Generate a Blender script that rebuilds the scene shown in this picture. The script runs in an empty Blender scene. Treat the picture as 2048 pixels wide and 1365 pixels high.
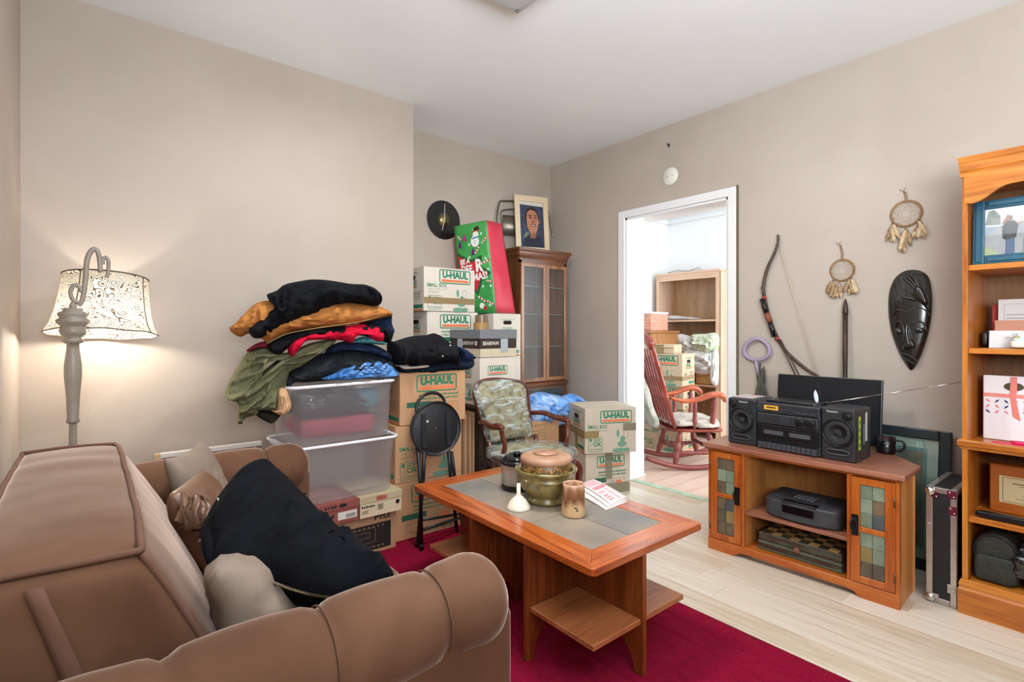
import bpy, bmesh, math, random
from mathutils import Vector, Matrix, noise, Euler
R = math.radians
PI = math.pi
scene = bpy.context.scene
C = scene.collection

# ---------------------------------------------------------------- camera, light, exposure
CAM_H, FPX, HORIZ, YAW = 1.15, 1039.0, 662.0, math.atan(849 / 1039.0)
cd = bpy.data.cameras.new('camera')
cd.sensor_width = 36.0
cd.lens = FPX / 2048 * 36
cd.shift_y = (HORIZ - 682.5) / 2048
cd.clip_start = 0.02
cam = bpy.data.objects.new('camera', cd)
C.objects.link(cam)
cam.location = (0, 0, CAM_H)
cam.rotation_euler = (R(90), 0, -YAW)
scene.camera = cam
scene.view_settings.view_transform = 'Standard'
scene.view_settings.look = 'None'
scene.view_settings.gamma = 1.0
scene.view_settings.exposure = 0.15
scene.view_settings.use_curve_mapping = False
scene.cycles.use_denoising = True
scene.cycles.max_bounces = 8
scene.cycles.diffuse_bounces = 5
scene.cycles.glossy_bounces = 3
scene.cycles.transmission_bounces = 6
scene.cycles.transparent_max_bounces = 12
scene.cycles.caustics_reflective = False
scene.cycles.caustics_refractive = False
scene.cycles.sample_clamp_indirect = 6.0

def lin(c):
    return c / 12.92 if c <= 0.04045 else ((c + 0.055) / 1.055) ** 2.4
def rgb(h):
    return tuple(lin(int(h[i:i + 2], 16) / 255) for i in (0, 2, 4)) + (1.0,)

w = bpy.data.worlds.new('sky')
scene.world = w
w.use_nodes = True
wn = w.node_tree.nodes
wl = w.node_tree.links
bg = wn['Background']
sky = wn.new('ShaderNodeTexSky')
sky.sky_type = 'HOSEK_WILKIE'
sky.turbidity = 4
sky.sun_direction = (-0.5, -0.5, 0.7)
wl.new(sky.outputs[0], bg.inputs[0])
bg.inputs[1].default_value = 0.6

def area(name, loc, aim, sx, sy, power, col):
    d = bpy.data.lights.new(name, 'AREA')
    d.shape = 'RECTANGLE'; d.size = sx; d.size_y = sy; d.energy = power; d.color = col
    o = bpy.data.objects.new(name, d); C.objects.link(o)
    o.location = loc
    v = Vector(aim) - Vector(loc)
    o.rotation_euler = v.to_track_quat('-Z', 'Y').to_euler()
    return o
# daylight: left window, aimed up to brighten the ceiling, and next room's window
area('daylight_left_window', (-0.19, -0.85, 1.50), (0.28, -0.40, 2.70), 1.4, 1.25, 205, (0.86, 0.94, 1.0))
area('daylight_far_room_window', (4.45, -0.10, 1.45), (3.9, 2, 1.35), 1.4, 1.4, 82, (0.84, 0.93, 1.0))
area('far_room_fill_light', (4.4, 1.9, 2.70), (4.4, 1.9, 0), 0.5, 0.5, 8, (1.0, 0.98, 0.96))  # added fill that brightens the next room; no fixture hangs there
area('ceiling_fixture_light', (1.32, 1.61, 2.50), (1.32, 1.61, 0), 0.26, 0.26, 23, (1.0, 0.98, 0.95))

# ---------------------------------------------------------------- where a photo pixel lies on a real plane
SN, CS = math.sin(YAW), math.cos(YAW)
def _ray(x, y):
    l = (x - 1024) / FPX
    return SN + CS * l, CS - SN * l, (HORIZ - y) / FPX
def atY(x, y, v):
    r = _ray(x, y); d = v / r[1]; return Vector((r[0] * d, v, CAM_H + r[2] * d))
def atX(x, y, v):
    r = _ray(x, y); d = v / r[0]; return Vector((v, r[1] * d, CAM_H + r[2] * d))
def atZ(x, y, v):
    r = _ray(x, y); d = (v - CAM_H) / r[2]; return Vector((r[0] * d, r[1] * d, v))

# ---------------------------------------------------------------- materials
MATS = {}
def nodes_of(m):
    m.use_nodes = True
    nt = m.node_tree
    return nt, nt.nodes, nt.links, nt.nodes['Principled BSDF']
def coords(nt, scale=(1, 1, 1), rot=(0, 0, 0), kind='Object'):
    tc = nt.nodes.new('ShaderNodeTexCoord'); mp = nt.nodes.new('ShaderNodeMapping')
    mp.inputs['Scale'].default_value = scale; mp.inputs['Rotation'].default_value = rot
    nt.links.new(tc.outputs[kind], mp.inputs[0])
    return mp.outputs[0]
def noise_node(nt, vec, scale, detail=4, rough=0.6, dist=0.0):
    n = nt.nodes.new('ShaderNodeTexNoise')
    n.inputs['Scale'].default_value = scale; n.inputs['Detail'].default_value = detail
    n.inputs['Roughness'].default_value = rough; n.inputs['Distortion'].default_value = dist
    nt.links.new(vec, n.inputs['Vector'])
    return n.outputs[0]
def ramp(nt, fac, stops):
    r = nt.nodes.new('ShaderNodeValToRGB')
    e = r.color_ramp.elements
    while len(e) < len(stops): e.new(0.5)
    for i, (p, c) in enumerate(stops):
        e[i].position = p; e[i].color = rgb(c) if isinstance(c, str) else c
    nt.links.new(fac, r.inputs[0])
    return r.outputs[0]
def bump(nt, h, bsdf, strength, dist=0.01):
    b = nt.nodes.new('ShaderNodeBump'); b.inputs['Strength'].default_value = strength; b.inputs['Distance'].default_value = dist
    nt.links.new(h, b.inputs['Height']); nt.links.new(b.outputs[0], bsdf.inputs['Normal'])
    return b
def mat(name, col, rough=0.6, col2=None, ns=6.0, bs=0.0, bscale=None, metal=0.0, spec=0.5, sheen=0.0, coat=0.0, scale=(1, 1, 1), lo=0.35, hi=0.65, alpha=1.0, det=4):
    if name in MATS: return MATS[name]
    m = bpy.data.materials.new(name); nt, N, L, b = nodes_of(m)
    b.inputs['Base Color'].default_value = rgb(col)
    b.inputs['Roughness'].default_value = rough; b.inputs['Metallic'].default_value = metal
    b.inputs['Specular IOR Level'].default_value = spec
    if sheen: b.inputs['Sheen Weight'].default_value = sheen; b.inputs['Sheen Roughness'].default_value = 0.4; b.inputs['Sheen Tint'].default_value = rgb(col2 or col)
    if coat: b.inputs['Coat Weight'].default_value = coat; b.inputs['Coat Roughness'].default_value = 0.12
    if alpha < 1: b.inputs['Alpha'].default_value = alpha
    vec = None
    if col2:
        vec = coords(nt, scale)
        L.new(ramp(nt, noise_node(nt, vec, ns, det), [(lo, col), (hi, col2)]), b.inputs['Base Color'])
    if bs:
        vec = vec or coords(nt, scale)
        bump(nt, noise_node(nt, vec, bscale or ns, 3), b, bs)
    MATS[name] = m
    return m
def wood(name, c1, c2, c3=None, axis='z', scale=1.0, rough=0.38, ring=9.0, coat=0.15, bs=0.08):
    if name in MATS: return MATS[name]
    m = bpy.data.materials.new(name); nt, N, L, b = nodes_of(m)
    s = {'x': (0.07, 1, 1), 'y': (1, 0.07, 1), 'z': (1, 1, 0.07)}[axis]
    s = tuple(v * scale for v in s)
    vec = coords(nt, s)
    n1 = noise_node(nt, vec, 7, 5, 0.55, 0.4)
    mul = N.new('ShaderNodeMath'); mul.operation = 'MULTIPLY'; mul.inputs[1].default_value = ring
    L.new(n1, mul.inputs[0])
    fr = N.new('ShaderNodeMath'); fr.operation = 'PINGPONG'; fr.inputs[1].default_value = 0.5
    L.new(mul.outputs[0], fr.inputs[0])
    fine = noise_node(nt, vec, 90, 3, 0.7)
    mx = N.new('ShaderNodeMath'); mx.operation = 'MULTIPLY_ADD'; mx.inputs[1].default_value = 0.7
    L.new(fr.outputs[0], mx.inputs[0])
    f2 = N.new('ShaderNodeMath'); f2.operation = 'MULTIPLY'; f2.inputs[1].default_value = 0.75
    L.new(fine, f2.inputs[0]); L.new(f2.outputs[0], mx.inputs[2])
    L.new(ramp(nt, mx.outputs[0], [(0.22, c1), (0.5, c2), (0.85, c3 or c2)]), b.inputs['Base Color'])
    b.inputs['Roughness'].default_value = rough
    b.inputs['Coat Weight'].default_value = coat; b.inputs['Coat Roughness'].default_value = 0.2
    bump(nt, fine, b, bs, 0.004)
    MATS[name] = m
    return m
def glass(name, col='FFFFFF', alpha=0.25, rough=0.1, spec=0.6):
    if name in MATS: return MATS[name]
    m = bpy.data.materials.new(name); nt, N, L, b = nodes_of(m)
    b.inputs['Base Color'].default_value = rgb(col); b.inputs['Roughness'].default_value = rough
    b.inputs['Specular IOR Level'].default_value = spec; b.inputs['Alpha'].default_value = alpha
    # clear where seen face on, mirror-like where seen at a slant
    lw = N.new('ShaderNodeLayerWeight'); pw_n = N.new('ShaderNodeMath'); pw_n.operation = 'POWER'; pw_n.inputs[1].default_value = 4.0
    L.new(lw.outputs['Facing'], pw_n.inputs[0])
    mm = N.new('ShaderNodeMath'); mm.operation = 'MULTIPLY_ADD'; mm.use_clamp = True; mm.inputs[1].default_value = 0.8; mm.inputs[2].default_value = alpha
    L.new(pw_n.outputs[0], mm.inputs[0])
    if col == 'FFFFFF':
        tr = N.new('ShaderNodeBsdfTransparent'); gl = N.new('ShaderNodeBsdfGlossy'); gl.inputs['Roughness'].default_value = rough
        mx = N.new('ShaderNodeMixShader'); L.new(mm.outputs[0], mx.inputs[0]); L.new(tr.outputs[0], mx.inputs[1]); L.new(gl.outputs[0], mx.inputs[2])
        L.new(mx.outputs[0], N['Material Output'].inputs[0])
    else: L.new(mm.outputs[0], b.inputs['Alpha'])
    MATS[name] = m
    return m
def emit(name, col, s):
    if name in MATS: return MATS[name]
    m = bpy.data.materials.new(name); nt, N, L, b = nodes_of(m)
    b.inputs['Base Color'].default_value = rgb(col)
    b.inputs['Emission Color'].default_value = rgb(col); b.inputs['Emission Strength'].default_value = s
    MATS[name] = m
    return m

# ---------------------------------------------------------------- mesh builder
def catmull(pts, k=6, closed=False):
    P = [Vector(p) for p in pts]; n = len(P); out = []
    rng = range(n if closed else n - 1)
    for i in rng:
        a = P[(i - 1) % n] if (closed or i > 0) else P[0]
        b = P[i]; c = P[(i + 1) % n]
        d = P[(i + 2) % n] if (closed or i + 2 < n) else P[-1]
        for j in range(k):
            t = j / k
            out.append(0.5 * ((2 * b) + (c - a) * t + (2 * a - 5 * b + 4 * c - d) * t * t + (3 * b - a - 3 * c + d) * t ** 3))
    if not closed: out.append(P[-1].copy())
    return out
def lerp(a, b, t): return a + (b - a) * t
TEXT = {}
def text_geo(s, bold=0.0, shear=0.0, space=1.0):
    key = (s, bold, shear, space)
    if key in TEXT: return TEXT[key]
    cu = bpy.data.curves.new('t', 'FONT'); cu.body = s; cu.size = 1.0; cu.offset = bold; cu.shear = shear
    cu.space_character = space; cu.resolution_u = 2; cu.align_x = 'CENTER'; cu.align_y = 'CENTER'
    o = bpy.data.objects.new('t', cu); C.objects.link(o)
    dg = bpy.context.evaluated_depsgraph_get()
    me = o.evaluated_get(dg).to_mesh()
    vs = [v.co.copy() for v in me.vertices]; fs = [tuple(p.vertices) for p in me.polygons]
    xs = [v.x for v in vs] or [0, 1]; ys = [v.y for v in vs] or [0, 1]
    bb = (min(xs), max(xs), min(ys), max(ys))
    o.evaluated_get(dg).to_mesh_clear()
    bpy.data.objects.remove(o); bpy.data.curves.remove(cu)
    TEXT[key] = (vs, fs, bb)
    return TEXT[key]

class M:
    def __init__(s): s.v = []; s.f = []; s.m = []; s.s = []
    def add(s, vs, fs, m=0, T=None, smooth=False):
        b = len(s.v)
        for p in vs:
            p = Vector(p); s.v.append(T @ p if T else p)
        for f in fs:
            s.f.append(tuple(i + b for i in f)); s.m.append(m); s.s.append(smooth)
        return s
    def box(s, x0, x1, y0, y1, z0, z1, m=0, T=None):
        return s.add([(x0, y0, z0), (x1, y0, z0), (x1, y1, z0), (x0, y1, z0), (x0, y0, z1), (x1, y0, z1), (x1, y1, z1), (x0, y1, z1)],
                     [(3, 2, 1, 0), (4, 5, 6, 7), (0, 1, 5, 4), (1, 2, 6, 5), (2, 3, 7, 6), (3, 0, 4, 7)], m, T)
    def hexa(s, c, m=0, T=None):
        return s.add(c, [(3, 2, 1, 0), (4, 5, 6, 7), (0, 1, 5, 4), (1, 2, 6, 5), (2, 3, 7, 6), (3, 0, 4, 7)], m, T)
    def tube(s, pts, r, n=8, closed=False, m=0, T=None, smooth=True, cs=0, sx=1.0, up=None):
        P = catmull(pts, cs, closed) if cs else [Vector(p) for p in pts]
        K = len(P)
        if isinstance(r, (int, float)): rr = [r] * K
        else:
            rr = [lerp(r[int(i * (len(r) - 1) / max(1, K - 1))], r[min(len(r) - 1, int(i * (len(r) - 1) / max(1, K - 1)) + 1)],
                       (i * (len(r) - 1) / max(1, K - 1)) % 1) for i in range(K)]
        vs = []; prev = None
        for i in range(K):
            a = P[(i - 1) % K] if (closed or i) else P[0]; b = P[(i + 1) % K] if (closed or i < K - 1) else P[-1]
            t = (b - a)
            t = t.normalized() if t.length > 1e-9 else Vector((0, 0, 1))
            if prev is None:
                u = Vector(up) if up else (Vector((0, 0, 1)) if abs(t.z) < 0.9 else Vector((1, 0, 0)))
            else: u = prev
            u = (u - t * u.dot(t)).normalized(); prev = u; wv = t.cross(u)
            for j in range(n):
                an = 2 * PI * j / n
                vs.append(P[i] + (u * math.cos(an) * sx + wv * math.sin(an)) * rr[i])
        fs = []
        for i in range(K if closed else K - 1):
            i2 = (i + 1) % K
            for j in range(n):
                j2 = (j + 1) % n
                fs.append((i * n + j, i * n + j2, i2 * n + j2, i2 * n + j))
        if not closed:
            fs.append(tuple(range(n))[::-1]); fs.append(tuple(range((K - 1) * n, K * n)))
        return s.add(vs, fs, m, T, smooth)
    def cyl(s, a, b, r, n=16, m=0, T=None, smooth=True): return s.tube([a, b], r, n, m=m, T=T, smooth=smooth)
    def lathe(s, prof, n=24, m=0, T=None, smooth=True, open_=False):
        vs = []; fs = []
        for r, z in prof:
            for j in range(n):
                a = 2 * PI * j / n; vs.append((r * math.cos(a), r * math.sin(a), z))
        for i in range(len(prof) - 1):
            for j in range(n):
                j2 = (j + 1) % n; fs.append((i * n + j, i * n + j2, (i + 1) * n + j2, (i + 1) * n + j))
        if not open_:
            if prof[0][0] > 1e-6: fs.append(tuple(range(n))[::-1])
            if prof[-1][0] > 1e-6: fs.append(tuple(range((len(prof) - 1) * n, len(prof) * n)))
        return s.add(vs, fs, m, T, smooth)
    def prism(s, poly, t0, t1, plane='xz', m=0, T=None, smooth=False):
        # poly in the plane, extruded along the third axis from t0 to t1
        def P(a, b, t): return {'xy': (a, b, t), 'xz': (a, t, b), 'yz': (t, a, b)}[plane]
        n = len(poly)
        vs = [P(a, b, t0) for a, b in poly] + [P(a, b, t1) for a, b in poly]
        fs = [tuple(range(n)), tuple(range(n, 2 * n))[::-1]] + [(i, (i + 1) % n, n + (i + 1) % n, n + i) for i in range(n)]
        return s.add(vs, fs, m, T, smooth)
    def text(s, body, size, T, m=0, bold=0.0, shear=0.0, width=None, space=1.0):
        vs, fs, bb = text_geo(body, bold, shear, space)
        k = Matrix.Diagonal((size, size, size, 1))
        if width:
            k = Matrix.Diagonal((width / (bb[1] - bb[0]), size, size, 1))
        return s.add(vs, fs, m, T @ k)
    def soft(s, T, e=6, n=8, amp=0.0, nsc=3.0, seed=0, m=0, fn=None):
        # a rounded, slightly uneven box: cube [-1,1]^3 pulled to a super-ellipsoid, then through T (matrix or function)
        idx = {}; vs = []; fs = []
        def vid(u):
            key = tuple(round(q, 5) for q in u)
            if key not in idx:
                idx[key] = len(vs)
                U = Vector(u)
                nn = (abs(U.x) ** e + abs(U.y) ** e + abs(U.z) ** e) ** (1 / e)
                p = U / nn
                if fn: p = fn(p)
                vs.append(p)
            return idx[key]
        rng = [-1 + 2 * i / n for i in range(n + 1)]
        for ax in range(3):
            for sg in (-1, 1):
                for i in range(n):
                    for j in range(n):
                        q = []
                        for a, b in ((i, j), (i + 1, j), (i + 1, j + 1), (i, j + 1)):
                            u = [0, 0, 0]; u[ax] = sg; u[(ax + 1) % 3] = rng[a]; u[(ax + 2) % 3] = rng[b]
                            q.append(vid(u))
                        fs.append(tuple(q) if sg > 0 else tuple(q[::-1]))
        out = []
        for p in vs:
            q = T(p) if callable(T) else T @ p
            if amp:
                d = (q - (T(Vector((0, 0, 0))) if callable(T) else T @ Vector((0, 0, 0)))).normalized()
                q = q + d * amp * noise.fractal(q * nsc + Vector((seed * 7.3, seed * 3.1, 0)), 0.8, 2.0, 4)
            out.append(q)
        return s.add(out, fs, m, None, True)
    def sheet(s, grid, m=0, thick=0.0, smooth=True, closed=False):
        # grid: rows of points -> surface, with a back face when thick
        nr = len(grid); nc = len(grid[0]); vs = [p for r in grid for p in r]; fs = []
        for i in range(nr - 1):
            for j in range(nc - 1): fs.append((i * nc + j, i * nc + j + 1, (i + 1) * nc + j + 1, (i + 1) * nc + j))
        if thick:
            norms = [Vector((0, 0, 0)) for _ in vs]
            for f in fs:
                a, b, c = Vector(vs[f[0]]), Vector(vs[f[1]]), Vector(vs[f[2]])
                nn = (b - a).cross(c - a)
                for i in f: norms[i] += nn
            k = len(vs)
            vs = vs + [Vector(v) - (nn.normalized() if nn.length > 0 else nn) * thick for v, nn in zip(vs, norms)]
            back = [tuple(k + i for i in f[::-1]) for f in fs]
            rim = [i for i in range(nc)] + [r * nc + nc - 1 for r in range(1, nr)] + [(nr - 1) * nc + j for j in range(nc - 2, -1, -1)] + [r * nc for r in range(nr - 2, 0, -1)]
            side = [(rim[i], k + rim[i], k + rim[(i + 1) % len(rim)], rim[(i + 1) % len(rim)]) for i in range(len(rim))]
            fs = fs + back + side
        return s.add(vs, fs, m, None, smooth)
    def build(s, name, mats, parent=None, bevel=0.0, seg=1, T=None, label=None, sub=0, fixn=True):
        me = bpy.data.meshes.new(name)
        me.from_pydata([tuple(v) for v in s.v], [], s.f)
        if not isinstance(mats, (list, tuple)): mats = [mats]
        for mt in mats: me.materials.append(mt)
        me.polygons.foreach_set('material_index', s.m)
        me.polygons.foreach_set('use_smooth', s.s)
        if bevel or fixn:
            bm = bmesh.new(); bm.from_mesh(me)
            if fixn: bmesh.ops.recalc_face_normals(bm, faces=bm.faces)
            if bevel:
                es = [e for e in bm.edges if len(e.link_faces) == 2 and e.calc_face_angle(0) > 0.6]
                bmesh.ops.bevel(bm, geom=es, offset=bevel, segments=seg, affect='EDGES', profile=0.5, clamp_overlap=True)
            bm.to_mesh(me); bm.free()
        me.update()
        o = bpy.data.objects.new(name, me); C.objects.link(o)
        if parent is not None: o.parent = parent
        if T is not None: o.matrix_local = T
        if sub:
            md = o.modifiers.new('smooth', 'SUBSURF'); md.levels = sub; md.render_levels = sub
        if label: o['label'] = label
        return o

def thing(name, label, cat, loc=(0, 0, 0), rz=0.0, group=None):
    o = bpy.data.objects.new(name, None); C.objects.link(o)
    o.location = loc; o.rotation_euler = (0, 0, rz); o.empty_display_size = 0.05
    o['label'] = label; o['category'] = cat
    if group: o['group'] = group
    return o
def tag(o, label, cat, group=None, kind=None):
    o['label'] = label; o['category'] = cat
    if group: o['group'] = group
    if kind: o['kind'] = kind
    return o
def recenter(o, p=None):
    # put a single-mesh thing's origin at its base
    me = o.data; n = len(me.vertices)
    xs = [v.co for v in me.vertices]
    p = Vector(p) if p else Vector(((min(v.x for v in xs) + max(v.x for v in xs)) / 2, (min(v.y for v in xs) + max(v.y for v in xs)) / 2, min(v.z for v in xs)))
    me.transform(Matrix.Translation(-p)); o.location = p
    return o
def solo(mb, name, mats, label, cat, group=None, **k):
    return tag(recenter(mb.build(name, mats, **k)), label, cat, group)
def attach(ch, par):
    ch.parent = par; ch.location = ch.location - par.location
    for k in ('label', 'category', 'group'):
        if k in ch: del ch[k]
    return ch
def struct(mb, name, mats, parent=None, label=None, **k):
    o = mb.build(name, mats, parent, **k)
    if parent is None: o['kind'] = 'structure'
    if label: o['label'] = label
    return o
def basis(o, x, y, z=None):
    # matrix whose columns are the given axes at point o
    x = Vector(x).normalized(); y = Vector(y); y = (y - x * y.dot(x)).normalized()
    z = x.cross(y)
    return Matrix(((x.x, y.x, z.x, o[0]), (x.y, y.y, z.y, o[1]), (x.z, y.z, z.z, o[2]), (0, 0, 0, 1)))
def trans(x=0, y=0, z=0, rx=0, ry=0, rz=0, s=(1, 1, 1)):
    return Matrix.Translation((x, y, z)) @ Euler((rx, ry, rz)).to_matrix().to_4x4() @ Matrix.Diagonal((s[0], s[1], s[2], 1))

def blob(mb, outline, spine, thick, place, rings=9, wr=0.01, wsc=(14, 14), ang=0.0, seed=0, cs=3, m=0, back=0.4, power=0.55, edge=0.0):
    """A heap of cloth or the like: an outline drawn in a plane, filled towards a spine line and swelling out of the plane.
    place(u, v, h) gives the point of the real place that lies at (u, v) of the plane and h in front of it."""
    O = [Vector((p[0], p[1], 0)) for p in outline]
    O = catmull(O, cs, True) if cs > 1 else O
    S = [Vector((p[0], p[1], 0)) for p in spine]
    def near(p):
        best = None
        if len(S) == 1: return S[0]
        for a, b in zip(S[:-1], S[1:]):
            d = b - a; t = max(0, min(1, (p - a).dot(d) / max(d.dot(d), 1e-9))); q = a + d * t
            if best is None or (q - p).length < (best - p).length: best = q
        return best
    n = len(O); ca, sa = math.cos(ang), math.sin(ang)
    cen = [near(p) for p in O]
    def wrinkle(p, sd):
        x = p.x * ca + p.y * sa; y = -p.x * sa + p.y * ca
        x += 14 * noise.noise(Vector((x * 0.012, y * 0.012, sd)))
        a = noise.noise(Vector((x * wsc[0], y * wsc[1], sd * 5.7)))
        b = noise.noise(Vector((x * wsc[0] * 2.1 + 9, y * wsc[1] * 2.1, sd * 2.9)))
        return 1.3 * max(0, 1 - abs(a) * 3.0) ** 1.6 + 0.55 * max(0, 1 - abs(b) * 3.2) ** 1.5 - 0.5
    for side in (1, -1):
        vs = []; fs = []
        for k in range(rings + 1):
            t = k / rings
            t2 = 1 - (1 - t) ** 1.3
            for i in range(n):
                p = O[i] * (1 - t2) + cen[i] * t2
                h = (1 - (1 - t2) ** 2) ** power
                if side > 0:
                    hh = thick * h + wr * wrinkle(p, seed) * min(1, h ** 2.2 * 1.3 + edge * 0.6)
                else: hh = -thick * back * h + (wr * edge * wrinkle(p, seed) if k == 0 else 0)
                vs.append(place(p.x, p.y, hh))
        for k in range(rings):
            for i in range(n):
                j = (i + 1) % n
                fs.append((k * n + i, k * n + j, (k + 1) * n + j, (k + 1) * n + i) if side > 0 else (k * n + j, k * n + i, (k + 1) * n + i, (k + 1) * n + j))
        mb.add(vs, fs, m, None, True)
    return mb
# ================================================================ THE ROOM
XR, YB, YA, XL, HC = 3.224, 3.02, 3.40, -0.22, 2.625      # right wall, chimney-side wall, alcove wall, left wall, ceiling
XB = 1.64                                                 # where the deeper alcove begins
D0, D1, DH, XR2 = 1.72, 2.555, 2.02, 3.42                 # doorway, its head, far side of the wall
FX, FY0, FY1 = 5.40, -0.20, 3.65                          # next room
def paint(name, c1, c2, bs=0.10):
    m = bpy.data.materials.new(name); nt, N, L, b = nodes_of(m)
    v = coords(nt)
    L.new(ramp(nt, noise_node(nt, v, 1.7, 3), [(0.35, c1), (0.65, c2)]), b.inputs['Base Color'])
    b.inputs['Roughness'].default_value = 0.42; b.inputs['Specular IOR Level'].default_value = 0.35
    n1 = noise_node(nt, v, 55, 4, 0.6)
    bump(nt, n1, b, bs, 0.006)
    MATS[name] = m
    return m
WALL = paint('beige wall paint', 'B3A79B', 'BAAEA3')
WHITEP = mat('white gloss paint', 'E9EAEA', 0.35, bs=0.05, bscale=30)
CEIL = mat('white ceiling paint', 'F0F5F8', 0.8, 'F3F7F9', 2.0, bs=0.04, bscale=40)
FARW = mat('far room white paint', 'ECEDED', 0.6, bs=0.03, bscale=40)
DARK = mat('dark gap', '15110E', 0.9)

b = M().box(XL - 0.1, FX + 0.1, -1.75, FY1 + 0.1, -0.10, -0.012)
floor = struct(b, 'floor', mat('floor base', 'B9A88E', 0.7))
def plankmat(name, c1, c2, c3, axis):
    return wood(name, c1, c2, c3, axis=axis, scale=1.0, rough=0.42, ring=5, coat=0.2, bs=0.05)
PLK = [plankmat('pale oak laminate ' + 'abc'[i], *c, 'y') for i, c in enumerate([('C6B49C', 'DCCFBC', 'E6DCCD'), ('CFC0AA', 'E2D7C6', 'EAE1D4'), ('BCA78C', 'D5C5AF', 'E1D5C3')])]
PLF = [plankmat('rosy laminate ' + 'ab'[i], *c, 'x') for i, c in enumerate([('D2AE9A', 'DEC2B0', 'E7D2C4'), ('C8A38D', 'D9BAA6', 'E4CCBC')])]
rnd = random.Random(5)
pm = {}
def plank(w, l, mt, x, y, rot):
    key = (round(w, 3), round(l, 3), mt.name)
    if key not in pm:
        o = M().box(0, w - 0.0012, 0, l - 0.0012, -0.012, 0.0).build('plank', mt, floor, bevel=0.0006)
        pm[key] = o
    else:
        o = pm[key].copy(); C.objects.link(o)
    o.location = (x, y, 0)
    return o
pw, pl_ = 0.128, 1.28
col = 0
x = 0.42
while x < XR - 0.01:
    w_ = min(pw, XR + 0.10 - x)
    y = -1.2 - rnd.random() * 0.9
    while y < YA:
        y1 = y + pl_
        if y1 > (-0.6 if x > 1.7 else 1.9):
            plank(w_, min(pl_, YA + 0.02 - y) if YA + 0.02 - y > 0.02 else 0.02, rnd.choice(PLK), x, y, 0)
        y = y1
    x += pw
# next room, boards laid across
y = 1.0
while y < FY1:
    xx = XR2 - 0.17 - rnd.random() * 0.02
    ends = [XR2 - 0.135, XR2 + 0.5 + rnd.random() * 0.5, XR2 + 1.5 + rnd.random() * 0.3, FX]
    for a, c_ in zip(ends[:-1], ends[1:]):
        if y + 0.15 <= D0 or y >= D1: a = max(a, XR2)
        if c_ - a > 0.05:
            o = M().box(0, c_ - a - 0.0012, 0, 0.149, -0.012, 0.0).build('plank', rnd.choice(PLF), floor, bevel=0.0006)
            o.location = (a, y, 0)
    y += 0.15
# threshold strip, pale green paint worn at its edge
o = M().box(XR - 0.002, XR + 0.06, D0, D1, -0.010, 0.004).build('threshold_strip', mat('pale green paint', 'BFD6BE', 0.5, '9FB59C', 12, bs=0.1), floor, bevel=0.001, label='pale green threshold strip')

# walls
WY0, WY1, WZ0, WZ1 = -1.55, -0.15, 0.85, 2.15         # window in the left wall, behind the camera
b = M().box(XL - 0.1, XL, -1.75, WY0, 0, HC).box(XL - 0.1, XL, WY1, YB, 0, HC).box(XL - 0.1, XL, WY0, WY1, 0, WZ0).box(XL - 0.1, XL, WY0, WY1, WZ1, HC)
struct(b, 'wall_left', WALL)
b = M().box(XL - 0.1, XB, YB, YA, 0, HC).box(XB - 0.001, XR, YA, YA + 0.1, 0, HC)
struct(b, 'wall_back', WALL)
b = M()
b.box(XR, XR2, -1.75, D0, 0, HC).box(XR, XR2, D1, YA + 0.1, 0, HC).box(XR, XR2, D0, D1, DH, HC)
struct(b, 'wall_right', WALL)
b = M().box(XL - 0.1, XR, -1.75, -1.65, 0, HC)
struct(b, 'wall_front', WALL)
b = M().box(XL - 0.1, XR2, -1.75, YA + 0.1, HC, HC + 0.1)
struct(b, 'ceiling', CEIL)
b = M()
for y0, y1, z0, z1 in ((WY0, WY0 + .05, WZ0, WZ1), (WY1 - .05, WY1, WZ0, WZ1), (WY0, WY1, WZ0, WZ0 + .05), (WY0, WY1, WZ1 - .05, WZ1), (WY0, WY1, 1.48, 1.53)):
    b.box(XL - 0.07, XL - 0.03, y0, y1, z0, z1)
wf = struct(b, 'window_1', WHITEP, bevel=0.003)

# next room shell
b = M().box(FX, FX + 0.1, FY0, FY1 + 0.1, 0, 2.9)
struct(b, 'wall_far_room_right', FARW)
b = M().box(XR2, FX, FY1, FY1 + 0.1, 0, 2.9)
struct(b, 'wall_far_room_back', FARW)
b = M().box(XR2, 3.72, FY0 - .1, FY0, 0, 2.9).box(5.18, FX + .1, FY0 - .1, FY0, 0, 2.9).box(3.72, 5.18, FY0 - .1, FY0, 0, 0.72).box(3.72, 5.18, FY0 - .1, FY0, 2.2, 2.9)
struct(b, 'wall_far_room_front', FARW)
b = M().box(XR2 - 0.004, XR2 + 0.004, FY0, D0, 0, 2.9).box(XR2 - 0.004, XR2 + 0.004, D1, FY1, 0, 2.9).box(XR2 - 0.004, XR2 + 0.004, D0, D1, DH + 0.02, 2.9)
struct(b, 'wall_far_room_left', FARW)
b = M().box(XR2, FX + .1, FY0 - .1, FY1 + .1, 2.80, 2.9)
struct(b, 'ceiling_far_room', FARW)
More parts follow.
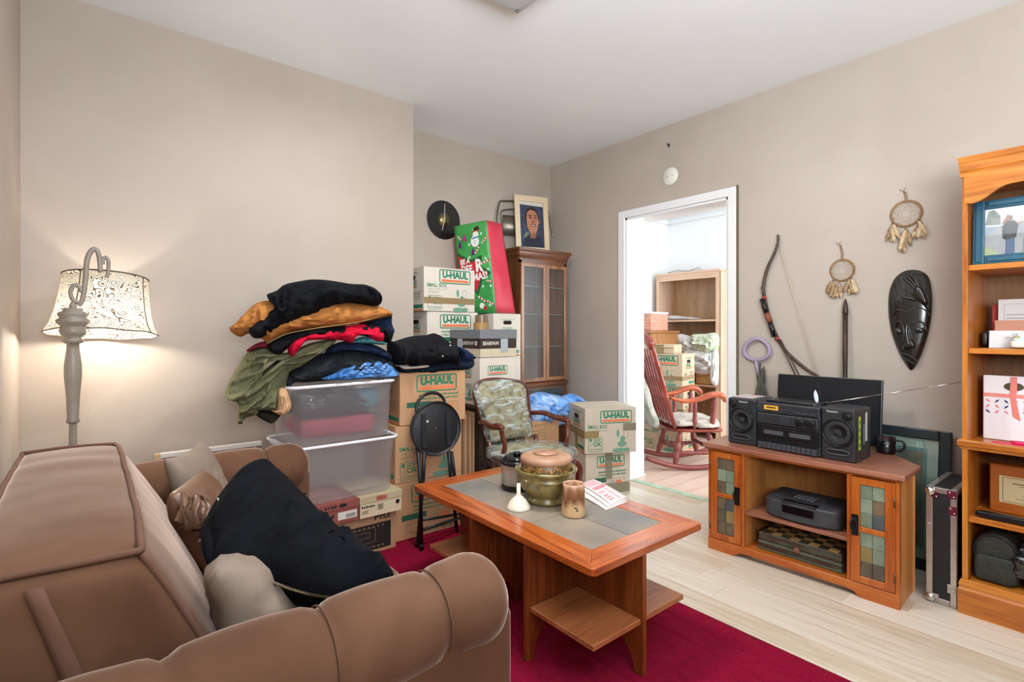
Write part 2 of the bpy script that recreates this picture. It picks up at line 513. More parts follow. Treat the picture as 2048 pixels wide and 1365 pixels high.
# picture rail in the next room
RZ = 2.42
b = M().box(FX - 0.03, FX, FY0, FY1, RZ, RZ + 0.05).box(XR2, FX, FY1 - 0.03, FY1, RZ, RZ + 0.05)
struct(b, 'trim_1', mat('rail white', 'E2E3E4', 0.4), bevel=0.008, seg=2)
b = M()
for z in (0.72, 1.46, 2.15): b.box(3.72, 5.18, FY0 - .08, FY0 - .04, z, z + 0.05)
for x in (3.72, 4.425, 5.13): b.box(x, x + 0.05, FY0 - .08, FY0 - .04, 0.72, 2.2)
struct(b, 'window_2', WHITEP)
b = M()
for k in range(52):
    z = 0.78 + k * 0.027
    b.add([(3.76, FY0 + 0.03, z), (5.14, FY0 + 0.03, z), (5.14, FY0 + 0.052, z + 0.008), (3.76, FY0 + 0.052, z + 0.008)], [(0, 1, 2, 3)])
blind = thing('window_blind', 'white slatted blind on the window of the next room', 'blind', (0, 0, 0))
b.build('slats', mat('blind white', 'F2F3F5', 0.5), blind)['kind'] = 'stuff'
M().box(3.75, 5.15, FY0 + 0.02, FY0 + 0.06, 2.19, 2.23).build('head_rail', WHITEP, blind)

# doorway lining and casing
b = M()
for y0, y1, z0, z1 in ((D1 - 0.0, D1 + 0.062, 0, DH + 0.055), (D0 - 0.055, D0, 0, DH + 0.055), (D0, D1, DH, DH + 0.055)):
    b.box(XR - 0.018, XR, y0, y1, z0, z1)
door = struct(b, 'door_1', WHITEP, bevel=0.004, seg=2)
b = M().box(XR - 0.003, XR2 + 0.012, D1 - 0.018, D1, 0, DH).box(XR - 0.003, XR2 + 0.012, D0, D0 + 0.018, 0, DH).box(XR - 0.003, XR2 + 0.012, D0, D1, DH - 0.018, DH)
b.build('jamb', WHITEP, door, bevel=0.002)
M().box(XR - 0.024, XR2 + 0.02, D1 - 0.028, D1 - 0.017, 0, 0.012).build('shoe_moulding', WHITEP, door)
M().box(XR - 0.012, XR - 0.002, D0 - 0.066, D0 - 0.055, 0, DH + 0.062).build('dark_gap_strip', mat('dark brown gap', '6B5B4C', 0.7), door)

# ceiling light fixture (only its corner shows)
fx = thing('ceiling_light', 'square glass flush ceiling light at the top edge', 'ceiling light', (1.32, 1.61, HC))
g = []
n = 10
for i in range(n + 1):
    row = []
    for j in range(n + 1):
        u, v = -1 + 2 * i / n, -1 + 2 * j / n
        row.append(Vector((u * 0.155, v * 0.155, -0.070 - 0.035 * (1 - u * u) * (1 - v * v) + 0.010 * (u ** 4 + v ** 4) * 0.5)))
    g.append(row)
M().sheet(g, thick=-0.005).build('glass_shade', mat('frosted glass', 'DDE8EE', 0.25, bs=0.0), fx)
M().box(-0.12, 0.12, -0.12, 0.12, -0.03, -0.001).build('ceiling_plate', WHITEP, fx, bevel=0.006, seg=2)
for sx in (-1, 1):
    for sy in (-1, 1):
        M().lathe([(0.001, -0.078), (0.007, -0.074), (0.007, -0.066), (0.004, -0.060), (0.004, -0.028)], 10, T=trans(sx * 0.143, sy * 0.143, 0)).build('corner_clip', mat('brushed nickel', '8A8680', 0.3, metal=1.0), fx)
# ================================================================ RUG
RUGZ = 0.014
m = bpy.data.materials.new('crimson carved rug'); nt, N, L, bs_ = nodes_of(m)
v = coords(nt)
cn = noise_node(nt, v, 260, 2, 0.8)
big = noise_node(nt, v, 5, 3)
L.new(ramp(nt, cn, [(0.25, '5E0019'), (0.5, '8C0A2E'), (0.8, 'A8183C')]), bs_.inputs['Base Color'])
bs_.inputs['Roughness'].default_value = 0.95; bs_.inputs['Specular IOR Level'].default_value = 0.1
bs_.inputs['Sheen Weight'].default_value = 0.25; bs_.inputs['Sheen Tint'].default_value = rgb('D0365C')
bump(nt, cn, bs_, 0.9, 0.006)
RUG = m
rug = thing('area_rug', 'crimson carved pile rug under the sofa and coffee table', 'rug', (1.10, 1.0, 0))
g = []
nx, ny = 150, 260
def carve(x, y):
    # carved grooves: a border line, tile lines and leaf strokes
    d = 0.0
    gx = abs(1.925 - x)
    if abs(gx - 0.115) < 0.009 or abs(gx - 0.42) < 0.009: d -= 0.007
    cx, cy = (x % 0.34) - 0.17, (y % 0.34) - 0.17
    a = math.atan2(cy, cx); r = math.hypot(cx, cy)
    if abs(r - (0.11 + 0.03 * math.sin(5 * a))) < 0.008: d -= 0.006
    if abs(cx) > 0.161 or abs(cy) > 0.161: d -= 0.006
    if abs(cx - 0.5 * cy) < 0.008 and r < 0.12: d -= 0.006
    return d
for i in range(ny + 1):
    row = []
    for j in range(nx + 1):
        x, y = 0.35 + 1.575 * j / nx, -0.5 + 3.2 * i / ny
        z = RUGZ + carve(x, y) + 0.0018 * noise.noise(Vector((x * 60, y * 60, 0)))
        if i in (0, ny) or j in (0, nx): z = 0.001
        row.append(Vector((x - 1.10, y - 1.0, z)))
    g.append(row)
o = M().sheet(g).build('pile', RUG, rug)
b = M()
b.box(1.925 - 0.012 - 1.10, 1.925 - 1.10, -1.5, 1.7, 0.0, 0.010)
b.build('bound_edge', mat('rug binding', '6E0A22', 0.9), rug, bevel=0.002)

# ================================================================ SOFA
m = bpy.data.materials.new('brown microsuede'); nt, N, L, b_ = nodes_of(m)
v = coords(nt)
L.new(ramp(nt, noise_node(nt, v, 3.2, 3, 0.6, 0.6), [(0.35, '5E402F'), (0.65, '72523E')]), b_.inputs['Base Color'])
b_.inputs['Roughness'].default_value = 0.9; b_.inputs['Specular IOR Level'].default_value = 0.2
b_.inputs['Sheen Weight'].default_value = 1.0; b_.inputs['Sheen Roughness'].default_value = 0.30; b_.inputs['Sheen Tint'].default_value = rgb('FBE6DA')
nn = noise_node(nt, v, 420, 2)
bump(nt, nn, b_, 0.12, 0.002)
SUEDE = m
SUEDE2 = mat('brown suede piping', '6A4A3A', 0.85, sheen=0.5)
sofa = thing('sofa', 'brown microsuede loveseat with scalloped roll arms', 'sofa', (0.30, 1.74, RUGZ))
def sT(x, y, z): return Matrix.Translation((x - 0.30, y - 1.74, z - RUGZ))
YN, YF = 1.14, 2.33
# base frame and seat
b = M(); b.box(-0.16, 0.70, 0.97, 2.56, 0.03, 0.28, T=sT(0, 0, 0)); b.build('base', SUEDE, sofa, bevel=0.02, seg=3)
for px in (-0.10, 0.64):
    for py in (1.02, 2.50):
        M().lathe([(0.022, 0), (0.028, 0.03)], 12, T=sT(px, py, 0.0145)).build('foot', mat('dark stained foot', '2E1C12', 0.4), sofa)
for k, (y0, y1) in enumerate(((YN, 1.735), (1.735, YF))):
    def seatfn(p, y0=y0, y1=y1):
        x = 0.09 + (p.x * 0.5 + 0.5) * 0.645; y = lerp(y0, y1, p.y * 0.5 + 0.5); z = 0.35 + p.z * 0.082
        top = max(0, p.z)
        z += top * 0.010 * (1 - p.x ** 4) * (1 - p.y ** 4)
        q = abs(((y - YN) / 0.135) % 1 - 0.5) * 2        # stitched channels across the seat front
        if p.x > 0.2: z -= top * 0.010 * max(0, q - 0.8) * 5; x -= 0.006 * max(0, q - 0.8) * 5 * (p.x > 0.9)
        z += top * 0.003 * noise.noise(Vector((x * 12, y * 12, 3)))
        return Vector((x - 0.30, y - 1.74, z - RUGZ))
    M().soft(seatfn, e=9, n=26).build('seat_cushion', SUEDE, sofa)
M().tube([(0.728, YN + .01, 0.405), (0.728, YF - .01, 0.405)], 0.006, 8, T=sT(0, 0, 0)).build('seat_piping', SUEDE2, sofa)
# back: one big boxed cushion, sloping front, piped edges, gathered front face
def backfn(p):
    u, vv, t = p.x * 0.5 + 0.5, p.y * 0.5 + 0.5, p.z * 0.5 + 0.5
    y = lerp(YN - 0.0, YF, vv)
    z = lerp(0.30, 0.762, t) - 0.010 * abs(p.y) ** 3 * t
    xf = lerp(0.295, 0.075, t) + 0.032 * (1 - p.y ** 6) * math.sin(PI * min(1, max(0, t * 0.97))) ** 0.6
    xb = lerp(-0.09, -0.168, t)
    x = lerp(xb, xf, u)
    z += 0.014 * (1 - p.x ** 2) * (1 - p.y ** 4) * (p.z > 0.4)
    if p.x > 0.5:   # pleats running down from the top seam
        x += 0.008 * noise.noise(Vector((z * 3.0, y * 22, 1))) * min(1, (0.8 - z) * 6)
    if p.y < -0.6: y -= 0.012 * (1 - p.x ** 2) * (1 - (2 * t - 1) ** 2)
    z += 0.004 * noise.noise(Vector((x * 6, y * 9, 7))); x += 0.003 * noise.noise(Vector((z * 14, y * 10, 4)))
    return Vector((x - 0.30, y - 1.74, z - RUGZ))
M().soft(backfn, e=16, n=30).build('back_cushion', SUEDE, sofa)
def edge_on(fixed, rng, n=24, off=1.0):
    out = []
    for i in range(n + 1):
        u = -1 + 2 * i / n
        p = Vector((rng if rng is not None else 0, 0, 0))
        q = [fixed[0], fixed[1], fixed[2]]
        q = Vector([u if c is None else c for c in q]) * 0.965
        out.append(backfn(q))
    return out
for fixed in ((0.99, None, 1.0), (-1.0, None, 1.0), (None, -1.0, 1.0), (None, 1.0, 1.0), (1.0, -1.0, None), (1.0, 1.0, None)):
    M().tube(edge_on(fixed, None), 0.0065, 8, T=Matrix.Translation((0, 0, 0.006 if fixed[2] else 0))).build('back_piping', SUEDE2, sofa)
# boxing seam band on the near end of the back
b = M()
g = []
for i in range(13):
    t = -0.92 + 1.84 * i / 12
    row = []
    for j in range(4):
        p = backfn(Vector((-0.30 + 0.065 * j - 0.02 * t, -0.999, t)))
        p.y -= 0.006 + 0.003 * (0 < j < 3)
        row.append(p)
    g.append(row)
b.sheet(g, thick=0.004).build('boxing_strip', SUEDE2, sofa)
M().box(-0.185, -0.10, 0.99, 2.50, 0.06, 0.58, T=sT(0, 0, 0)).build('back_frame', SUEDE, sofa, bevel=0.02, seg=3)
# arms: scalloped rolls over upright panels
def arm(yc, top, r, x1):
    seams = [0.10, 0.36, 0.605]
    pts = []; rad = []
    x = -0.14
    K = 60
    for i in range(K + 1):
        x = -0.14 + (x1 + 0.14) * i / K
        rr = r
        for sm in seams: rr -= 0.013 * math.exp(-((x - sm) / 0.016) ** 2)
        nearest = min(abs(x - sm) for sm in seams)
        rr += 0.006 * min(1, nearest / 0.1) - 0.004
        e = (x1 - x) / 0.10
        if e < 1: rr *= max(0.02, 1 - (1 - max(0, e)) ** 2.4) ** 0.5
        if i == 0: rr *= 0.8
        pts.append((x, yc, top - r)); rad.append(rr)
    mb = M().tube(pts, rad, 30, T=sT(0, 0, 0), up=(0, 0, 1))
    mb.v = [p + (p - Vector((p.x, yc - 1.74, top - r - RUGZ))).normalized() * 0.0035 * noise.noise(p * 7) for p in mb.v]
    a = mb.build('arm_roll', SUEDE, sofa)
    for sm in seams[1:]:
        ring = [(sm, yc + math.cos(t) * (r - 0.0095), top - r + math.sin(t) * (r - 0.0095)) for t in [2 * PI * i / 36 for i in range(36)]]
        M().tube(ring, 0.0022, 6, closed=True, T=sT(0, 0, 0)).build('seam', SUEDE2, a)
    M().box(-0.14, x1 - 0.018, yc - r * 0.80, yc + r * 0.80, 0.06, top - r * 1.05, T=sT(0, 0, 0)).build('arm_panel', SUEDE, sofa, bevel=0.018, seg=3)
arm(1.035, 0.607, 0.105, 0.800)
arm(2.455, 0.640, 0.108, 0.790)

# ================================================================ FLOOR LAMP
LX, LY = -0.043, 2.60
LAMPM = mat('greige lamp enamel', '8E8479', 0.4, '9A9085', 8, spec=0.5)
lamp = thing('floor_lamp', 'greige turned floor lamp with arched arm and lit patterned shade', 'lamp', (LX, LY, 0))
M().lathe([(0.0, 0), (0.075, 0), (0.08, 0.008), (0.07, 0.016), (0.03, 0.022), (0.018, 0.03), (0.013, 0.07)], 32, T=Matrix.Translation((0, 0, 0.0005))).build('base', LAMPM, lamp)
M().lathe([(0.013, 0.05), (0.0135, 0.62), (0.012, 0.80)], 8, smooth=False).build('pole', LAMPM, lamp)
M().lathe([(0.012, 0.795), (0.020, 0.80), (0.020, 0.808), (0.018, 0.815), (0.021, 0.90), (0.0275, 0.98), (0.027, 1.02), (0.020, 1.08), (0.019, 1.10), (0.030, 1.105), (0.033, 1.115), (0.025, 1.125), (0.038, 1.135), (0.042, 1.15), (0.038, 1.165), (0.040, 1.17), (0.050, 1.18), (0.052, 1.19), (0.040, 1.20), (0.046, 1.21), (0.046, 1.218), (0.030, 1.225), (0.030, 1.236), (0.0, 1.238)], 24).build('turned_shaft', LAMPM, lamp)
def lp(x, y, dy=0.0): q = atY(x, y, LY + dy); return q - Vector((LX, LY, 0))
arc = [lp(153, 628), lp(156, 610), lp(143, 590), (lp(147, 572)), lp(160, 570), lp(165, 582)]
M().tube(catmull([lp(158, 606), lp(146, 600), lp(141, 584), lp(148, 571), lp(159, 574), lp(163, 584)], 6), 0.007, 10).build('scroll', LAMPM, lamp)
M().tube(catmull([lp(157, 612), lp(165, 600), lp(171, 560), lp(174, 522), lp(182, 503), lp(191, 499), lp(198, 512), lp(201, 545)], 6), [0.007, 0.009, 0.009, 0.0085, 0.008], 10).build('arched_arm', LAMPM, lamp)
M().tube(catmull([lp(206, 529), lp(206, 519), lp(212, 515), lp(217, 524), lp(216, 545), lp(213, 556)], 6), 0.0065, 10).build('hook_scroll', LAMPM, lamp)
M().lathe([(0.010, 1.225), (0.012, 1.245), (0.006, 1.26), (0.0, 1.263)], 16).build('finial', LAMPM, lamp)
# shade
m = bpy.data.materials.new('scroll print shade'); nt, N, L, b_ = nodes_of(m)
v = coords(nt)
nz = N.new('ShaderNodeTexNoise'); nz.inputs['Scale'].default_value = 12; nz.inputs['Detail'].default_value = 1
L.new(v, nz.inputs['Vector'])
wv = N.new('ShaderNodeTexVoronoi'); wv.inputs['Scale'].default_value = 15
mixv = N.new('ShaderNodeVectorMath'); mixv.operation = 'MULTIPLY_ADD'; mixv.inputs[1].default_value = (0.22, 0.22, 0.22)
L.new(nz.outputs['Color'], mixv.inputs[0]); L.new(v, mixv.inputs[2]); L.new(mixv.outputs[0], wv.inputs['Vector'])
sm_ = N.new('ShaderNodeMath'); sm_.operation = 'MULTIPLY'; sm_.inputs[1].default_value = 5.0; L.new(wv.outputs['Distance'], sm_.inputs[0])
pp = N.new('ShaderNodeMath'); pp.operation = 'PINGPONG'; pp.inputs[1].default_value = 0.5; L.new(sm_.outputs[0], pp.inputs[0])
colr = ramp(nt, pp.outputs[0], [(0.12, 'DDD4C6'), (0.20, '4A4034'), (0.32, '54493B'), (0.40, 'E4DCCE')])
tr = N.new('ShaderNodeBsdfTranslucent'); L.new(colr, tr.inputs[0]); L.new(colr, b_.inputs['Base Color']); b_.inputs['Roughness'].default_value = 0.9
mxs = N.new('ShaderNodeMixShader'); mxs.inputs[0].default_value = 0.28
L.new(b_.outputs[0], mxs.inputs[1]); L.new(tr.outputs[0], mxs.inputs[2]); L.new(mxs.outputs[0], N['Material Output'].inputs[0])
SHADE = m
SC = atY(210, 612, 2.815)
ST = Matrix.Translation(SC - Vector((LX, LY, 0))) @ Euler((R(-7), R(3.0), 0)).to_matrix().to_4x4()
hsh = 0.122
sp = [(0.148, hsh), (0.150, 0.08), (0.155, 0.03), (0.163, -0.03), (0.176, -0.085), (0.193, -hsh)]
sh = M().lathe(sp, 48, open_=True, T=ST).build('shade', SHADE, lamp)
TRIM = mat('bronze braid trim', '5E564B', 0.8)
M().tube([ST @ Vector((0.148 * math.cos(a), 0.148 * math.sin(a), hsh)) for a in [2 * PI * i / 48 for i in range(48)]], 0.003, 6, closed=True).build('top_trim', TRIM, sh)
M().tube([ST @ Vector((0.193 * math.cos(a), 0.193 * math.sin(a), -hsh + 0.002 * math.cos(8 * a))) for a in [2 * PI * i / 64 for i in range(64)]], 0.0025, 6, closed=True).build('bottom_trim', TRIM, sh)
for a in (-0.62, 0.95, 2.5, 4.1):
    M().tube([ST @ Vector(((r + 0.001) * math.cos(a), (r + 0.001) * math.sin(a), z)) for r, z in sp], 0.002, 6).build('seam', TRIM, sh)
M().lathe([(0.0, -0.05), (0.022, -0.04), (0.03, -0.015), (0.026, 0.01), (0.014, 0.03), (0.013, 0.05), (0.0, 0.052)], 20, T=ST).build('bulb', emit('lit bulb', 'FFEBD0', 8), lamp)
M().tube([ST @ Vector((0, 0, 0.045)), ST @ Vector((0, 0, 0.13))], 0.012, 10).build('socket', LAMPM, lamp)
for a in (0.3, 2.4, 4.5):
    M().tube([ST @ Vector((0, 0, 0.10)), ST @ Vector((0.147 * math.cos(a), 0.147 * math.sin(a), hsh - 0.004))], 0.002, 6).build('spider_spoke', LAMPM, lamp)
pl = bpy.data.lights.new('lamp_bulb_light', 'POINT'); pl.energy = 8.5; pl.color = (1.0, 0.90, 0.78); pl.shadow_soft_size = 0.03
po = bpy.data.objects.new('lamp_bulb_light', pl); C.objects.link(po); po.parent = lamp
po.location = ST @ Vector((0, 0, -0.075))

# ================================================================ COFFEE TABLE
CH = lambda ax: wood('cherry stained oak ' + ax, '74300F', 'AE541F', 'C46A2E', axis=ax, rough=0.22, ring=7, coat=0.35)
CHD = lambda ax: wood('shaded cherry ' + ax, '4A1E0A', '783812', '8E4A1C', axis=ax, rough=0.4, ring=7, coat=0.15)  # darker than the top: shade under the table is put into the colour
TX0, TX1, TY0, TY1, TZ = 1.160, 1.760, 1.040, 2.140, 0.44
tbl = thing('coffee_table', 'reddish oak coffee table with slate inlay and pinwheel shelves', 'coffee table', (1.46, 1.59, RUGZ))
tT = Matrix.Translation((-1.46, -1.59, -RUGZ))
ix0, ix1, iy0, iy1 = 1.268, 1.655, 1.142, 2.045
def border(p, q, r_, s_, ax):
    b = M().prism([p, q, r_, s_], TZ - 0.024, TZ, 'xy', T=tT)
    return b.build('top_board', CH(ax), tbl, bevel=0.0022, seg=2)
cc = 0.012
border((TX0, TY0 + cc), (ix0, iy0), (ix0, iy1), (TX0, TY1 - cc), 'y')
border((TX1, TY1 - cc), (ix1, iy1), (ix1, iy0), (TX1, TY0 + cc), 'y')
b = M().prism([(TX0, TY0 + cc), (TX0 + cc, TY0), (TX1 - cc, TY0), (TX1, TY0 + cc), (ix1, iy0), (ix0, iy0)], TZ - .024, TZ, 'xy', T=tT); b.build('top_board', CH('x'), tbl, bevel=0.0022, seg=2)
b = M().prism([(TX1, TY1 - cc), (TX1 - cc, TY1), (TX0 + cc, TY1), (TX0, TY1 - cc), (ix0, iy1), (ix1, iy1)], TZ - .024, TZ, 'xy', T=tT); b.build('top_board', CH('x'), tbl, bevel=0.0022, seg=2)
M().box(ix0 - .01, ix1 + .01, iy0 - .01, iy1 + .01, TZ - 0.023, TZ - 0.010, T=tT).build('tile_bed', DARK, tbl)
SL = [mat('grey slate ' + 'abc'[i], c[0], 0.42, c[1], 5, bs=0.35, bscale=26, lo=0.3, hi=0.7) for i, c in enumerate((('80766B', '9C8F80'), ('8C8172', '9A8C7C'), ('6C6E70', '96897A')))]
ncx, ncy = 2, 3
for i in range(ncx):
    for j in range(ncy):
        xa, xb = lerp(ix0, ix1, i / ncx), lerp(ix0, ix1, (i + 1) / ncx)
        ya, yb = lerp(iy0, iy1, j / ncy), lerp(iy0, iy1, (j + 1) / ncy)
        M().box(xa + .0015, xb - .0015, ya + .0015, yb - .0015, TZ - 0.010, TZ - 0.0015 + 0.0006 * ((i + j) % 2), T=tT).build('slate_tile', SL[(0, 1, 2, 2, 0, 1)[i * 3 + j]], tbl, bevel=0.0012)
def arched(y0, y1, foot, ah):
    P = [(y0, 0.001), (y0 + foot, 0.001)]
    n = 14
    for i in range(n + 1):
        a = PI - PI * i / n
        P.append(((y0 + y1) / 2 + (abs(y1 - y0) / 2 - foot) * math.cos(a), 0.001 + ah * math.sin(a)))
    P += [(y1 - foot, 0.001), (y1, 0.001), (y1, TZ - 0.0245 - RUGZ), (y0, TZ - 0.0245 - RUGZ)]
    out = []
    for p in P:
        if not out or (abs(out[-1][0] - p[0]) + abs(out[-1][1] - p[1])) > 1e-5: out.append(p)
    return out
b = M().prism(arched(1.166 - 1.46, 1.42 - 1.46, 0.03, 0.11) , 1.345 - 1.59, 1.365 - 1.59, 'xz'); b.prism(arched(1.42 - 1.46, 1.75 - 1.46, 0.03, 0.11), 1.345 - 1.59, 1.365 - 1.59, 'xz'); b.build('panel', CHD('z'), tbl)
b = M().prism(arched(1.166 - 1.46, 1.42 - 1.46, 0.03, 0.11), 1.675 - 1.59, 1.695 - 1.59, 'xz'); b.prism(arched(1.42 - 1.46, 1.75 - 1.46, 0.03, 0.11), 1.675 - 1.59, 1.695 - 1.59, 'xz'); b.build('panel', CHD('z'), tbl)
M().prism(arched(1.048 - 1.59, 1.344 - 1.59, 0.035, 0.11), 1.410 - 1.46, 1.430 - 1.46, 'yz').build('panel', CHD('z'), tbl)
M().prism(arched(1.696 - 1.59, 2.125 - 1.59, 0.035, 0.11), 1.410 - 1.46, 1.430 - 1.46, 'yz').build('panel', CHD('z'), tbl)
for x0, x1, y0, y1 in ((1.178, 1.410, 1.055, 1.344), (1.431, 1.662, 1.058, 1.344), (1.178, 1.410, 1.696, 2.02), (1.431, 1.662, 1.696, 2.02)):
    M().box(x0, x1, y0, y1, 0.182, 0.20, T=tT).build('shelf', wood('pinkish cherry shelf', '7E4324', 'A6643C', 'B4744A', axis='x', rough=0.4, ring=6), tbl, bevel=0.002)  # shelf wood paler and pinker than the panels
for k, (a, c_) in enumerate(((0.0, 0), (1, 0), (0, 1), (1, 1))):
    pass

# ================================================================ TV STAND
OW = lambda ax: wood('honey oak veneer ' + ax, '7E360F', 'AE561A', 'C06E2A', axis=ax, rough=0.35, ring=5, coat=0.25)
OWL = wood('plain ply side', 'B06A30', 'C88546', 'D09050', axis='z', rough=0.5, ring=4)
OWT = wood('pinkish oak top', '7C4A36', '97604A', 'A8725A', axis='y', rough=0.35, ring=5, coat=0.25)  # greyer and pinker than the front oak, for top and middle shelf
stand = thing('corner_tv_stand', 'honey oak corner television stand with slate tiled doors', 'tv stand', (2.585, 0.645, 0), R(2.4))
SW, SHh = 0.83, 0.535       # local: x = depth into the corner, y = along the front
def poly(inset=0.0, zz=0): return [(0 + inset, 0 + inset), (0.225, 0 + inset), (0.50, 0.21), (0.50, 0.62), (0.225, SW - inset), (0 + inset, SW - inset)]
b = M().prism([(-0.022, -0.022), (0.235, -0.028), (0.53, 0.195), (0.53, 0.635), (0.235, SW + .028), (-0.022, SW + .022)], SHh, SHh + 0.024, 'xy'); b.build('top', OWT, stand, bevel=0.005, seg=2)
b = M().box(0.002, 0.225, 0, 0.016, 0, SHh); b.build('side_panel', OWL, stand, bevel=0.001)
b = M().box(0.002, 0.225, SW - 0.016, SW, 0, SHh); b.build('side_panel', OWL, stand, bevel=0.001)
# rear panels, with the cable hole
def slab(mb, p, q, t, z0, z1, m=0):
    d = Vector((q[0] - p[0], q[1] - p[1])); n_ = Vector((-d.y, d.x)).normalized() * t
    return mb.hexa([(p[0], p[1], z0), (q[0], q[1], z0), (q[0] + n_.x, q[1] + n_.y, z0), (p[0] + n_.x, p[1] + n_.y, z0),
                    (p[0], p[1], z1), (q[0], q[1], z1), (q[0] + n_.x, q[1] + n_.y, z1), (p[0] + n_.x, p[1] + n_.y, z1)], m)
b = M(); slab(b, (0.225, 0.0), (0.50, 0.21), -0.010, 0, SHh); b.build('back_panel', OWL, stand)
b = M(); slab(b, (0.50, 0.62), (0.225, SW), -0.010, 0, SHh); b.build('back_panel', OWL, stand)
b = M().box(0.49, 0.50, 0.21, 0.62, 0, SHh); b.build('back_panel', OWL, stand)
M().lathe([(0.0, 0), (0.026, 0), (0.026, 0.002), (0.0, 0.002)], 20, T=trans(0.4885, 0.300, 0.455, ry=R(-90))).build('cable_hole', DARK, stand)
b = M().prism([(0.03, 0.016), (0.225, 0.016), (0.48, 0.21), (0.48, 0.62), (0.225, SW - .016), (0.03, SW - .016)], 0.044, 0.059, 'xy'); b.build('bottom_board', OW('y'), stand)
# upright dividers beside the doors, face frame
for y in (0.172, SW - 0.188):
    M().box(0.004, 0.26, y, y + 0.016, 0.059, SHh).build('divider', OWL, stand)
M().prism([(0.012, 0.190), (0.24, 0.190), (0.40, 0.24), (0.40, 0.60), (0.24, SW - .190), (0.012, SW - .190)], 0.222, 0.238, 'xy').build('middle_shelf', OWT, stand, bevel=0.001)
M().box(0.0, 0.018, 0.0, SW, SHh - 0.012, SHh).build('top_rail', OW('y'), stand)
for y0, y1 in ((0.0, 0.014), (SW - 0.014, SW), (0.176, 0.190), (SW - 0.190, SW - 0.176)):
    M().box(0.0, 0.018, y0, y1, 0.059, SHh - 0.012).build('stile', OW('z'), stand, bevel=0.001)
P = [(0, 0), (0.13, 0), (0.15, 0.008), (0.165, 0.020), (0.19, 0.025), (SW - 0.19, 0.025), (SW - 0.165, 0.020), (SW - 0.15, 0.008), (SW - 0.13, 0), (SW, 0), (SW, 0.060), (0, 0.060)]
M().prism(P, -0.004, 0.016, 'yz').build('kick_board', OW('y'), stand, bevel=0.001)
TILES = [mat('slate tile ' + str(i), a, 0.45, b2, 9, bs=0.3, bscale=30) for i, (a, b2) in enumerate((('62705F', '7A8770'), ('4B4640', '6B5C48'), ('7A6A42', '98824E'), ('40474A', '5A6262'), ('6F7C6C', '8E9A86'), ('54483C', '7C6A50')))]
IRON = mat('black iron pull', '1D1E20', 0.45, metal=0.6)
def tile_door(y0, y1, hinge, seed, trow):
    d = bpy.data.objects.new('door', None); C.objects.link(d); d.parent = stand; d['label'] = 'slate tiled door'
    rd = random.Random(seed)
    z0, z1 = 0.064, SHh - 0.016
    zm = 0.285
    st = 0.034
    x0, x1 = -0.006, 0.012
    fr = M()
    fr.box(x0, x1, y0, y0 + st, z0, z1).box(x0, x1, y1 - st, y1, z0, z1)
    fr.box(x0, x1, y0 + st, y1 - st, z0, z0 + 0.03).box(x0, x1, y0 + st, y1 - st, z1 - 0.03, z1).box(x0, x1, y0 + st, y1 - st, zm, zm + 0.022)
    fr.build('frame', OW('z'), d, bevel=0.0015)
    for (za, zb, nr) in ((z0 + 0.03, zm, 3), (zm + 0.022, z1 - 0.03, 3)):
        for i in range(2):
            for j in range(nr):
                ya, yb = lerp(y0 + st, y1 - st, i / 2), lerp(y0 + st, y1 - st, (i + 1) / 2)
                zc, zd = lerp(za, zb, j / nr), lerp(za, zb, (j + 1) / nr)
                M().box(0.0, 0.008, ya + .0008, yb - .0008, zc + .0008, zd - .0008).build('tile', rd.choice(TILES), d, bevel=0.001)
    yh = y0 + st / 2 if hinge == 'hi' else y1 - st / 2
    h = M().box(x0 - 0.003, x0, yh - 0.013, yh + 0.013, 0.265, 0.355)
    h.tube(catmull([(x0 - 0.004, yh, 0.338), (x0 - 0.018, yh - 0.009, 0.33), (x0 - 0.02, yh - 0.011, 0.305), (x0 - 0.018, yh, 0.287), (x0 - 0.02, yh + 0.011, 0.305), (x0 - 0.018, yh + 0.009, 0.33), (x0 - 0.004, yh, 0.338)], 5), 0.003, 8)
    h.box(x0 - 0.010, x0, yh - 0.008, yh + 0.008, 0.333, 0.345)
    h.build('handle', IRON, d, bevel=0.0)
    for z in (0.13, 0.44):
        yy = y1 + 0.001 if hinge == 'hi' else y0 - 0.001
        M().cyl((x0 - 0.003, yy, z - 0.022), (x0 - 0.003, yy, z + 0.022), 0.0035, 8).build('hinge', mat('dull bronze hinge', '6B5D45', 0.4, metal=0.8), d)
    return d
tile_door(0.016, 0.174, 'lo', 3, 0)     # right-hand door, hinge at the outer end
tile_door(SW - 0.174, SW - 0.016, 'hi', 8, 0)
# ================================================================ TALL BOOKCASE
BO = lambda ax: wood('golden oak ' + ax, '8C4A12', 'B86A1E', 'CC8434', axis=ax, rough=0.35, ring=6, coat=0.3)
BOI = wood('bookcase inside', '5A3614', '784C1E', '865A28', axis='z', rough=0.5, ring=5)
bk = thing('tall_bookcase', 'golden oak open bookcase with moulded cornice against the right wall', 'bookcase', (2.99, 0.03, 0))
kT = Matrix.Translation((-2.99, -0.03, 0))
by1, by0, bx0, bx1 = 0.480, -0.42, 2.765, 3.215
M().box(bx0, bx1, by1 - 0.018, by1, 0.05, 1.80, T=kT).build('side_panel', BO('z'), bk, bevel=0.001)
M().box(bx0, bx1, by0, by0 + 0.018, 0.05, 1.80, T=kT).build('side_panel', BO('z'), bk, bevel=0.001)
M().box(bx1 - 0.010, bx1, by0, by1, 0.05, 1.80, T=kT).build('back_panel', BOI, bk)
for z in (1.417, 1.079):
    M().box(bx0 + 0.012, bx1 - 0.01, by0 + .018, by1 - .018, z - 0.022, z, T=kT).build('shelf', BO('y'), bk, bevel=0.002)
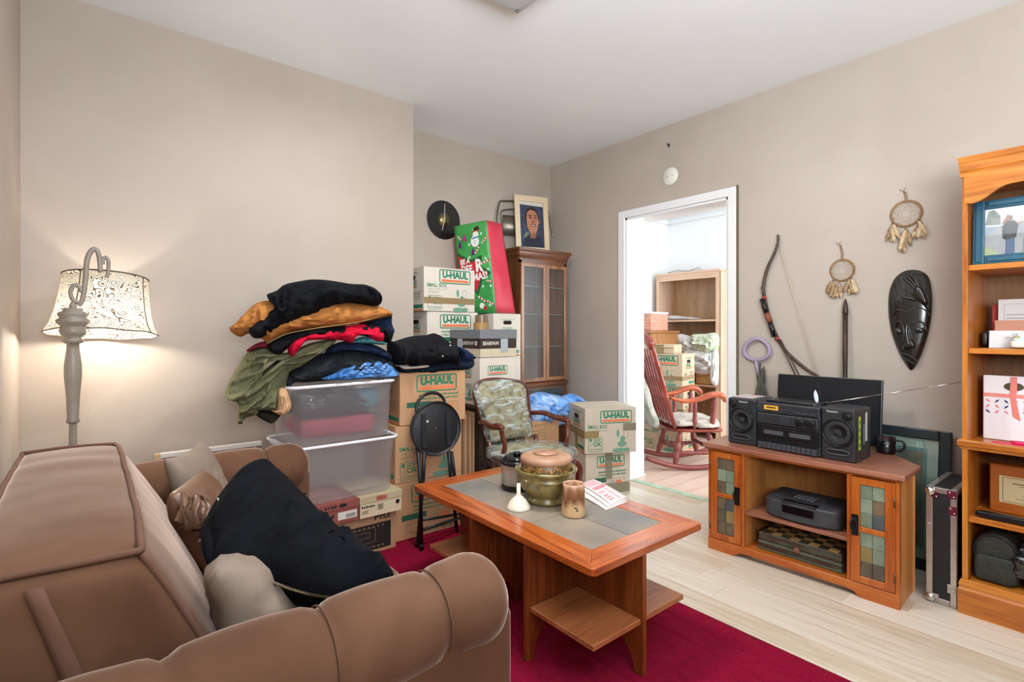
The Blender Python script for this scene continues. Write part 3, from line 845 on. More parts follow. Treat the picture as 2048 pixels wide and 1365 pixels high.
for z in (0.396,):
    M().box(bx0 + 0.006, bx1 - 0.01, by0 + .018, by1 - .018, z - 0.022, z, T=kT).build('shelf', BO('y'), bk, bevel=0.002)
for z in (0.700, 0.138, 1.80):
    M().box(bx0 + 0.0, bx1 - 0.01, by0 + .018, by1 - .018, z - 0.022, z, T=kT).build('fixed_shelf', BO('y'), bk, bevel=0.002)
def mould(prof, name):   # profile (out, z) swept along the front and the left end
    b = M()
    def sec(o_, z, c): return (bx0 - o_, c[0] + (o_ if c[1] > 0 else -o_), z)
    n = len(prof)
    vs = [(bx0 - o_, by0 - o_, z) for o_, z in prof] + [(bx0 - o_, by1 + o_, z) for o_, z in prof] + [(bx1, by1 + o_, z) for o_, z in prof]
    fs = []
    for s_ in range(2):
        for i in range(n - 1):
            fs.append((s_ * n + i, s_ * n + i + 1, (s_ + 1) * n + i + 1, (s_ + 1) * n + i))
    b.add(vs, fs, T=kT, smooth=False)
    return b.build(name, BO('y'), bk, fixn=True)
mould([(0.0, 1.775), (0.004, 1.775), (0.006, 1.79), (0.003, 1.795), (0.007, 1.80), (0.008, 1.83), (0.012, 1.834), (0.010, 1.838), (0.014, 1.855), (0.0, 1.857), (-0.2, 1.857)], 'cornice')
mould([(0.0, 0.668), (0.004, 0.670), (0.007, 0.678), (0.013, 0.684), (0.014, 0.700), (0.010, 0.706), (0.0, 0.708), (-0.005, 0.708)], 'waist_moulding')
mould([(0.0, 0.138), (0.006, 0.134), (0.010, 0.118), (0.008, 0.106), (0.013, 0.098), (0.012, 0.0), (0.0, 0.0)], 'plinth')
# shaped valance
P = [(by1 - 0.006, 1.776), (by1 - 0.006, 1.668)]
for i in range(9):
    t = i / 8; P.append((by1 - 0.03 - 0.115 * t, 1.664 + 0.056 * (3 * t * t - 2 * t ** 3)))
P += [(0.2, 1.728), (0.03, 1.735), (-0.14, 1.728)]
for i in range(9):
    t = 1 - i / 8; P.append((by0 + 0.03 + 0.115 * t, 1.664 + 0.056 * (3 * t * t - 2 * t ** 3)))
P += [(by0 + 0.006, 1.668), (by0 + 0.006, 1.776)]
M().prism(P, bx0 - 0.004, bx0 + 0.014, 'yz', T=kT).build('valance', BO('y'), bk, bevel=0.001)

# ================================================================ CARDBOARD MOVING BOXES
CARD = mat('brown cardboard', 'BC8F68', 0.8, 'C69B75', 2.5, bs=0.05, bscale=60)
CARDLIT = mat('cardboard in daylight', 'D8CEC2', 0.8, 'DFD6CB', 2.5, bs=0.05, bscale=60)  # brown card lightened: daylight from the doorway is put into the colour
PG = mat('green print', '2E7E5E', 0.7)
PO = mat('orange print', 'E07A4E', 0.7)
PK = mat('dark green print', '275F49', 0.7)
TAPE = mat('brown packing tape', 'A38A62', 0.25, alpha=0.80, spec=0.6)
TAPEC = mat('clear packing tape', '98917C', 0.2, alpha=0.55, spec=0.7)
def rrect(mb, cx, cz, w_, h_, t, m, T, r=0.012, n=5):
    # rounded outline drawn as a narrow band in the face plane
    def ring(o_):
        pts = []
        W, Hh, rr = w_ / 2 + o_, h_ / 2 + o_, max(0.001, r + o_)
        for qx, qz, a0 in ((1, 1, 0), (-1, 1, 90), (-1, -1, 180), (1, -1, 270)):
            for i in range(n + 1):
                a = R(a0 + 90 * i / n)
                pts.append((cx + qx * (W - rr) + rr * math.cos(a), cz + qz * (Hh - rr) + rr * math.sin(a), 0))
        return pts
    a, c_ = ring(0), ring(-t); k = len(a)
    mb.add(a + c_, [(i, (i + 1) % k, k + (i + 1) % k, k + i) for i in range(k)], m, T)
def quad(mb, x0, x1, z0, z1, m, T): mb.add([(x0, z0, 0), (x1, z0, 0), (x1, z1, 0), (x0, z1, 0)], [(0, 1, 2, 3)], m, T)
def logo(mb, cx, cz, w_, T, bold=0.022):
    h_ = w_ * 0.38
    rrect(mb, cx, cz, w_, h_, w_ * 0.028, 0, T, r=w_ * 0.06)
    mb.text('U-HAUL', h_ * 0.66, T @ Matrix.Translation((cx, cz + h_ * 0.12, 0.0003)), 0, bold=0.055, width=w_ * 0.82)
    quad(mb, cx - w_ * 0.43, cx + w_ * 0.43, cz - h_ * 0.38, cz - h_ * 0.20, 1, T)
def plants(mb, cx, cz, k, T):
    # the printed picture of a wrapped vase and bowl
    def disc(x, z, a, b_, n=14): mb.add([(x + a * math.cos(2 * PI * i / n), z + b_ * math.sin(2 * PI * i / n), 0.0002) for i in range(n)], [tuple(range(n))], 2, T)
    disc(cx, cz - .035 * k, .030 * k, .018 * k); disc(cx - .02 * k, cz - .072 * k, .042 * k, .014 * k); disc(cx - .026 * k, cz + .028 * k, .010 * k, .024 * k); disc(cx + .004 * k, cz - .005 * k, .016 * k, .018 * k)
    rrect(mb, cx + .024 * k, cz + .025 * k, .03 * k, .05 * k, .003 * k, 2, T, r=.012 * k); disc(cx + .03 * k, cz - .07 * k, .02 * k, .012 * k)
PGL = mat('pale green print', '6E9E86', 0.8)
def print_small(W, Hh, T):
    mb = M()
    logo(mb, 0.04, Hh * 0.30, W * 0.62, T)
    mb.text('SMALL BOX', 0.034, T @ Matrix.Translation((-W * 0.26, Hh * 0.085, 0.0002)), 0, bold=0.02, width=W * 0.38)
    mb.text('16 3/8" x 12 5/8" x 12 5/8"', 0.014, T @ Matrix.Translation((-W * 0.25, Hh * 0.0, 0.0002)), 0, shear=0.2, width=W * 0.36)
    mb.text('1.5 CU FT', 0.019, T @ Matrix.Translation((-W * 0.33, -Hh * 0.07, 0.0002)), 0, shear=0.2, bold=0.01, width=W * 0.20)
    rrect(mb, -W * 0.30, -Hh * 0.30, W * 0.27, Hh * 0.32, 0.003, 0, T)
    quad(mb, -W * 0.41, -W * 0.37, -Hh * 0.235, -Hh * 0.165, 0, T); quad(mb, -W * 0.34, -W * 0.19, -Hh * 0.190, -Hh * 0.175, 0, T); quad(mb, -W * 0.34, -W * 0.21, -Hh * 0.225, -Hh * 0.210, 0, T)
    mb.text('OK', 0.042, T @ Matrix.Translation((-W * 0.265, -Hh * 0.30, 0.0002)), 0, bold=0.03)
    mb.add([(-W * .40, -Hh * .29, .0002), (-W * .385, -Hh * .335, .0002), (-W * .335, -Hh * .22, .0002), (-W * .385, -Hh * .315, .0002)], [(0, 1, 2, 3)], 0, T)
    mb.text('FOR SHIPPING', 0.015, T @ Matrix.Translation((-W * 0.30, -Hh * 0.41, 0.0002)), 0, bold=0.01, width=W * 0.23)
    plants(mb, W * 0.22, -Hh * 0.18, 1.15, T)
    return mb
def print_spec(W, Hh, T, first='Specifically Sized and Manufactured', second='to Make Packing and Loading Easier'):
    mb = M()
    logo(mb, 0.02, Hh * 0.28, W * 0.62, T)
    mb.text(first, 0.018, T @ Matrix.Translation((0.03, Hh * 0.055, 0.0002)), 0, bold=0.03, shear=0.2, width=W * 0.62)
    mb.text(second, 0.018, T @ Matrix.Translation((0.03, -Hh * 0.015, 0.0002)), 0, bold=0.03, shear=0.2, width=W * 0.62)
    quad(mb, -W * 0.40, -W * 0.04, -Hh * 0.17, -Hh * 0.07, 2, T)
    mb.add([(-W * 0.14, -Hh * 0.17, 0), (-W * 0.18, -Hh * 0.24, 0), (-W * 0.10, -Hh * 0.17, 0)], [(0, 1, 2)], 2, T)
    rrect(mb, -W * 0.22, -Hh * 0.32, W * 0.22, Hh * 0.16, 0.0015, 2, T, r=0.004); rrect(mb, -W * 0.22, -Hh * 0.30, W * 0.12, Hh * 0.22, 0.0015, 2, T, r=0.004)
    rrect(mb, W * 0.20, -Hh * 0.20, W * 0.36, Hh * 0.18, 0.0015, 2, T, r=0.003); quad(mb, W * 0.18, W * 0.30, -Hh * 0.27, -Hh * 0.15, 1, T)
    rrect(mb, W * 0.10, -Hh * 0.21, W * 0.07, Hh * 0.12, 0.003, 2, T, r=0.006)
    mb.text('RECYCLE  REUSE', 0.022, T @ Matrix.Translation((W * 0.12, -Hh * 0.42, 0.0002)), 0, bold=0.01, shear=0.3, width=W * 0.45)
    return mb
def print_end(W, Hh, T):
    mb = M()
    mb.text('EASY GRIP HANDLES', 0.013, T @ Matrix.Translation((0, Hh * 0.37, 0.0002)), 2, bold=0.008, width=W * 0.5)
    logo(mb, 0.0, Hh * 0.12, W * 0.42, T)
    mb.text('SAVE!', 0.026, T @ Matrix.Translation((-W * 0.24, -Hh * 0.13, 0.0002)), 2, bold=0.02)
    rrect(mb, -W * 0.22, -Hh * 0.13, W * 0.30, Hh * 0.16, 0.0015, 2, T, r=0.015)
    for k in range(4): mb.text(('BUY A BUNDLE &', 'SAVE EVEN MORE', 'Visit our website', 'to learn more')[k], 0.014, T @ Matrix.Translation((W * 0.22, -Hh * (0.07 + 0.05 * k), 0.0002)), 2, bold=0.006, width=W * (0.30 - 0.02 * k))
    quad(mb, W * 0.0, W * 0.44, -Hh * 0.43, -Hh * 0.35, 0, T); quad(mb, W * 0.0, W * 0.44, -Hh * 0.49, -Hh * 0.455, 1, T)
    return mb
def print_move(W, Hh, T):
    mb = M(); logo(mb, -W * 0.02, Hh * 0.22, W * 0.55, T)
    mb.text('Moving and', 0.036, T @ Matrix.Translation((-W * 0.02, -Hh * 0.10, .0002)), 0, bold=0.02, shear=0.2, width=W * 0.52)
    mb.text('Storage Boxes', 0.036, T @ Matrix.Translation((0.01, -Hh * 0.22, .0002)), 0, bold=0.02, shear=0.2, width=W * 0.6)
    return mb
def moving_box(x, y, z, rz, W, D, Hh, label, front='small', end='end', card=None, tapes=(), hole=True, group='printed moving boxes', ends=(-1,), endtape=False, tilt=(0, 0)):
    """x, y: middle of the front face's foot; the front face looks along local -y"""
    t = thing('moving_box', label, 'box', (x, y, z), rz, group)
    t.rotation_euler = (tilt[0], tilt[1], rz)
    card = card or CARD
    b = M().box(-W / 2, W / 2, 0, D, 0.0, Hh - 0.004)
    b.build('carton', card, t, bevel=0.003)
    # the four top flaps folded shut
    fl = M()
    fl.box(-W / 2 + .001, W / 2 - .001, 0.001, D / 2 - 0.0015, Hh - 0.004, Hh - 0.0005)
    fl.build('flap', card, t, bevel=0.001)
    fl = M(); fl.box(-W / 2 + .001, W / 2 - .001, D / 2 + 0.0015, D - .001, Hh - 0.004, Hh)
    fl.build('flap', card, t, bevel=0.001)
    T = trans(0, -0.0008, Hh / 2, rx=R(90))
    pr = {'small': print_small, 'spec': print_spec, 'move': print_move, 'end': print_end}.get(front)
    if pr: pr(W, Hh, T).build('printing', [PG, PO, PGL if front == 'small' else PK], t, fixn=False)
    for e in ends:
        TE = trans(e * (W / 2 + 0.0008), D / 2, Hh / 2, rx=R(90), rz=R(90 * e))
        if end == 'end': print_end(D, Hh, TE).build('end_printing', [PG, PO, PK], t, fixn=False)
        elif end == 'logo':
            mb = M(); logo(mb, 0, Hh * 0.15, D * 0.45, TE)
            mb.text('SMALL BOX', 0.034, TE @ Matrix.Translation((0, -Hh * .1, 0)), 0, bold=0.012, width=D * 0.4); plants(mb, 0.05, -Hh * .2, .8, TE)
            mb.build('end_printing', [PG, PO, PGL], t, fixn=False)
        if hole:
            hb = M(); pts = []
            for q, a0 in ((1, -90), (-1, 90)):
                for i in range(7): a = R(a0 + 30 * i); pts.append((q * 0.030 + 0.015 * math.cos(a), 0.015 * math.sin(a)))
            hb.prism(pts, -0.004, 0.0012, 'xy', T=TE @ Matrix.Translation((0, Hh * 0.27, 0)))
            hb.build('hand_hole', DARK, t)
    for (kind, a0, a1, c0, c1) in tapes:      # strips on the front: spans in x and z
        M().box(a0, a1, -0.0016, -0.0009, c0, c1).build('tape', kind, t)
    if endtape:
        M().box(-W / 2 - 0.0016, -W / 2 - 0.0009, 0.0, D, endtape[0], endtape[1]).build('tape', TAPE, t)
        M().box(-W / 2 - 0.0022, -W / 2 - 0.0016, D / 2 - .025, D / 2 + .025, 0, endtape[1]).build('tape', TAPE, t)
        M().box(-W / 2, -W / 2 + 0.10, -0.0016, -0.0009, endtape[0], endtape[1]).build('tape', TAPE, t)
    return t
SB = (0.416, 0.320, 0.309)
# stack beside the plastic bins, three high
zb = RUGZ
moving_box(1.480, 2.545, zb, R(-1.5), *SB, 'brown printed moving box at the foot of the stack behind the folded stool', 'spec', ends=(-1,))
moving_box(1.487, 2.550, zb + .310, R(-0.8), *SB, 'brown printed moving box in the middle of the stack behind the stool', 'small', ends=(-1,))
moving_box(1.505, 2.535, zb + .620, R(-4.5), 0.405, 0.32, 0.287, 'brown printed moving box topped with folded black trousers', 'spec', ends=(-1,), tapes=((CARD, 0.1, 0.12, 0.0, 0.001),))
# alcove: boxes seen over the trousers
LITCARD = CARDLIT
for k in range(1):
    if k == 0: moving_box(1.962, 3.07, 0.0, 0, 0.416, 0.32, 0.323, 'plain moving box at the bottom of the alcove stack', None, ends=(), hole=False)
moving_box(1.962, 3.07, 0.324, 0, 0.416, 0.32, 0.323, 'second moving box of the alcove stack, hidden by trousers', None, ends=(), hole=False)
moving_box(1.962, 3.07, 0.648, 0, 0.416, 0.32, 0.323, 'third moving box of the alcove stack behind the trousers', None, ends=(), hole=False)
moving_box(1.975, 3.063, 0.973, R(0), 0.416, .32, 0.309, 'beige daylit printed moving box under the topmost alcove box', 'spec', ends=(-1,), card=LITCARD)
moving_box(1.945, 3.055, 1.283, R(0.5), 0.416, .32, 0.300, 'pale daylit printed moving box with tape band, highest in the alcove', 'small', ends=(-1,), card=LITCARD,
           tapes=((TAPE, -0.208, 0.208, 0.052, 0.094),))
# ================================================================ PLASTIC BINS, SHOE BOXES, BOARD BEHIND THE SOFA
m = bpy.data.materials.new('frosted clear plastic'); nt, N, L, b_ = nodes_of(m)
b_.inputs['Base Color'].default_value = rgb('F4F4F8'); b_.inputs['Roughness'].default_value = 0.3
tr = N.new('ShaderNodeBsdfTransparent'); tr.inputs[0].default_value = rgb('FCFCFE')
mx = N.new('ShaderNodeMixShader'); mx.inputs[0].default_value = 0.32
tl = N.new('ShaderNodeBsdfTranslucent'); tl.inputs[0].default_value = rgb('FFFFFF'); m2 = N.new('ShaderNodeMixShader'); m2.inputs[0].default_value = 0.45
L.new(b_.outputs[0], m2.inputs[1]); L.new(tl.outputs[0], m2.inputs[2])
L.new(tr.outputs[0], mx.inputs[1]); L.new(m2.outputs[0], mx.inputs[2]); L.new(mx.outputs[0], N['Material Output'].inputs[0])
BINP = m
RIMP = mat('white bin rim plastic', 'E4E5EC', 0.35)
def bin_(x, y, z, W, D, Hh, label, ry=0.0, panel=False):
    t = thing('storage_bin', label, 'storage bin', (x, y, z), 0, 'clear plastic storage bins')
    t.rotation_euler = (0, ry, 0)
    k = 0.93
    b = M()
    def ring(w_, d_, zz, r=0.04, n=4):
        out = []
        for qx, qy, a0 in ((1, 1, 0), (-1, 1, 90), (-1, -1, 180), (1, -1, 270)):
            for i in range(n + 1):
                a = R(a0 + 90 * i / n); out.append((qx * (w_ / 2 - r) + r * math.cos(a), D / 2 + qy * (d_ / 2 - r) + r * math.sin(a), zz))
        return out
    rings = [ring(W * k * .96, D * k * .96, 0.0), ring(W * k, D * k, 0.012), ring(W * 0.975, D * 0.975, Hh * 0.80), ring(W * 0.985, D * 0.985, Hh * 0.81), ring(W, D, Hh - 0.004)]
    n = len(rings[0]); vs = [p for r_ in rings for p in r_]
    fs = [tuple(range(n))[::-1]]
    for i in range(len(rings) - 1):
        for j in range(n): fs.append((i * n + j, i * n + (j + 1) % n, (i + 1) * n + (j + 1) % n, (i + 1) * n + j))
    b.add(vs, fs, smooth=True); b.build('body', BINP, t, fixn=False)
    rp = ring(W + 0.018, D + 0.018, Hh - 0.004, 0.05, 6)
    M().tube(rp, 0.0085, 8, closed=True, sx=1.0).build('rim', RIMP, t)
    hd = M(); hd.box(-W / 2 - 0.020, -W / 2 + 0.004, D / 2 - .09, D / 2 + .09, Hh - 0.016, Hh + 0.008)
    hd.build('handle', mat('grey translucent grip', 'B9C0CC', 0.3), t, bevel=0.006, seg=2)
    hd = M(); hd.box(W / 2 - 0.004, W / 2 + 0.014, D / 2 - .09, D / 2 + .09, Hh - 0.016, Hh + 0.008)
    hd.build('handle', mat('grey translucent grip', 'B9C0CC', 0.3), t, bevel=0.006, seg=2)
    return t
bin_(0.988, 2.480, 0.322, 0.530, 0.40, 0.282, 'empty frosted storage bin under the full one, standing on shoe boxes')
bin_(0.992, 2.505, 0.600, 0.520, 0.38, 0.290, 'full frosted storage bin heaped with coats, upper of the two', ry=R(-0.8))
def lump(name, label, cat, mt, c, s, e=3.0, n=14, amp=0.02, nsc=7, seed=0, group=None, rz=0.0, fn=None, rx=0, ry=0):
    T = trans(c[0], c[1], c[2], rx, ry, rz, s)
    return solo(M().soft(T, e=e, n=n, amp=amp, nsc=nsc, seed=seed, fn=fn), name, mt, label, cat, group)
CL_RED = mat('maroon red fleece', '8E2C3C', 0.9, 'A0384A', 6, bs=0.3, bscale=14)
lump('folded_sweater', 'dark red folded sweater in the bottom of the full bin', 'sweater', CL_RED, (0.992, 2.70, 0.667), (0.212, 0.145, 0.050), e=5, n=16, amp=0.02, nsc=9, seed=2)
lump('stuffed_bag', 'dark grey glossy bag of clothes inside the full bin', 'bag', mat('dark glossy bag plastic', '0A0D11', 0.2, '1E242C', 9, bs=0.6, bscale=22), (0.985, 2.70, 0.785), (0.205, 0.14, 0.060), e=4, n=22, amp=0.035, nsc=13, seed=5)
lump('teal_pouch', 'teal pouch showing through the wall of the full bin', 'pouch', mat('teal cloth', '3F7686', 0.6, bs=0.3, bscale=20), (1.13, 2.60, 0.80), (0.07, 0.05, 0.05), e=3, n=10, amp=0.01, seed=7)

def shoebox(x, y, z, W, D, Hh, body, lid, label, lidh=0.035):
    t = thing('shoe_box', label, 'shoe box', (x, y, z), 0, 'shoe boxes under the bins')
    M().box(-W / 2, W / 2, 0, D, 0, Hh - 0.004).build('box_body', body, t, bevel=0.001)
    M().box(-W / 2 - .003, W / 2 + .003, -0.003, D + .003, Hh - lidh, Hh).build('lid', lid, t, bevel=0.001)
    return t
RB = mat('red brown shoe box card', '8A4A44', 0.7, '955248', 3)
t = shoebox(0.915, 2.472, 0.215, 0.245, 0.33, 0.106, RB, RB, 'reddish brown shoe box left of the beige one under the bin')
mb = M(); T = trans(0, -0.0042, 0.088, rx=R(90))
for k, w_ in enumerate((0.010, 0.007, 0.012, 0.009)): quad(mb, -0.045 + k * 0.016, -0.045 + k * 0.016 + w_, -0.006, 0.006, 0, T)
mb.add([(0.045 + 0.020 * math.cos(a), 0.009 * math.sin(a), 0.0002) for a in [2 * PI * i / 16 for i in range(16)]], [tuple(range(16))], 0, T)
for k in range(8): quad(mb, 0.06 + k * 0.006, 0.0625 + k * 0.006, -0.063, -0.045, 0, trans(0, 0.0008, 0.088, rx=R(90)) @ Matrix.Translation((0, 0, 0.004)))
mb.build('lettering', mat('black print', '1E1A18', 0.7), t)
lab = M(); lab.box(0.02, 0.115, -0.0012, -0.0004, 0.018, 0.055); lab.build('label', mat('white paper label', 'DCD8D2', 0.7), t)
BG = mat('beige shoe box card', 'D6C2A2', 0.7, 'DCCAAC', 3)
t = shoebox(1.158, 2.468, 0.215, 0.225, 0.33, 0.106, BG, mat('olive beige lid', 'B9A988', 0.7), 'beige shoe box beside the brown stack, under the bin')
mb = M(); T = trans(-0.01, -0.0012, 0.045, rx=R(90))
for k in range(6): quad(mb, -0.095 + k * 0.012, -0.086 + k * 0.012, 0.004, 0.014 - 0.002 * (k % 2), 0, T)
for k in range(9): quad(mb, -0.01 + k * 0.0035, -0.0085 + k * 0.0035, -0.018, 0.012, 0, T)
for k in range(3): quad(mb, -0.095, -0.06, -0.012 - k * .006, -0.010 - k * .006, 0, T)
mb.build('lettering', mat('black print', '1E1A18', 0.7), t)
M().lathe([(0.0, 0), (0.011, 0), (0.011, 0.001), (0, 0.001)], 16, T=trans(0.09, -0.0015, 0.05, rx=R(90))).build('finger_hole', DARK, t)
mb = M(); rrect(mb, 0.0, 0.0, 0.06, 0.022, 0.004, 0, trans(0.0, -0.0042, 0.088, rx=R(90)), r=0.01); quad(mb, -0.022, 0.022, -0.004, 0.004, 0, trans(0, -0.0044, 0.088, rx=R(90))); mb.build('emblem', mat('red print', 'B03A34', 0.7), t)
t = thing('electronics_box', 'tan carton printed with a black stereo, under the shoe boxes', 'box', (1.01, 2.500, RUGZ))
M().box(-0.245, 0.245, 0, 0.32, 0, 0.200).build('carton', mat('tan carton', 'B08A66', 0.8, 'BA9470', 3), t, bevel=0.002)
mb = M(); T = trans(0, -0.001, 0, rx=R(90))
mb.text('PYLE', 0.034, T @ Matrix.Translation((0.17, 0.178, 0.0002)), 0, bold=0.03, width=0.09)
quad(mb, -0.20, 0.215, 0.018, 0.150, 0, T)
mb.build('printing', mat('black print', '1E1A18', 0.7), t, fixn=False)
mb = M(); T2 = trans(0, -0.0016, 0, rx=R(90))
rrect(mb, 0.03, 0.095, 0.20, 0.075, 0.002, 0, T2, r=.004); rrect(mb, 0.03, 0.10, 0.14, 0.03, 0.002, 0, T2, r=.004)
for k in range(14): quad(mb, -0.16 + k * 0.025, -0.148 + k * 0.025, 0.030, 0.038, 0, T2); quad(mb, -0.16 + k * 0.025, -0.150 + k * 0.025, 0.132, 0.140, 0, T2)
mb.build('picture_lines', mat('brass print', '8E7A58', 0.5), t, fixn=False)

t = thing('leaning_board', 'mauve brown panel with white top edge standing behind the sofa', 'panel', (0.48, 2.97, 0))
M().box(-0.21, 0.23, -0.012, 0.012, 0.001, 0.545).build('panel', mat('mauve brown laminate', '96756B', 0.5, 'A28176', 4), t)
M().box(-0.215, 0.233, -0.018, 0.018, 0.545, 0.567).build('top_edge', mat('white laminate edge', 'ECE8E4', 0.4), t, bevel=0.002)
M().box(-0.235, -0.21, -0.018, 0.018, 0.001, 0.567).build('end_post', wood('pale pine', 'C9A070', 'D8B488', axis='z', ring=3), t, bevel=0.002)
M().box(0.195, 0.200, -0.0145, -0.012, 0.001, 0.545).build('joint_strip', mat('white laminate edge', 'ECE8E4', 0.4), t)

# ================================================================ THE HEAP OF COATS ON THE BIN
def cloth(name, c1, c2, rough=0.9, sheen=0.2, bs=0.35, bsc=30, spec=0.12):
    return mat(name, c1, rough, c2, 7, bs=bs, bscale=bsc, sheen=sheen, spec=spec)
def zz(pts, k=2.3525, ox=430, oy=540): return [(ox + x / k, oy + y / k) for x, y in pts]
def heap(name, label, cat, mt, pts, spine, Y0, thick, wr=0.016, ang=0.3, wsc=(0.055, 0.016), seed=0, back=1.0, rings=20, cs=6, edge=0.35, group='clothes heaped on the full bin', power=0.5, parts=None):
    def pos(u, v, h):
        q = atY(u, v, Y0); q.y -= h; q.x -= h * 0.25; return q
    mb = M(); blob(mb, pts, spine, thick, pos, max(rings, 20), wr * 1.25, wsc, ang, seed, cs, back=back, edge=edge, power=power)
    return solo(mb, name, mt, label, cat, group)
heap('folded_coat', 'dark charcoal coat hanging over the rim of the full bin', 'coat', cloth('charcoal coat', '222428', '2C2E33'),
     zz([(300, 540), (350, 480), (430, 425), (530, 385), (640, 360), (740, 380), (830, 425), (850, 470), (820, 505), (700, 515), (560, 520), (430, 528), (370, 530), (325, 572), (305, 560)]), zz([(380, 500), (600, 440), (780, 450)]), 2.66, 0.13, seed=1, ang=-0.35, wr=0.02)
heap('folded_sweater', 'navy sweater folded above the blue plastic bag', 'sweater', cloth('navy knit', '141D34', '1B2740'),
     zz([(520, 395), (560, 350), (640, 335), (740, 350), (810, 385), (832, 425), (760, 405), (650, 380)]), zz([(580, 370), (760, 385)]), 2.585, 0.08, seed=2, ang=0.3)
BLUEP = mat('blue plastic bag film', '2E6FB8', 0.22, '6FA4DC', 8, bs=0.8, bscale=16, spec=0.8, lo=0.3, hi=0.72)
heap('plastic_bag', 'blue plastic bag bulging over the full bin rim', 'plastic bag', BLUEP,
     zz([(490, 512), (560, 478), (640, 432), (720, 418), (800, 430), (842, 462), (868, 492), (855, 503), (740, 511), (600, 518)]), zz([(580, 500), (800, 475)]), 2.60, 0.10, wr=0.03, seed=3, ang=0.9, wsc=(0.09, 0.03))
heap('teal_shirt', 'teal printed shirt corner between the red and navy clothes', 'shirt', cloth('teal shirt', '3F8088', '5A9AA0'),
     zz([(630, 345), (670, 322), (720, 314), (790, 335), (800, 352), (740, 350)]), zz([(680, 335), (770, 343)]), 2.575, 0.07, seed=4, ang=0.3)
olive = heap('olive_jacket', 'olive green jacket hanging down left of the bin', 'jacket', cloth('olive cotton', '66674C', '77785A', sheen=0.1),
     zz([(50, 590), (70, 520), (120, 435), (165, 378), (240, 362), (330, 392), (450, 345), (560, 328), (552, 352), (480, 405), (400, 455), (350, 485), (335, 560), (318, 630), (292, 662), (215, 655), (205, 672), (140, 698), (128, 722), (108, 715), (112, 650), (98, 612)]),
     zz([(150, 620), (200, 520), (250, 430), (400, 400), (520, 345)]), 2.615, 0.125, wr=0.032, ang=1.15, wsc=(0.075, 0.02), seed=5, rings=14, power=0.42)
lining = heap('lining_flap', 'dark lining flap hanging under the olive jacket', 'jacket lining', cloth('dark lining', '2A2622', '3A342C'),
     zz([(190, 660), (300, 672), (300, 695), (268, 722), (225, 705), (195, 685)]), zz([(220, 680), (280, 695)]), 2.60, 0.05, seed=6)
attach(lining, olive)
heap('tan_garment', 'tan cloth garment with a tag hanging beside the rim of the full bin', 'cap', cloth('tan twill', 'C09872', 'CDA782'),
     zz([(298, 565), (335, 560), (352, 600), (360, 640), (345, 668), (315, 684), (285, 676), (262, 660), (290, 655)]), zz([(320, 600), (320, 660)]), 2.54, 0.05, seed=7, wr=0.01)
heap('maroon_scarf', 'maroon scarf end sticking out under the tan jacket', 'scarf', cloth('maroon knit', '6E1F30', '85283C'),
     zz([(148, 378), (200, 345), (245, 338), (250, 368), (205, 366), (165, 384)]), zz([(170, 370), (235, 355)]), 2.56, 0.06, seed=8, wr=0.01)
heap('black_shirt', 'black shirt folded between tan jacket and red sweater', 'shirt', cloth('black cotton', '101114', '191A1E'),
     zz([(245, 352), (300, 312), (400, 282), (520, 270), (640, 262), (740, 240), (815, 265), (835, 300), (815, 345), (760, 320), (640, 310), (430, 325), (350, 365), (300, 402), (265, 388)]), zz([(290, 370), (420, 300), (780, 290)]), 2.575, 0.11, seed=9, ang=-0.2)
heap('red_sweater', 'bright red fleece sweater in the middle of the clothes heap', 'sweater', cloth('bright red fleece', 'C40F30', 'D61C3E', sheen=0.5),
     zz([(345, 355), (375, 320), (440, 300), (520, 282), (600, 268), (700, 252), (755, 262), (792, 300), (780, 342), (735, 330), (700, 300), (655, 318), (640, 346), (590, 332), (500, 330), (430, 335), (402, 362), (368, 406), (346, 394)]),
     zz([(365, 370), (430, 318), (620, 300), (760, 305)]), 2.555, 0.105, seed=10, ang=0.1, wr=0.02)
heap('navy_jacket', 'navy jacket end at the right of the heap', 'jacket', cloth('navy jacket', '0E1A30', '16263F'),
     zz([(720, 245), (765, 225), (822, 205), (828, 250), (834, 300), (818, 322), (780, 300)]), zz([(770, 255), (815, 290)]), 2.56, 0.09, seed=11)
TAN = cloth('tan duck canvas', 'A56A35', 'B97C44', sheen=0.1)
tanj = heap('tan_jacket', 'tan canvas work jacket under the topmost black hoodie', 'jacket', TAN,
     zz([(68, 272), (95, 252), (145, 200), (200, 155), (285, 146), (420, 175), (560, 150), (680, 160), (760, 170), (828, 206), (800, 226), (700, 248), (600, 266), (480, 280), (380, 287), (300, 322), (245, 354), (228, 330), (165, 300), (120, 316), (80, 296)]),
     zz([(110, 275), (220, 240), (420, 240), (780, 205)]), 2.545, 0.115, seed=12, ang=-0.25, wr=0.024, rings=14)
heap('black_hoodie', 'black hoodie with trailing sleeve, topmost of the clothes heap', 'hoodie', cloth('black fleece', '0D0E11', '16181C', sheen=0.1),
     zz([(245, 118), (290, 98), (340, 66), (480, 45), (640, 66), (700, 70), (752, 95), (778, 135), (772, 165), (740, 174), (650, 157), (570, 168), (520, 195), (430, 235), (350, 262), (280, 290), (215, 322), (175, 316), (158, 278), (190, 250), (240, 205), (288, 160), (258, 142)]),
     zz([(190, 290), (330, 190), (520, 120), (730, 130)]), 2.515, 0.125, seed=13, ang=-0.15, wr=0.026, rings=14)
b = M().tube(catmull([atY(534, 688, 2.44), atY(575, 668, 2.425), atY(640, 656, 2.42), atY(720, 644, 2.425), atY(775, 628, 2.44)], 6), 0.0025, 6)
attach(solo(b, 'zip', mat('brass zip', '8A7448', 0.4, metal=0.6), 'x', 'x'), tanj)

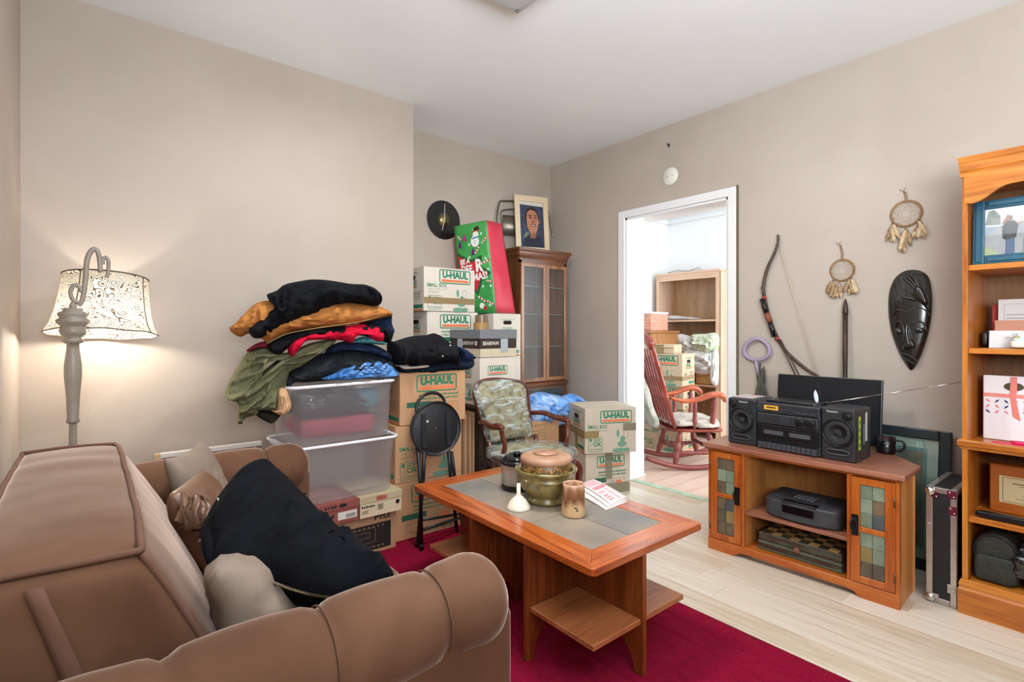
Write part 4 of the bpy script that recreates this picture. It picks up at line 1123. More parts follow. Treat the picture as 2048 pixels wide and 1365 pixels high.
# ================================================================ TROUSERS ON THE BROWN STACK
def zf(pts): return zz(pts, 5.686, 780, 520)
heap('folded_jeans', 'dark blue jeans at the bottom of the folded trousers', 'jeans', cloth('dark denim', '111926', '1C2738'),
     zf([(60, 1225), (300, 1200), (560, 1150), (760, 1080), (870, 1090), (908, 1130), (905, 1195), (850, 1240), (760, 1252), (640, 1245), (540, 1262), (430, 1308), (340, 1290), (230, 1282), (120, 1282)]), zf([(200, 1245), (820, 1175)]), 2.66, 0.15, seed=20, wr=0.015, group='trousers folded on the brown box')
heap('white_garment', 'cream garment edge showing between the folded trousers', 'shirt', cloth('cream cotton', 'B9B2A2', 'CFC8B8'),
     zf([(110, 1200), (260, 1215), (420, 1195), (420, 1222), (260, 1242), (150, 1245)]), zf([(160, 1222), (390, 1212)]), 2.535, 0.04, seed=21, wr=0.004, group='trousers folded on the brown box')
blkt = heap('black_trousers', 'black trousers folded on top of the brown box stack', 'trousers', cloth('black twill', '121316', '1C1D21'),
     zf([(0, 940), (60, 930), (150, 898), (260, 868), (430, 855), (480, 838), (530, 843), (590, 890), (640, 935), (690, 970), (712, 1060), (740, 1200), (690, 1225), (600, 1160), (520, 1165), (430, 1190), (300, 1205), (180, 1195), (110, 1205), (60, 1190), (10, 1130)]),
     zf([(80, 1040), (350, 1010), (640, 1090)]), 2.635, 0.19, seed=22, wr=0.024, ang=-0.1, group='trousers folded on the brown box')
heap('blue_jeans', 'blue jeans with white buttons at the right of the folded pile', 'jeans', cloth('blue denim', '18233A', '263656'),
     zf([(690, 975), (760, 985), (820, 1010), (872, 1052), (908, 1100), (900, 1130), (860, 1120), (830, 1180), (760, 1190), (735, 1080)]), zf([(740, 1040), (860, 1090)]), 2.62, 0.14, seed=23, wr=0.012, group='trousers folded on the brown box')
b = M()
for (x, y) in ((683, 977), (597, 1098)): b.lathe([(0, 0), (0.006, 0.001), (0.007, 0.004), (0, 0.006)], 10, T=Matrix.Translation(atY(780 + x / 5.686, 520 + y / 5.686, 2.452)) @ Euler((R(90), 0, 0)).to_matrix().to_4x4())
attach(solo(b, 'button', mat('silver button', 'BFC0C2', 0.3, metal=0.8), 'x', 'x'), blkt)

# ================================================================ BOXES AND THINGS IN THE ALCOVE
EC = SB[1]
moving_box(2.100, 2.710, 0.664, 0, 0.300, 0.34, 0.314, 'pale daylit printed moving box right under the boot box, on the dark hamper', 'move', end='logo', ends=(-1,), hole=False, card=CARDLIT)
t = thing('boot_box', 'dark lidded boot box with white lettering and tape rolls on top', 'shoe box', (2.096, 2.704, 0.979), 0)
M().box(-0.148, 0.148, 0, 0.345, 0, 0.12).build('box_body', mat('cream boot box card', 'CDBFA6', 0.7), t, bevel=0.001)
M().box(-0.150, 0.150, -0.002, 0.346, 0.055, 0.125).build('dark_band', mat('dark brown boot box card', '33261F', 0.6), t, bevel=0.001)
M().box(-0.153, 0.153, -0.004, 0.348, 0.120, 0.180).build('lid', mat('slate lid card', '75797E', 0.6), t, bevel=0.001)
mb = M()
mb.text('BEARPAW', 0.034, trans(-0.065, -0.0028, 0.088, rx=R(90)), 0, bold=0.01, width=0.13); mb.build('lettering', mat('white print', 'E8E4DC', 0.6), t, fixn=False); mb = M()
mb.text('BEARPAW', 0.036, trans(-0.1508, 0.15, 0.088, rx=R(90), rz=R(-90)), 0, bold=0.01, width=0.16)
mb.build('lettering', mat('white print', 'E8E4DC', 0.6), t, fixn=False)
mb = M()
for sx, T in ((1, trans(-0.1508, 0.045, 0.088, rx=R(90), rz=R(-90))),):
    for dx, dy, r in ((0, -0.004, 0.010), (-0.010, 0.008, 0.004), (-0.003, 0.012, 0.004), (0.005, 0.012, 0.004), (0.011, 0.007, 0.004)):
        mb.add([(dx + r * math.cos(a), dy + r * math.sin(a), 0.0003) for a in [2 * PI * i / 10 for i in range(10)]], [tuple(range(10))], 0, T)
mb.build('paw_emblem', mat('white print', 'E8E4DC', 0.6), t, fixn=False)
M().box(0.015, 0.075, -0.0036, -0.0026, 0.03, 0.118).build('tape_patch', mat('silvery tape', 'B4BDC4', 0.2, alpha=0.85), t)
M().box(-0.1520, -0.1512, 0.20, 0.26, 0.04, 0.118).build('tape_patch', mat('silvery tape', 'B4BDC4', 0.2, alpha=0.85), t)
for k, (x, y, r, h, lb, mt) in enumerate(((2.055, 2.845, 0.050, 0.045, 'wide tan roll of packing tape, lower of two on the boot box', mat('tan tape roll', 'A9804C', 0.45)), (2.055, 2.840, 0.043, 0.050, 'brown roll of packing tape, upper of two on the boot box', mat('brown tape roll', '7E664A', 0.3)))):
    b = M().lathe([(r * 0.75, 0), (r, 0), (r, h), (r * 0.75, h), (r * 0.75, 0)], 28, T=Matrix.Translation((x, y, 1.1595 + 0.0455 * k)), smooth=False, open_=True)
    solo(b, 'tape_roll', mt, lb, 'tape roll', 'tape rolls on the boot box')
for k, lb in enumerate(('moving box at the bottom of the column under the gift bag', 'moving box low in the column under the gift bag', 'white lit moving box second from the top beside the cabinet', 'white lit moving box with hand hole right under the gift bag')):
    t = moving_box(2.436, 3.035, 0.3195 * k, 0, 0.262, 0.36, 0.3195, lb, None, end='logo' if k > 2 else 'none', ends=(-1,) if k > 2 else (), hole=False, card=CARDLIT if k > 1 else CARD)
    if k > 1:
        TE = trans(0.0, -0.0008, 0.158, rx=R(90)); mb = print_end(0.262, 0.3165, TE); mb.build('printing', [PGL, PO, PGL], t, fixn=False)
        pts = []
        for q, a0 in ((1, -90), (-1, 90)):
            for i in range(7): a = R(a0 + 30 * i); pts.append((q * 0.026 + 0.014 * math.cos(a), 0.014 * math.sin(a)))
        M().prism(pts, -0.004, 0.0012, 'xy', T=TE @ Matrix.Translation((0, 0.095, 0))).build('hand_hole', DARK, t)
# flattened cartons on edge
t = thing('flattened_cartons', 'bundle of flattened brown cartons standing on edge beside the stack', 'cardboard', (1.845, 2.72, 0))
for k in range(9):
    M().box(-0.070 + k * 0.0165, -0.070 + k * 0.0165 + 0.013, 0.004 * (k % 3), 0.30, 0.001, 0.625 - 0.012 * ((k * 5) % 4)).build('carton_sheet', (CARD, mat('fluted edge card', '9A7A5C', 0.9, '806246', 80))[k % 2], t, bevel=0.001)
# dark woven hamper
t = thing('wicker_hamper', 'dark woven hamper behind the armchair back', 'basket', (2.10, 2.71, 0))
WK = mat('dark wicker', '3A2A20', 0.7, '5A4434', 60, bs=0.8, bscale=60, scale=(1, 1, 2.2))
M().box(-0.15, 0.15, 0, 0.34, 0.001, 0.635).build('body', WK, t, bevel=0.02, seg=3)
M().box(-0.155, 0.155, -0.005, 0.345, 0.635, 0.663).build('lid', WK, t, bevel=0.008, seg=2)
for k in range(13): M().tube([(-0.138 + k * 0.023, -0.002, 0.02), (-0.138 + k * 0.023, -0.004, 0.63)], 0.005, 6).build('upright_reed', WK, t)

# ---------------- gift bag
GRN = mat('green gift paper', '2F8E46', 0.4, '57B05C', 5, bs=0.06, bscale=30, lo=0.3, hi=0.7)
REDP = mat('pinkish red gift paper', 'D8354E', 0.35, 'E04A60', 4, bs=0.35, bscale=9)
gb = thing('gift_bag', 'big green and red holiday gift bag on the white lit boxes', 'gift bag', (2.38, 3.20, 1.2795))
gT = Matrix.Translation((-2.38, -3.20, -1.2795))
B1, B2, B3, B4 = Vector((2.205, 3.30, 1.280)), Vector((2.335, 3.035, 1.280)), Vector((2.545, 3.070, 1.280)), Vector((2.50, 3.35, 1.280))
T1, T2, T3, T4 = Vector((2.125, 3.289, 1.932)), Vector((2.241, 3.033, 1.954)), Vector((2.434, 3.104, 1.961)), Vector((2.428, 3.354, 1.90))
def bil(a, b, c, d, u, v): return (a * (1 - u) + b * u) * (1 - v) + (d * (1 - u) + c * u) * v   # a,b bottom; d,c top
def panel(a, b, c, d, mt, name, bulge, seed, n=10):
    nrm = (b - a).cross(d - a).normalized()
    g = []
    for i in range(n + 1):
        row = []
        for j in range(n + 1):
            u, v = j / n, i / n
            p = bil(a, b, c, d, u, v)
            k = 16 * u * (1 - u) * v * (1 - v)
            p = p + nrm * (bulge * k * (1 - v * 0.6) + 0.010 * noise.noise(p * 9 + Vector((seed, 0, 0))) * min(1, 4 * u * (1 - u)) * min(1, v * 5) * (1.2 - v))
            row.append(gT @ p)
        g.append(row)
    return M().sheet(g, thick=0.0008).build(name, mt, gb, fixn=False)
panel(B1, B2, T2, T1, GRN, 'front_panel', 0.012, 1)
panel(B2, B3, T3, T2, REDP, 'side_gusset', 0.006, 2)
panel(B3, B4, T4, T3, GRN, 'back_panel', 0.035, 3)
panel(B4, B1, T1, T4, REDP, 'far_gusset', 0.0, 4)
M().hexa([gT @ p for p in (B1, B2, B3, B4)] + [gT @ (p + Vector((0, 0, 0.002))) for p in (B1, B2, B3, B4)]).build('bottom_panel', GRN, gb)
nrm = (B2 - B1).cross(T1 - B1).normalized()
def onbag(u, v, lift=0.002):   # point on the green front, lifted off the bulging paper
    p = bil(B1, B2, T2, T1, u, v); k = 16 * u * (1 - u) * v * (1 - v)
    return gT @ (p + nrm * (0.012 * k * (1 - v * 0.6) + 0.010 * noise.noise(p * 9 + Vector((1, 0, 0))) * min(1, 4 * u * (1 - u)) * min(1, v * 5) * (1.2 - v) + lift))
def motif(poly, mt, name, lift=0.003):
    c = (sum(p[0] for p in poly) / len(poly), sum(p[1] for p in poly) / len(poly))
    vs = [onbag(*p, lift) for p in poly] + [onbag(c[0], c[1], lift)]
    n = len(poly)
    mb = M().add(vs, [(i, (i + 1) % n, n) for i in range(n)])
    return mb.build(name, mt, gb, fixn=False)
WP = mat('white paper print', 'F0EEEA', 0.5); BKP = mat('black paper print', '23201F', 0.5); MGP = mat('magenta paper print', 'B52A7E', 0.5); PUP = mat('purple paper print', '5B2A6A', 0.5)
BLP = mat('blue paper print', '3E8FC0', 0.5); RDP = mat('red paper print', 'C42436', 0.5)
def circ(cu, cv, r, n=14, k=1.0): return [(cu + r * k * math.cos(2 * PI * i / n), cv + r * 0.48 * math.sin(2 * PI * i / n)) for i in range(n)]
# black-edged red banner with the greeting
motif([(0.02, 0.70), (0.42, 0.60), (0.78, 0.64), (0.72, 0.52), (0.98, 0.44), (0.70, 0.36), (0.55, 0.20), (0.30, 0.34), (0.02, 0.30)], mat('dark green paper print', '1E5A34', 0.5), 'banner_edge', 0.0035)
motif([(0.06, 0.66), (0.40, 0.57), (0.70, 0.60), (0.66, 0.50), (0.90, 0.44), (0.66, 0.38), (0.52, 0.25), (0.30, 0.38), (0.06, 0.36)], RDP, 'banner', 0.0045)
def bagtext(s_, cu, cv, w_, mt=None, rot=0.0):
    vs, fs, bb = text_geo(s_, 0.04)
    k = w_ / (bb[1] - bb[0]); out = []
    for p in vs:
        x, y = p.x * k, p.y * k * 0.55
        x, y = x * math.cos(rot) - y * math.sin(rot), x * math.sin(rot) + y * math.cos(rot)
        out.append(onbag(cu + x, cv + y, 0.0065))
    M().add(out, fs).build('lettering', WP, gb, fixn=False)
bagtext('BE A', 0.26, 0.585, 0.30, rot=0.05); bagtext('DEE', 0.30, 0.50, 0.34); bagtext('R', 0.66, 0.525, 0.22); bagtext('XMAS!', 0.60, 0.405, 0.56, rot=0.05)
# snowman
motif(circ(0.60, 0.795, 0.125), WP, 'snowman_body'); motif(circ(0.64, 0.865, 0.085), WP, 'snowman_head', 0.004)
motif([(0.52, 0.835), (0.70, 0.850), (0.72, 0.835), (0.53, 0.820)], BLP, 'snowman_scarf', 0.005)
motif([(0.60, 0.905), (0.76, 0.915), (0.75, 0.955), (0.62, 0.945)], BKP, 'snowman_hat', 0.005); motif([(0.54, 0.895), (0.78, 0.908), (0.78, 0.918), (0.54, 0.906)], RDP, 'snowman_hat_brim', 0.006)
motif(circ(0.60, 0.80, 0.012), BKP, 'coal_button', 0.006); motif(circ(0.60, 0.775, 0.012), BKP, 'coal_button', 0.006)
def tree(cu, cv, mt):
    motif([(cu - 0.07, cv - .035), (cu + 0.07, cv - .035), (cu + .035, cv - .005), (cu + .05, cv - .005), (cu, cv + 0.05), (cu - .05, cv - .005), (cu - .035, cv - .005)], mt, 'printed_tree')
tree(0.30, 0.85, MGP); tree(0.52, 0.685, PUP); tree(0.14, 0.78, PUP)
def cane(cu, cv, L_, rot):
    for k in range(6):
        a0 = k / 6 * L_; a1 = (k + 1) / 6 * L_
        c_, s_ = math.cos(rot), math.sin(rot)
        def q(a, w_): return (cu + (a * c_ - w_ * s_), cv + (a * s_ + w_ * c_) * 0.5)
        motif([q(a0, -0.022), q(a1, -0.022), q(a1, 0.022), q(a0, 0.022)], (WP, RDP)[k % 2], 'printed_cane')
cane(0.80, 0.765, 0.20, 0.7); cane(0.58, 0.665, 0.22, 0.8); cane(0.72, 0.545, 0.25, 0.3); cane(0.55, 0.19, 0.24, -0.6); cane(0.78, 0.14, 0.2, -0.5); cane(0.10, 0.88, 0.14, -0.8); cane(0.82, 0.36, 0.15, -0.2)
for cu, cv in ((0.80, 0.87), (0.42, 0.77), (0.40, 0.63), (0.86, 0.60), (0.70, 0.30), (0.92, 0.30), (0.84, 0.09), (0.9, 0.48)):
    motif(circ(cu, cv, 0.035, 6), mat('pale mint print', 'BFE3C6', 0.5), 'printed_snowflake')
motif(circ(0.62, 0.085, 0.07), WP, 'snowman_head'); motif(circ(0.70, 0.06, 0.05), RDP, 'snowman_hat_brim', 0.004)

# ---------------- curio cabinet
CW = lambda ax: wood('walnut cabinet ' + ax, '3C2014', '6A3E26', '7C4C30', axis=ax, rough=0.3, ring=6, coat=0.4)
cu = thing('curio_cabinet', 'dark walnut glass-fronted curio cabinet in the alcove corner', 'cabinet', (2.84, 3.20, 0))
cT = Matrix.Translation((-2.84, -3.20, 0))
cx0, cx1, cy0, cy1 = 2.578, 3.085, 3.060, 3.385
HGL = glass('cabinet glass', 'FFFFFF', 0.10, 0.02, 0.9)
b = M(); vs_ = []
def crown(prof, name):
    n = len(prof); vs = []
    for c in ((-1, cy1, 0), (-1, cy0, 1), (1, cy0, 1), (1, cy1, 0)):
        for o_, z in prof: vs.append((cx0 - o_ if c[0] < 0 else cx1 + o_, c[1] - (o_ if c[2] else 0), z))
    fs = [(s_ * n + i, s_ * n + i + 1, (s_ + 1) * n + i + 1, (s_ + 1) * n + i) for s_ in range(3) for i in range(n - 1)]
    top = [k * n + n - 1 for k in range(4)]; fs.append(tuple(top))
    M().add(vs, fs, T=cT).build(name, CW('x'), cu)
crown([(0.0, 1.70), (0.004, 1.715), (0.002, 1.725), (0.010, 1.735), (0.016, 1.75), (0.020, 1.765), (0.030, 1.775), (0.030, 1.795), (-0.01, 1.797)], 'crown_moulding')
crown([(0.0, 0.705), (0.010, 0.71), (0.012, 0.728), (0.004, 0.738), (0.0, 0.742)], 'waist_moulding')
for x in (cx0, cx1 - 0.02):
    for y in (cy0, cy1 - 0.02):
        M().box(x, x + 0.02, y, y + 0.02, 0, 1.73, T=cT).build('corner_post', CW('z'), cu)
M().box(cx0, cx1, cy1 - 0.008, cy1, 0.0, 1.73, T=cT).build('back_panel', CW('z'), cu)
M().box(cx1 - 0.012, cx1 - 0.003, cy0 + .02, cy1 - .02, 0.75, 1.71, T=cT).build('side_panel', CW('z'), cu)
M().box(cx0 + 0.003, cx0 + 0.012, cy0 + .02, cy1 - .02, 0.75, 1.71, T=cT).build('side_panel', CW('z'), cu)
M().box(cx0, cx1, cy0 + .004, cy1 - .008, 0.70, 0.74, T=cT).build('cabinet_floor', CW('x'), cu)
M().box(cx0, cx1, cy0 + .01, cy1 - .008, 1.70, 1.74, T=cT).build('cabinet_roof', CW('x'), cu)
for z in (1.02, 1.28, 1.50): M().box(cx0 + .02, cx1 - .02, cy0 + .03, cy1 - .01, z, z + .005, T=cT).build('glass_shelf', mat('green glass shelf', '8FA79E', 0.1, alpha=0.7), cu)
M().box(cx0, cx1, cy0, cy0 + 0.018, 1.68, 1.73, T=cT).build('top_rail', CW('x'), cu)
def cdoor(x0, x1, ang=0.0):
    d = bpy.data.objects.new('door', None); C.objects.link(d); d.parent = cu
    st = 0.030; y0, y1 = cy0 - 0.016, cy0 - 0.001
    z0, z1 = 0.748, 1.678
    fr = M().box(x0, x0 + st, y0, y1, z0, z1, T=cT).box(x1 - st, x1, y0, y1, z0, z1, T=cT).box(x0 + st, x1 - st, y0, y1, z0, z0 + st, T=cT).box(x0 + st, x1 - st, y0, y1, z1 - st, z1, T=cT)
    fr.build('door_frame', wood('walnut door frame', '5A3520', '8C5C38', 'A47246', axis='z', rough=0.3, ring=6, coat=0.4), d, bevel=0.003)
    M().box(x0 + st, x1 - st, y0 + 0.006, y0 + 0.009, z0 + st, z1 - st, T=cT).build('glass_pane', HGL, d)
cdoor(cx0 + 0.004, 2.842); cdoor(2.846, cx1 - 0.004)
M().box(cx0 + 0.004, cx1 - .004, cy0 - 0.012, cy0, 0.03, 0.70, T=cT).build('lower_panel', CW('z'), cu, bevel=0.003)
M().box(cx0 + 0.05, cx1 - .05, cy0 - 0.016, cy0 - 0.012, 0.62, 0.69, T=cT).build('lower_glass', mat('dark glass', '3A4044', 0.1, spec=0.8), cu)

# painting leaning on top of it
pbl, pbr, ptl = Vector((2.725, 3.285, 1.799)), Vector((3.020, 3.200, 1.799)), Vector((2.675, 3.345, 2.275))
PT = basis(pbl, pbr - pbl, ptl - pbl); pw_, ph_ = (pbr - pbl).length, (ptl - pbl).length
pt = thing('portrait_painting', 'cream framed portrait painting leaning on the curio cabinet', 'painting', (0, 0, 0)); pt.matrix_world = PT
FRM = mat('cream mat board frame', 'DCC6A4', 0.5, 'E3CFB0', 4)
fw = 0.045
for (x0, x1, y0, y1) in ((0, fw, 0, ph_), (pw_ - fw, pw_, 0, ph_), (fw, pw_ - fw, 0, fw), (fw, pw_ - fw, ph_ - fw * 1.1, ph_)):
    M().box(x0, x1, y0, y1, 0, 0.016).build('frame_side', FRM, pt, bevel=0.002)
M().box(fw, pw_ - fw, fw, ph_ - fw, 0.002, 0.006).build('white_mount', mat('off white mount', 'CFCBC0', 0.7), pt)
PNT = lambda n_, a, b2: mat(n_, a, 0.6, b2, 28, bs=0.3, bscale=50)
iw, ih = pw_ - 2 * fw, ph_ - 2 * fw
def pic(poly, mt, name, z):
    M().prism([(fw + x * iw, fw + y * ih) for x, y in poly], z, z + 0.0006, 'xy').build(name, mt, pt)
pic([(0.02, 0.0), (1, 0.0), (1, 0.90), (0.0, 0.92)], PNT('dusk blue paint', '28324A', '3C4A66'), 'background_paint', 0.0062)
def ell(cx, cy, a, b2, n=20, rot=0): return [(cx + a * math.cos(t) * math.cos(rot) - b2 * math.sin(t) * math.sin(rot), cy + a * math.cos(t) * math.sin(rot) + b2 * math.sin(t) * math.cos(rot)) for t in [2 * PI * i / n for i in range(n)]]
pic([(0.08, 0.0), (0.96, 0.0), (0.94, 0.14), (0.80, 0.22), (0.60, 0.27), (0.40, 0.28), (0.18, 0.20)], PNT('navy coat paint', '161C2C', '222A3E'), 'coat_paint', 0.0070)
pic([(0.12, 0.18), (0.26, 0.22), (0.36, 0.30), (0.30, 0.34), (0.16, 0.28)], PNT('green collar paint', '5E6E5A', '74846A'), 'collar_paint', 0.0076)
pic([(0.40, 0.20), (0.66, 0.20), (0.70, 0.42), (0.42, 0.42)], PNT('neck paint', '8A5440', '9C6450'), 'neck_paint', 0.0078)
pic(ell(0.50, 0.64, 0.30, 0.245), PNT('dark hair paint', '1C1614', '2E2420'), 'hair_paint', 0.0084)
pic([(0.27, 0.66), (0.30, 0.75), (0.42, 0.81), (0.62, 0.80), (0.74, 0.72), (0.78, 0.56), (0.75, 0.42), (0.64, 0.31), (0.50, 0.28), (0.38, 0.33), (0.29, 0.46)], PNT('warm skin paint', 'A4694E', 'BE8466'), 'face_paint', 0.0090)
pic(ell(0.56, 0.48, 0.11, 0.035), PNT('mouth paint', '7A3830', '8A4238'), 'mouth_paint', 0.0102)
pic(ell(0.55, 0.475, 0.075, 0.013), mat('teeth paint', 'CDBFB0', 0.6), 'teeth_paint', 0.0108)
pic([(0.49, 0.54), (0.63, 0.54), (0.60, 0.60), (0.57, 0.67), (0.53, 0.60)], PNT('nose paint', '8E5840', '9C644A'), 'nose_paint', 0.0102)
for cx_ in (0.42, 0.66):
    pic(ell(cx_, 0.645, 0.055, 0.014), mat('eye paint', '2A1C18', 0.5), 'eye_paint', 0.0102); pic(ell(cx_, 0.69, 0.07, 0.010, rot=0.1), mat('brow paint', '2E201A', 0.6), 'brow_paint', 0.0102)
pic(ell(0.80, 0.56, 0.03, 0.05), PNT('ear paint', '94604A', 'A06A50'), 'ear_paint', 0.0088)
M().box(pw_ * 0.3, pw_ * 0.7, ph_ * 0.2, ph_ * 0.22, -0.004, 0.0).build('backing_strut', FRM, pt)
fc = thing('folding_chair', 'folded metal chair frame behind the portrait painting', 'chair', (2.84, 3.39, 1.799))
MET = mat('dull bronze metal tube', '7C7266', 0.35, metal=0.7)
def fcp(x, y, yy): return atY(x, y, yy) - Vector((2.84, 3.39, 1.799))
M().tube(catmull([fcp(993, 501, 3.375), fcp(994, 440, 3.38), fcp(998, 410, 3.385), fcp(1010, 402, 3.387), fcp(1080, 408, 3.387), fcp(1094, 420, 3.385), fcp(1101, 445, 3.38), fcp(1110, 508, 3.372)], 6), 0.008, 10).build('outer_frame', MET, fc)
M().tube(catmull([fcp(1003, 502, 3.362), fcp(1004, 445, 3.366), fcp(1009, 420, 3.368), fcp(1085, 425, 3.368), fcp(1094, 450, 3.366), fcp(1102, 507, 3.36)], 6), 0.006, 10).build('inner_frame', MET, fc)
M().sheet([[fcp(1006, 430, 3.376), fcp(1090, 436, 3.376)], [fcp(1006, 470, 3.374), fcp(1096, 478, 3.374)]], thick=0.003).build('back_slat', MET, fc)

# wall clock made from a record
ck = thing('wall_clock', 'black record wall clock with silver centre and hands', 'clock', (2.103, YA - 0.001, 1.995))
cR = trans(0, 0, 0, rx=R(90))
VIN = mat('black vinyl', '0E1013', 0.32, spec=0.6)
pr = [(0.0, 0.0), (0.146, 0.0), (0.148, 0.003), (0.146, 0.005)]
for k in range(14): pr += [(0.140 - k * 0.006, 0.0052), (0.137 - k * 0.006, 0.0045)]
pr += [(0.053, 0.005), (0.0, 0.005)]
M().lathe(pr, 64, T=cR).build('record', VIN, ck)
M().lathe([(0.0, 0.0052), (0.052, 0.0052), (0.053, 0.0066), (0.0, 0.0072)], 40, T=cR).build('centre_disc', mat('brushed gold disc', 'A89A6E', 0.3, metal=0.9), ck)
for (a, l1, l2, w_) in ((R(2), 0.125, 0.02, 0.0038), (R(193), 0.085, 0.02, 0.0045)):
    M().prism([(-w_, -l2), (w_, -l2), (w_ * 0.6, l1), (-w_ * 0.6, l1)], 0.010, 0.0115, 'xy', T=cR @ Euler((0, 0, -a)).to_matrix().to_4x4()).build('clock_hand', mat('silver hand', 'D9D9D6', 0.3, metal=0.5), ck)
M().lathe([(0.0, 0.007), (0.006, 0.007), (0.006, 0.013), (0, 0.0135)], 14, T=cR).build('hand_hub', mat('silver hand', 'D9D9D6', 0.3, metal=0.5), ck)

# ================================================================ FOLDED STOOL
st = thing('folding_stool', 'black round folding stool leaning against the box stack', 'stool', (1.47, 2.40, RUGZ))
sO = Vector((1.47, 2.40, RUGZ))
BLK = mat('black painted steel', '14161A', 0.4, spec=0.5)
BLKP = mat('black seat plastic', '1A1D22', 0.45, bs=0.1, bscale=60)
sc = atY(872, 857, 2.415) - sO
sTm = Matrix.Translation(sc) @ Euler((R(86), 0, R(-6))).to_matrix().to_4x4()
M().lathe([(0.0, 0.000), (0.128, 0.000), (0.136, -0.004), (0.138, 0.012), (0.143, 0.015), (0.146, 0.006), (0.142, -0.016), (0.12, -0.022), (0.0, -0.024)], 48, T=sTm).build('seat', BLKP, st)
for sx in (-0.072, 0.072):
    M().box(sx - 0.014, sx + 0.014, -0.10, 0.085, 0.0, 0.010, T=sTm).build('seat_bracket', BLKP, st, bevel=0.003)
M().lathe([(0, 0.0), (0.004, 0.001), (0.004, 0.003), (0, 0.004)], 10, T=sTm).build('centre_screw', mat('brass screw', 'C8A860', 0.3, metal=0.9), st)
M().box(-0.055, -0.042, 0.035, 0.047, 0.0, 0.001, T=sTm).build('paper_sticker', mat('off white sticker', 'B9B9B4', 0.6), st)
def sp_(x, y, yy): return atY(x, y, yy) - sO
M().tube(catmull([sp_(838, 850, 2.44), sp_(833, 815, 2.46), sp_(842, 796, 2.47), sp_(858, 787, 2.475), sp_(876, 788, 2.475), sp_(889, 803, 2.47), sp_(893, 840, 2.45)], 6), 0.0085, 10).build('back_loop', BLK, st)
M().tube([sp_(835, 895, 2.425), sp_(841, 965, 2.40), sp_(843, 1104, 2.385)], 0.010, 10).build('leg', BLK, st)
M().tube([sp_(848, 905, 2.40), sp_(847, 950, 2.41), sp_(838, 1060, 2.42), sp_(834, 1096, 2.43)], 0.010, 10).build('leg', BLK, st)
M().tube([sp_(897, 900, 2.40), sp_(901, 950, 2.41), sp_(915, 1068, 2.46)], 0.010, 10).build('leg', BLK, st)
M().tube([sp_(903, 905, 2.43), sp_(910, 960, 2.45), sp_(927, 1063, 2.49)], 0.010, 10).build('leg', BLK, st)
M().tube([sp_(846, 1060, 2.405), sp_(918, 1037, 2.445)], 0.008, 10).build('cross_bar', BLK, st)
M().tube([sp_(838, 1042, 2.43), sp_(921, 1028, 2.475)], 0.007, 10).build('cross_bar', BLK, st)
for (x, y, yy) in ((843, 1103, 2.385), (834, 1095, 2.43)): 
    p = sp_(x, y, yy); M().lathe([(0, 0.001), (0.013, 0.001), (0.013, 0.022), (0.010, 0.026)], 12, T=Matrix.Translation((p.x, p.y, 0))).build('foot_cap', BLK, st)

# ================================================================ ARMCHAIR UNDER PLASTIC
MAH = wood('mahogany', '3A1710', '5E281A', '6E3424', axis='z', rough=0.25, ring=4, coat=0.6)
MAHX = MAH
ac = thing('wooden_armchair', 'carved mahogany armchair with plastic-covered floral seat and back', 'armchair', (2.07, 2.36, 0))
aO = Vector((2.07, 2.36, 0))
def ap(x, y, yy): return atY(x, y, yy) - aO
FLR = mat('faded floral upholstery', '6E6444', 0.8, 'B0A684', 26, bs=0.2, bscale=60, lo=0.3, hi=0.6)
bk_pts = [(960, 786), (968, 770), (990, 763), (1020, 764), (1045, 768), (1056, 778), (1058, 800), (1058, 868), (1040, 873), (1010, 879), (985, 884), (976, 840), (965, 810)]
mb = M(); blob(mb, bk_pts, [(995, 800), (1018, 845)], 0.035, lambda u, v, h: (lambda q: Vector((q.x, q.y - h + (q.z - 0.45) * 0.10, q.z)))(ap(u, v, 2.56)), rings=8, wr=0.002, cs=4, back=0.8)
mb.build('back_cushion', FLR, ac)
m = bpy.data.materials.new('crinkled clear vinyl'); nt, N, L, b_ = nodes_of(m)
b_.inputs['Base Color'].default_value = rgb('C9D6D4'); b_.inputs['Roughness'].default_value = 0.12; b_.inputs['Specular IOR Level'].default_value = 1.0
tr = N.new('ShaderNodeBsdfTransparent'); mx = N.new('ShaderNodeMixShader')
v = coords(nt, (1, 1, 2.5)); cr = noise_node(nt, v, 5.5, 3, 0.5, 1.6)
L.new(ramp(nt, cr, [(0.48, (0.08, 0.08, 0.08, 1)), (0.64, (0.7, 0.7, 0.7, 1))]), mx.inputs[0])  # pale streaks in the mix stand in for reflections on the vinyl
bump(nt, cr, b_, 0.9, 0.03)
L.new(tr.outputs[0], mx.inputs[1]); L.new(b_.outputs[0], mx.inputs[2]); L.new(mx.outputs[0], N['Material Output'].inputs[0])
VINYL = m
cov = [(953, 782), (962, 768), (990, 760), (1025, 761), (1052, 767), (1059, 780), (1060, 810), (1063, 872), (1040, 876), (1010, 880), (976, 887), (966, 840), (958, 805)]
mb = M(); blob(mb, cov, [(995, 800), (1018, 845)], 0.050, lambda u, v, h: (lambda q: Vector((q.x, q.y - h + (q.z - 0.45) * 0.10, q.z)))(ap(u, v, 2.555)), rings=10, wr=0.012, wsc=(0.02, 0.07), ang=0.35, cs=4, back=0.7, edge=0.5)
mb.build('plastic_back_cover', VINYL, ac)
bt = catmull([ap(x, y, 2.575) + Vector((0, (0.0), 0)) for x, y in [(976, 888), (963, 830), (954, 790), (964, 768), (990, 760), (1030, 762), (1053, 768), (1061, 790), (1062, 875)]], 4)
bt = [p + Vector((0, (p.z - 0.45) * 0.10, 0)) for p in bt]
M().tube(bt, 0.011, 8).build('back_frame', MAH, ac)
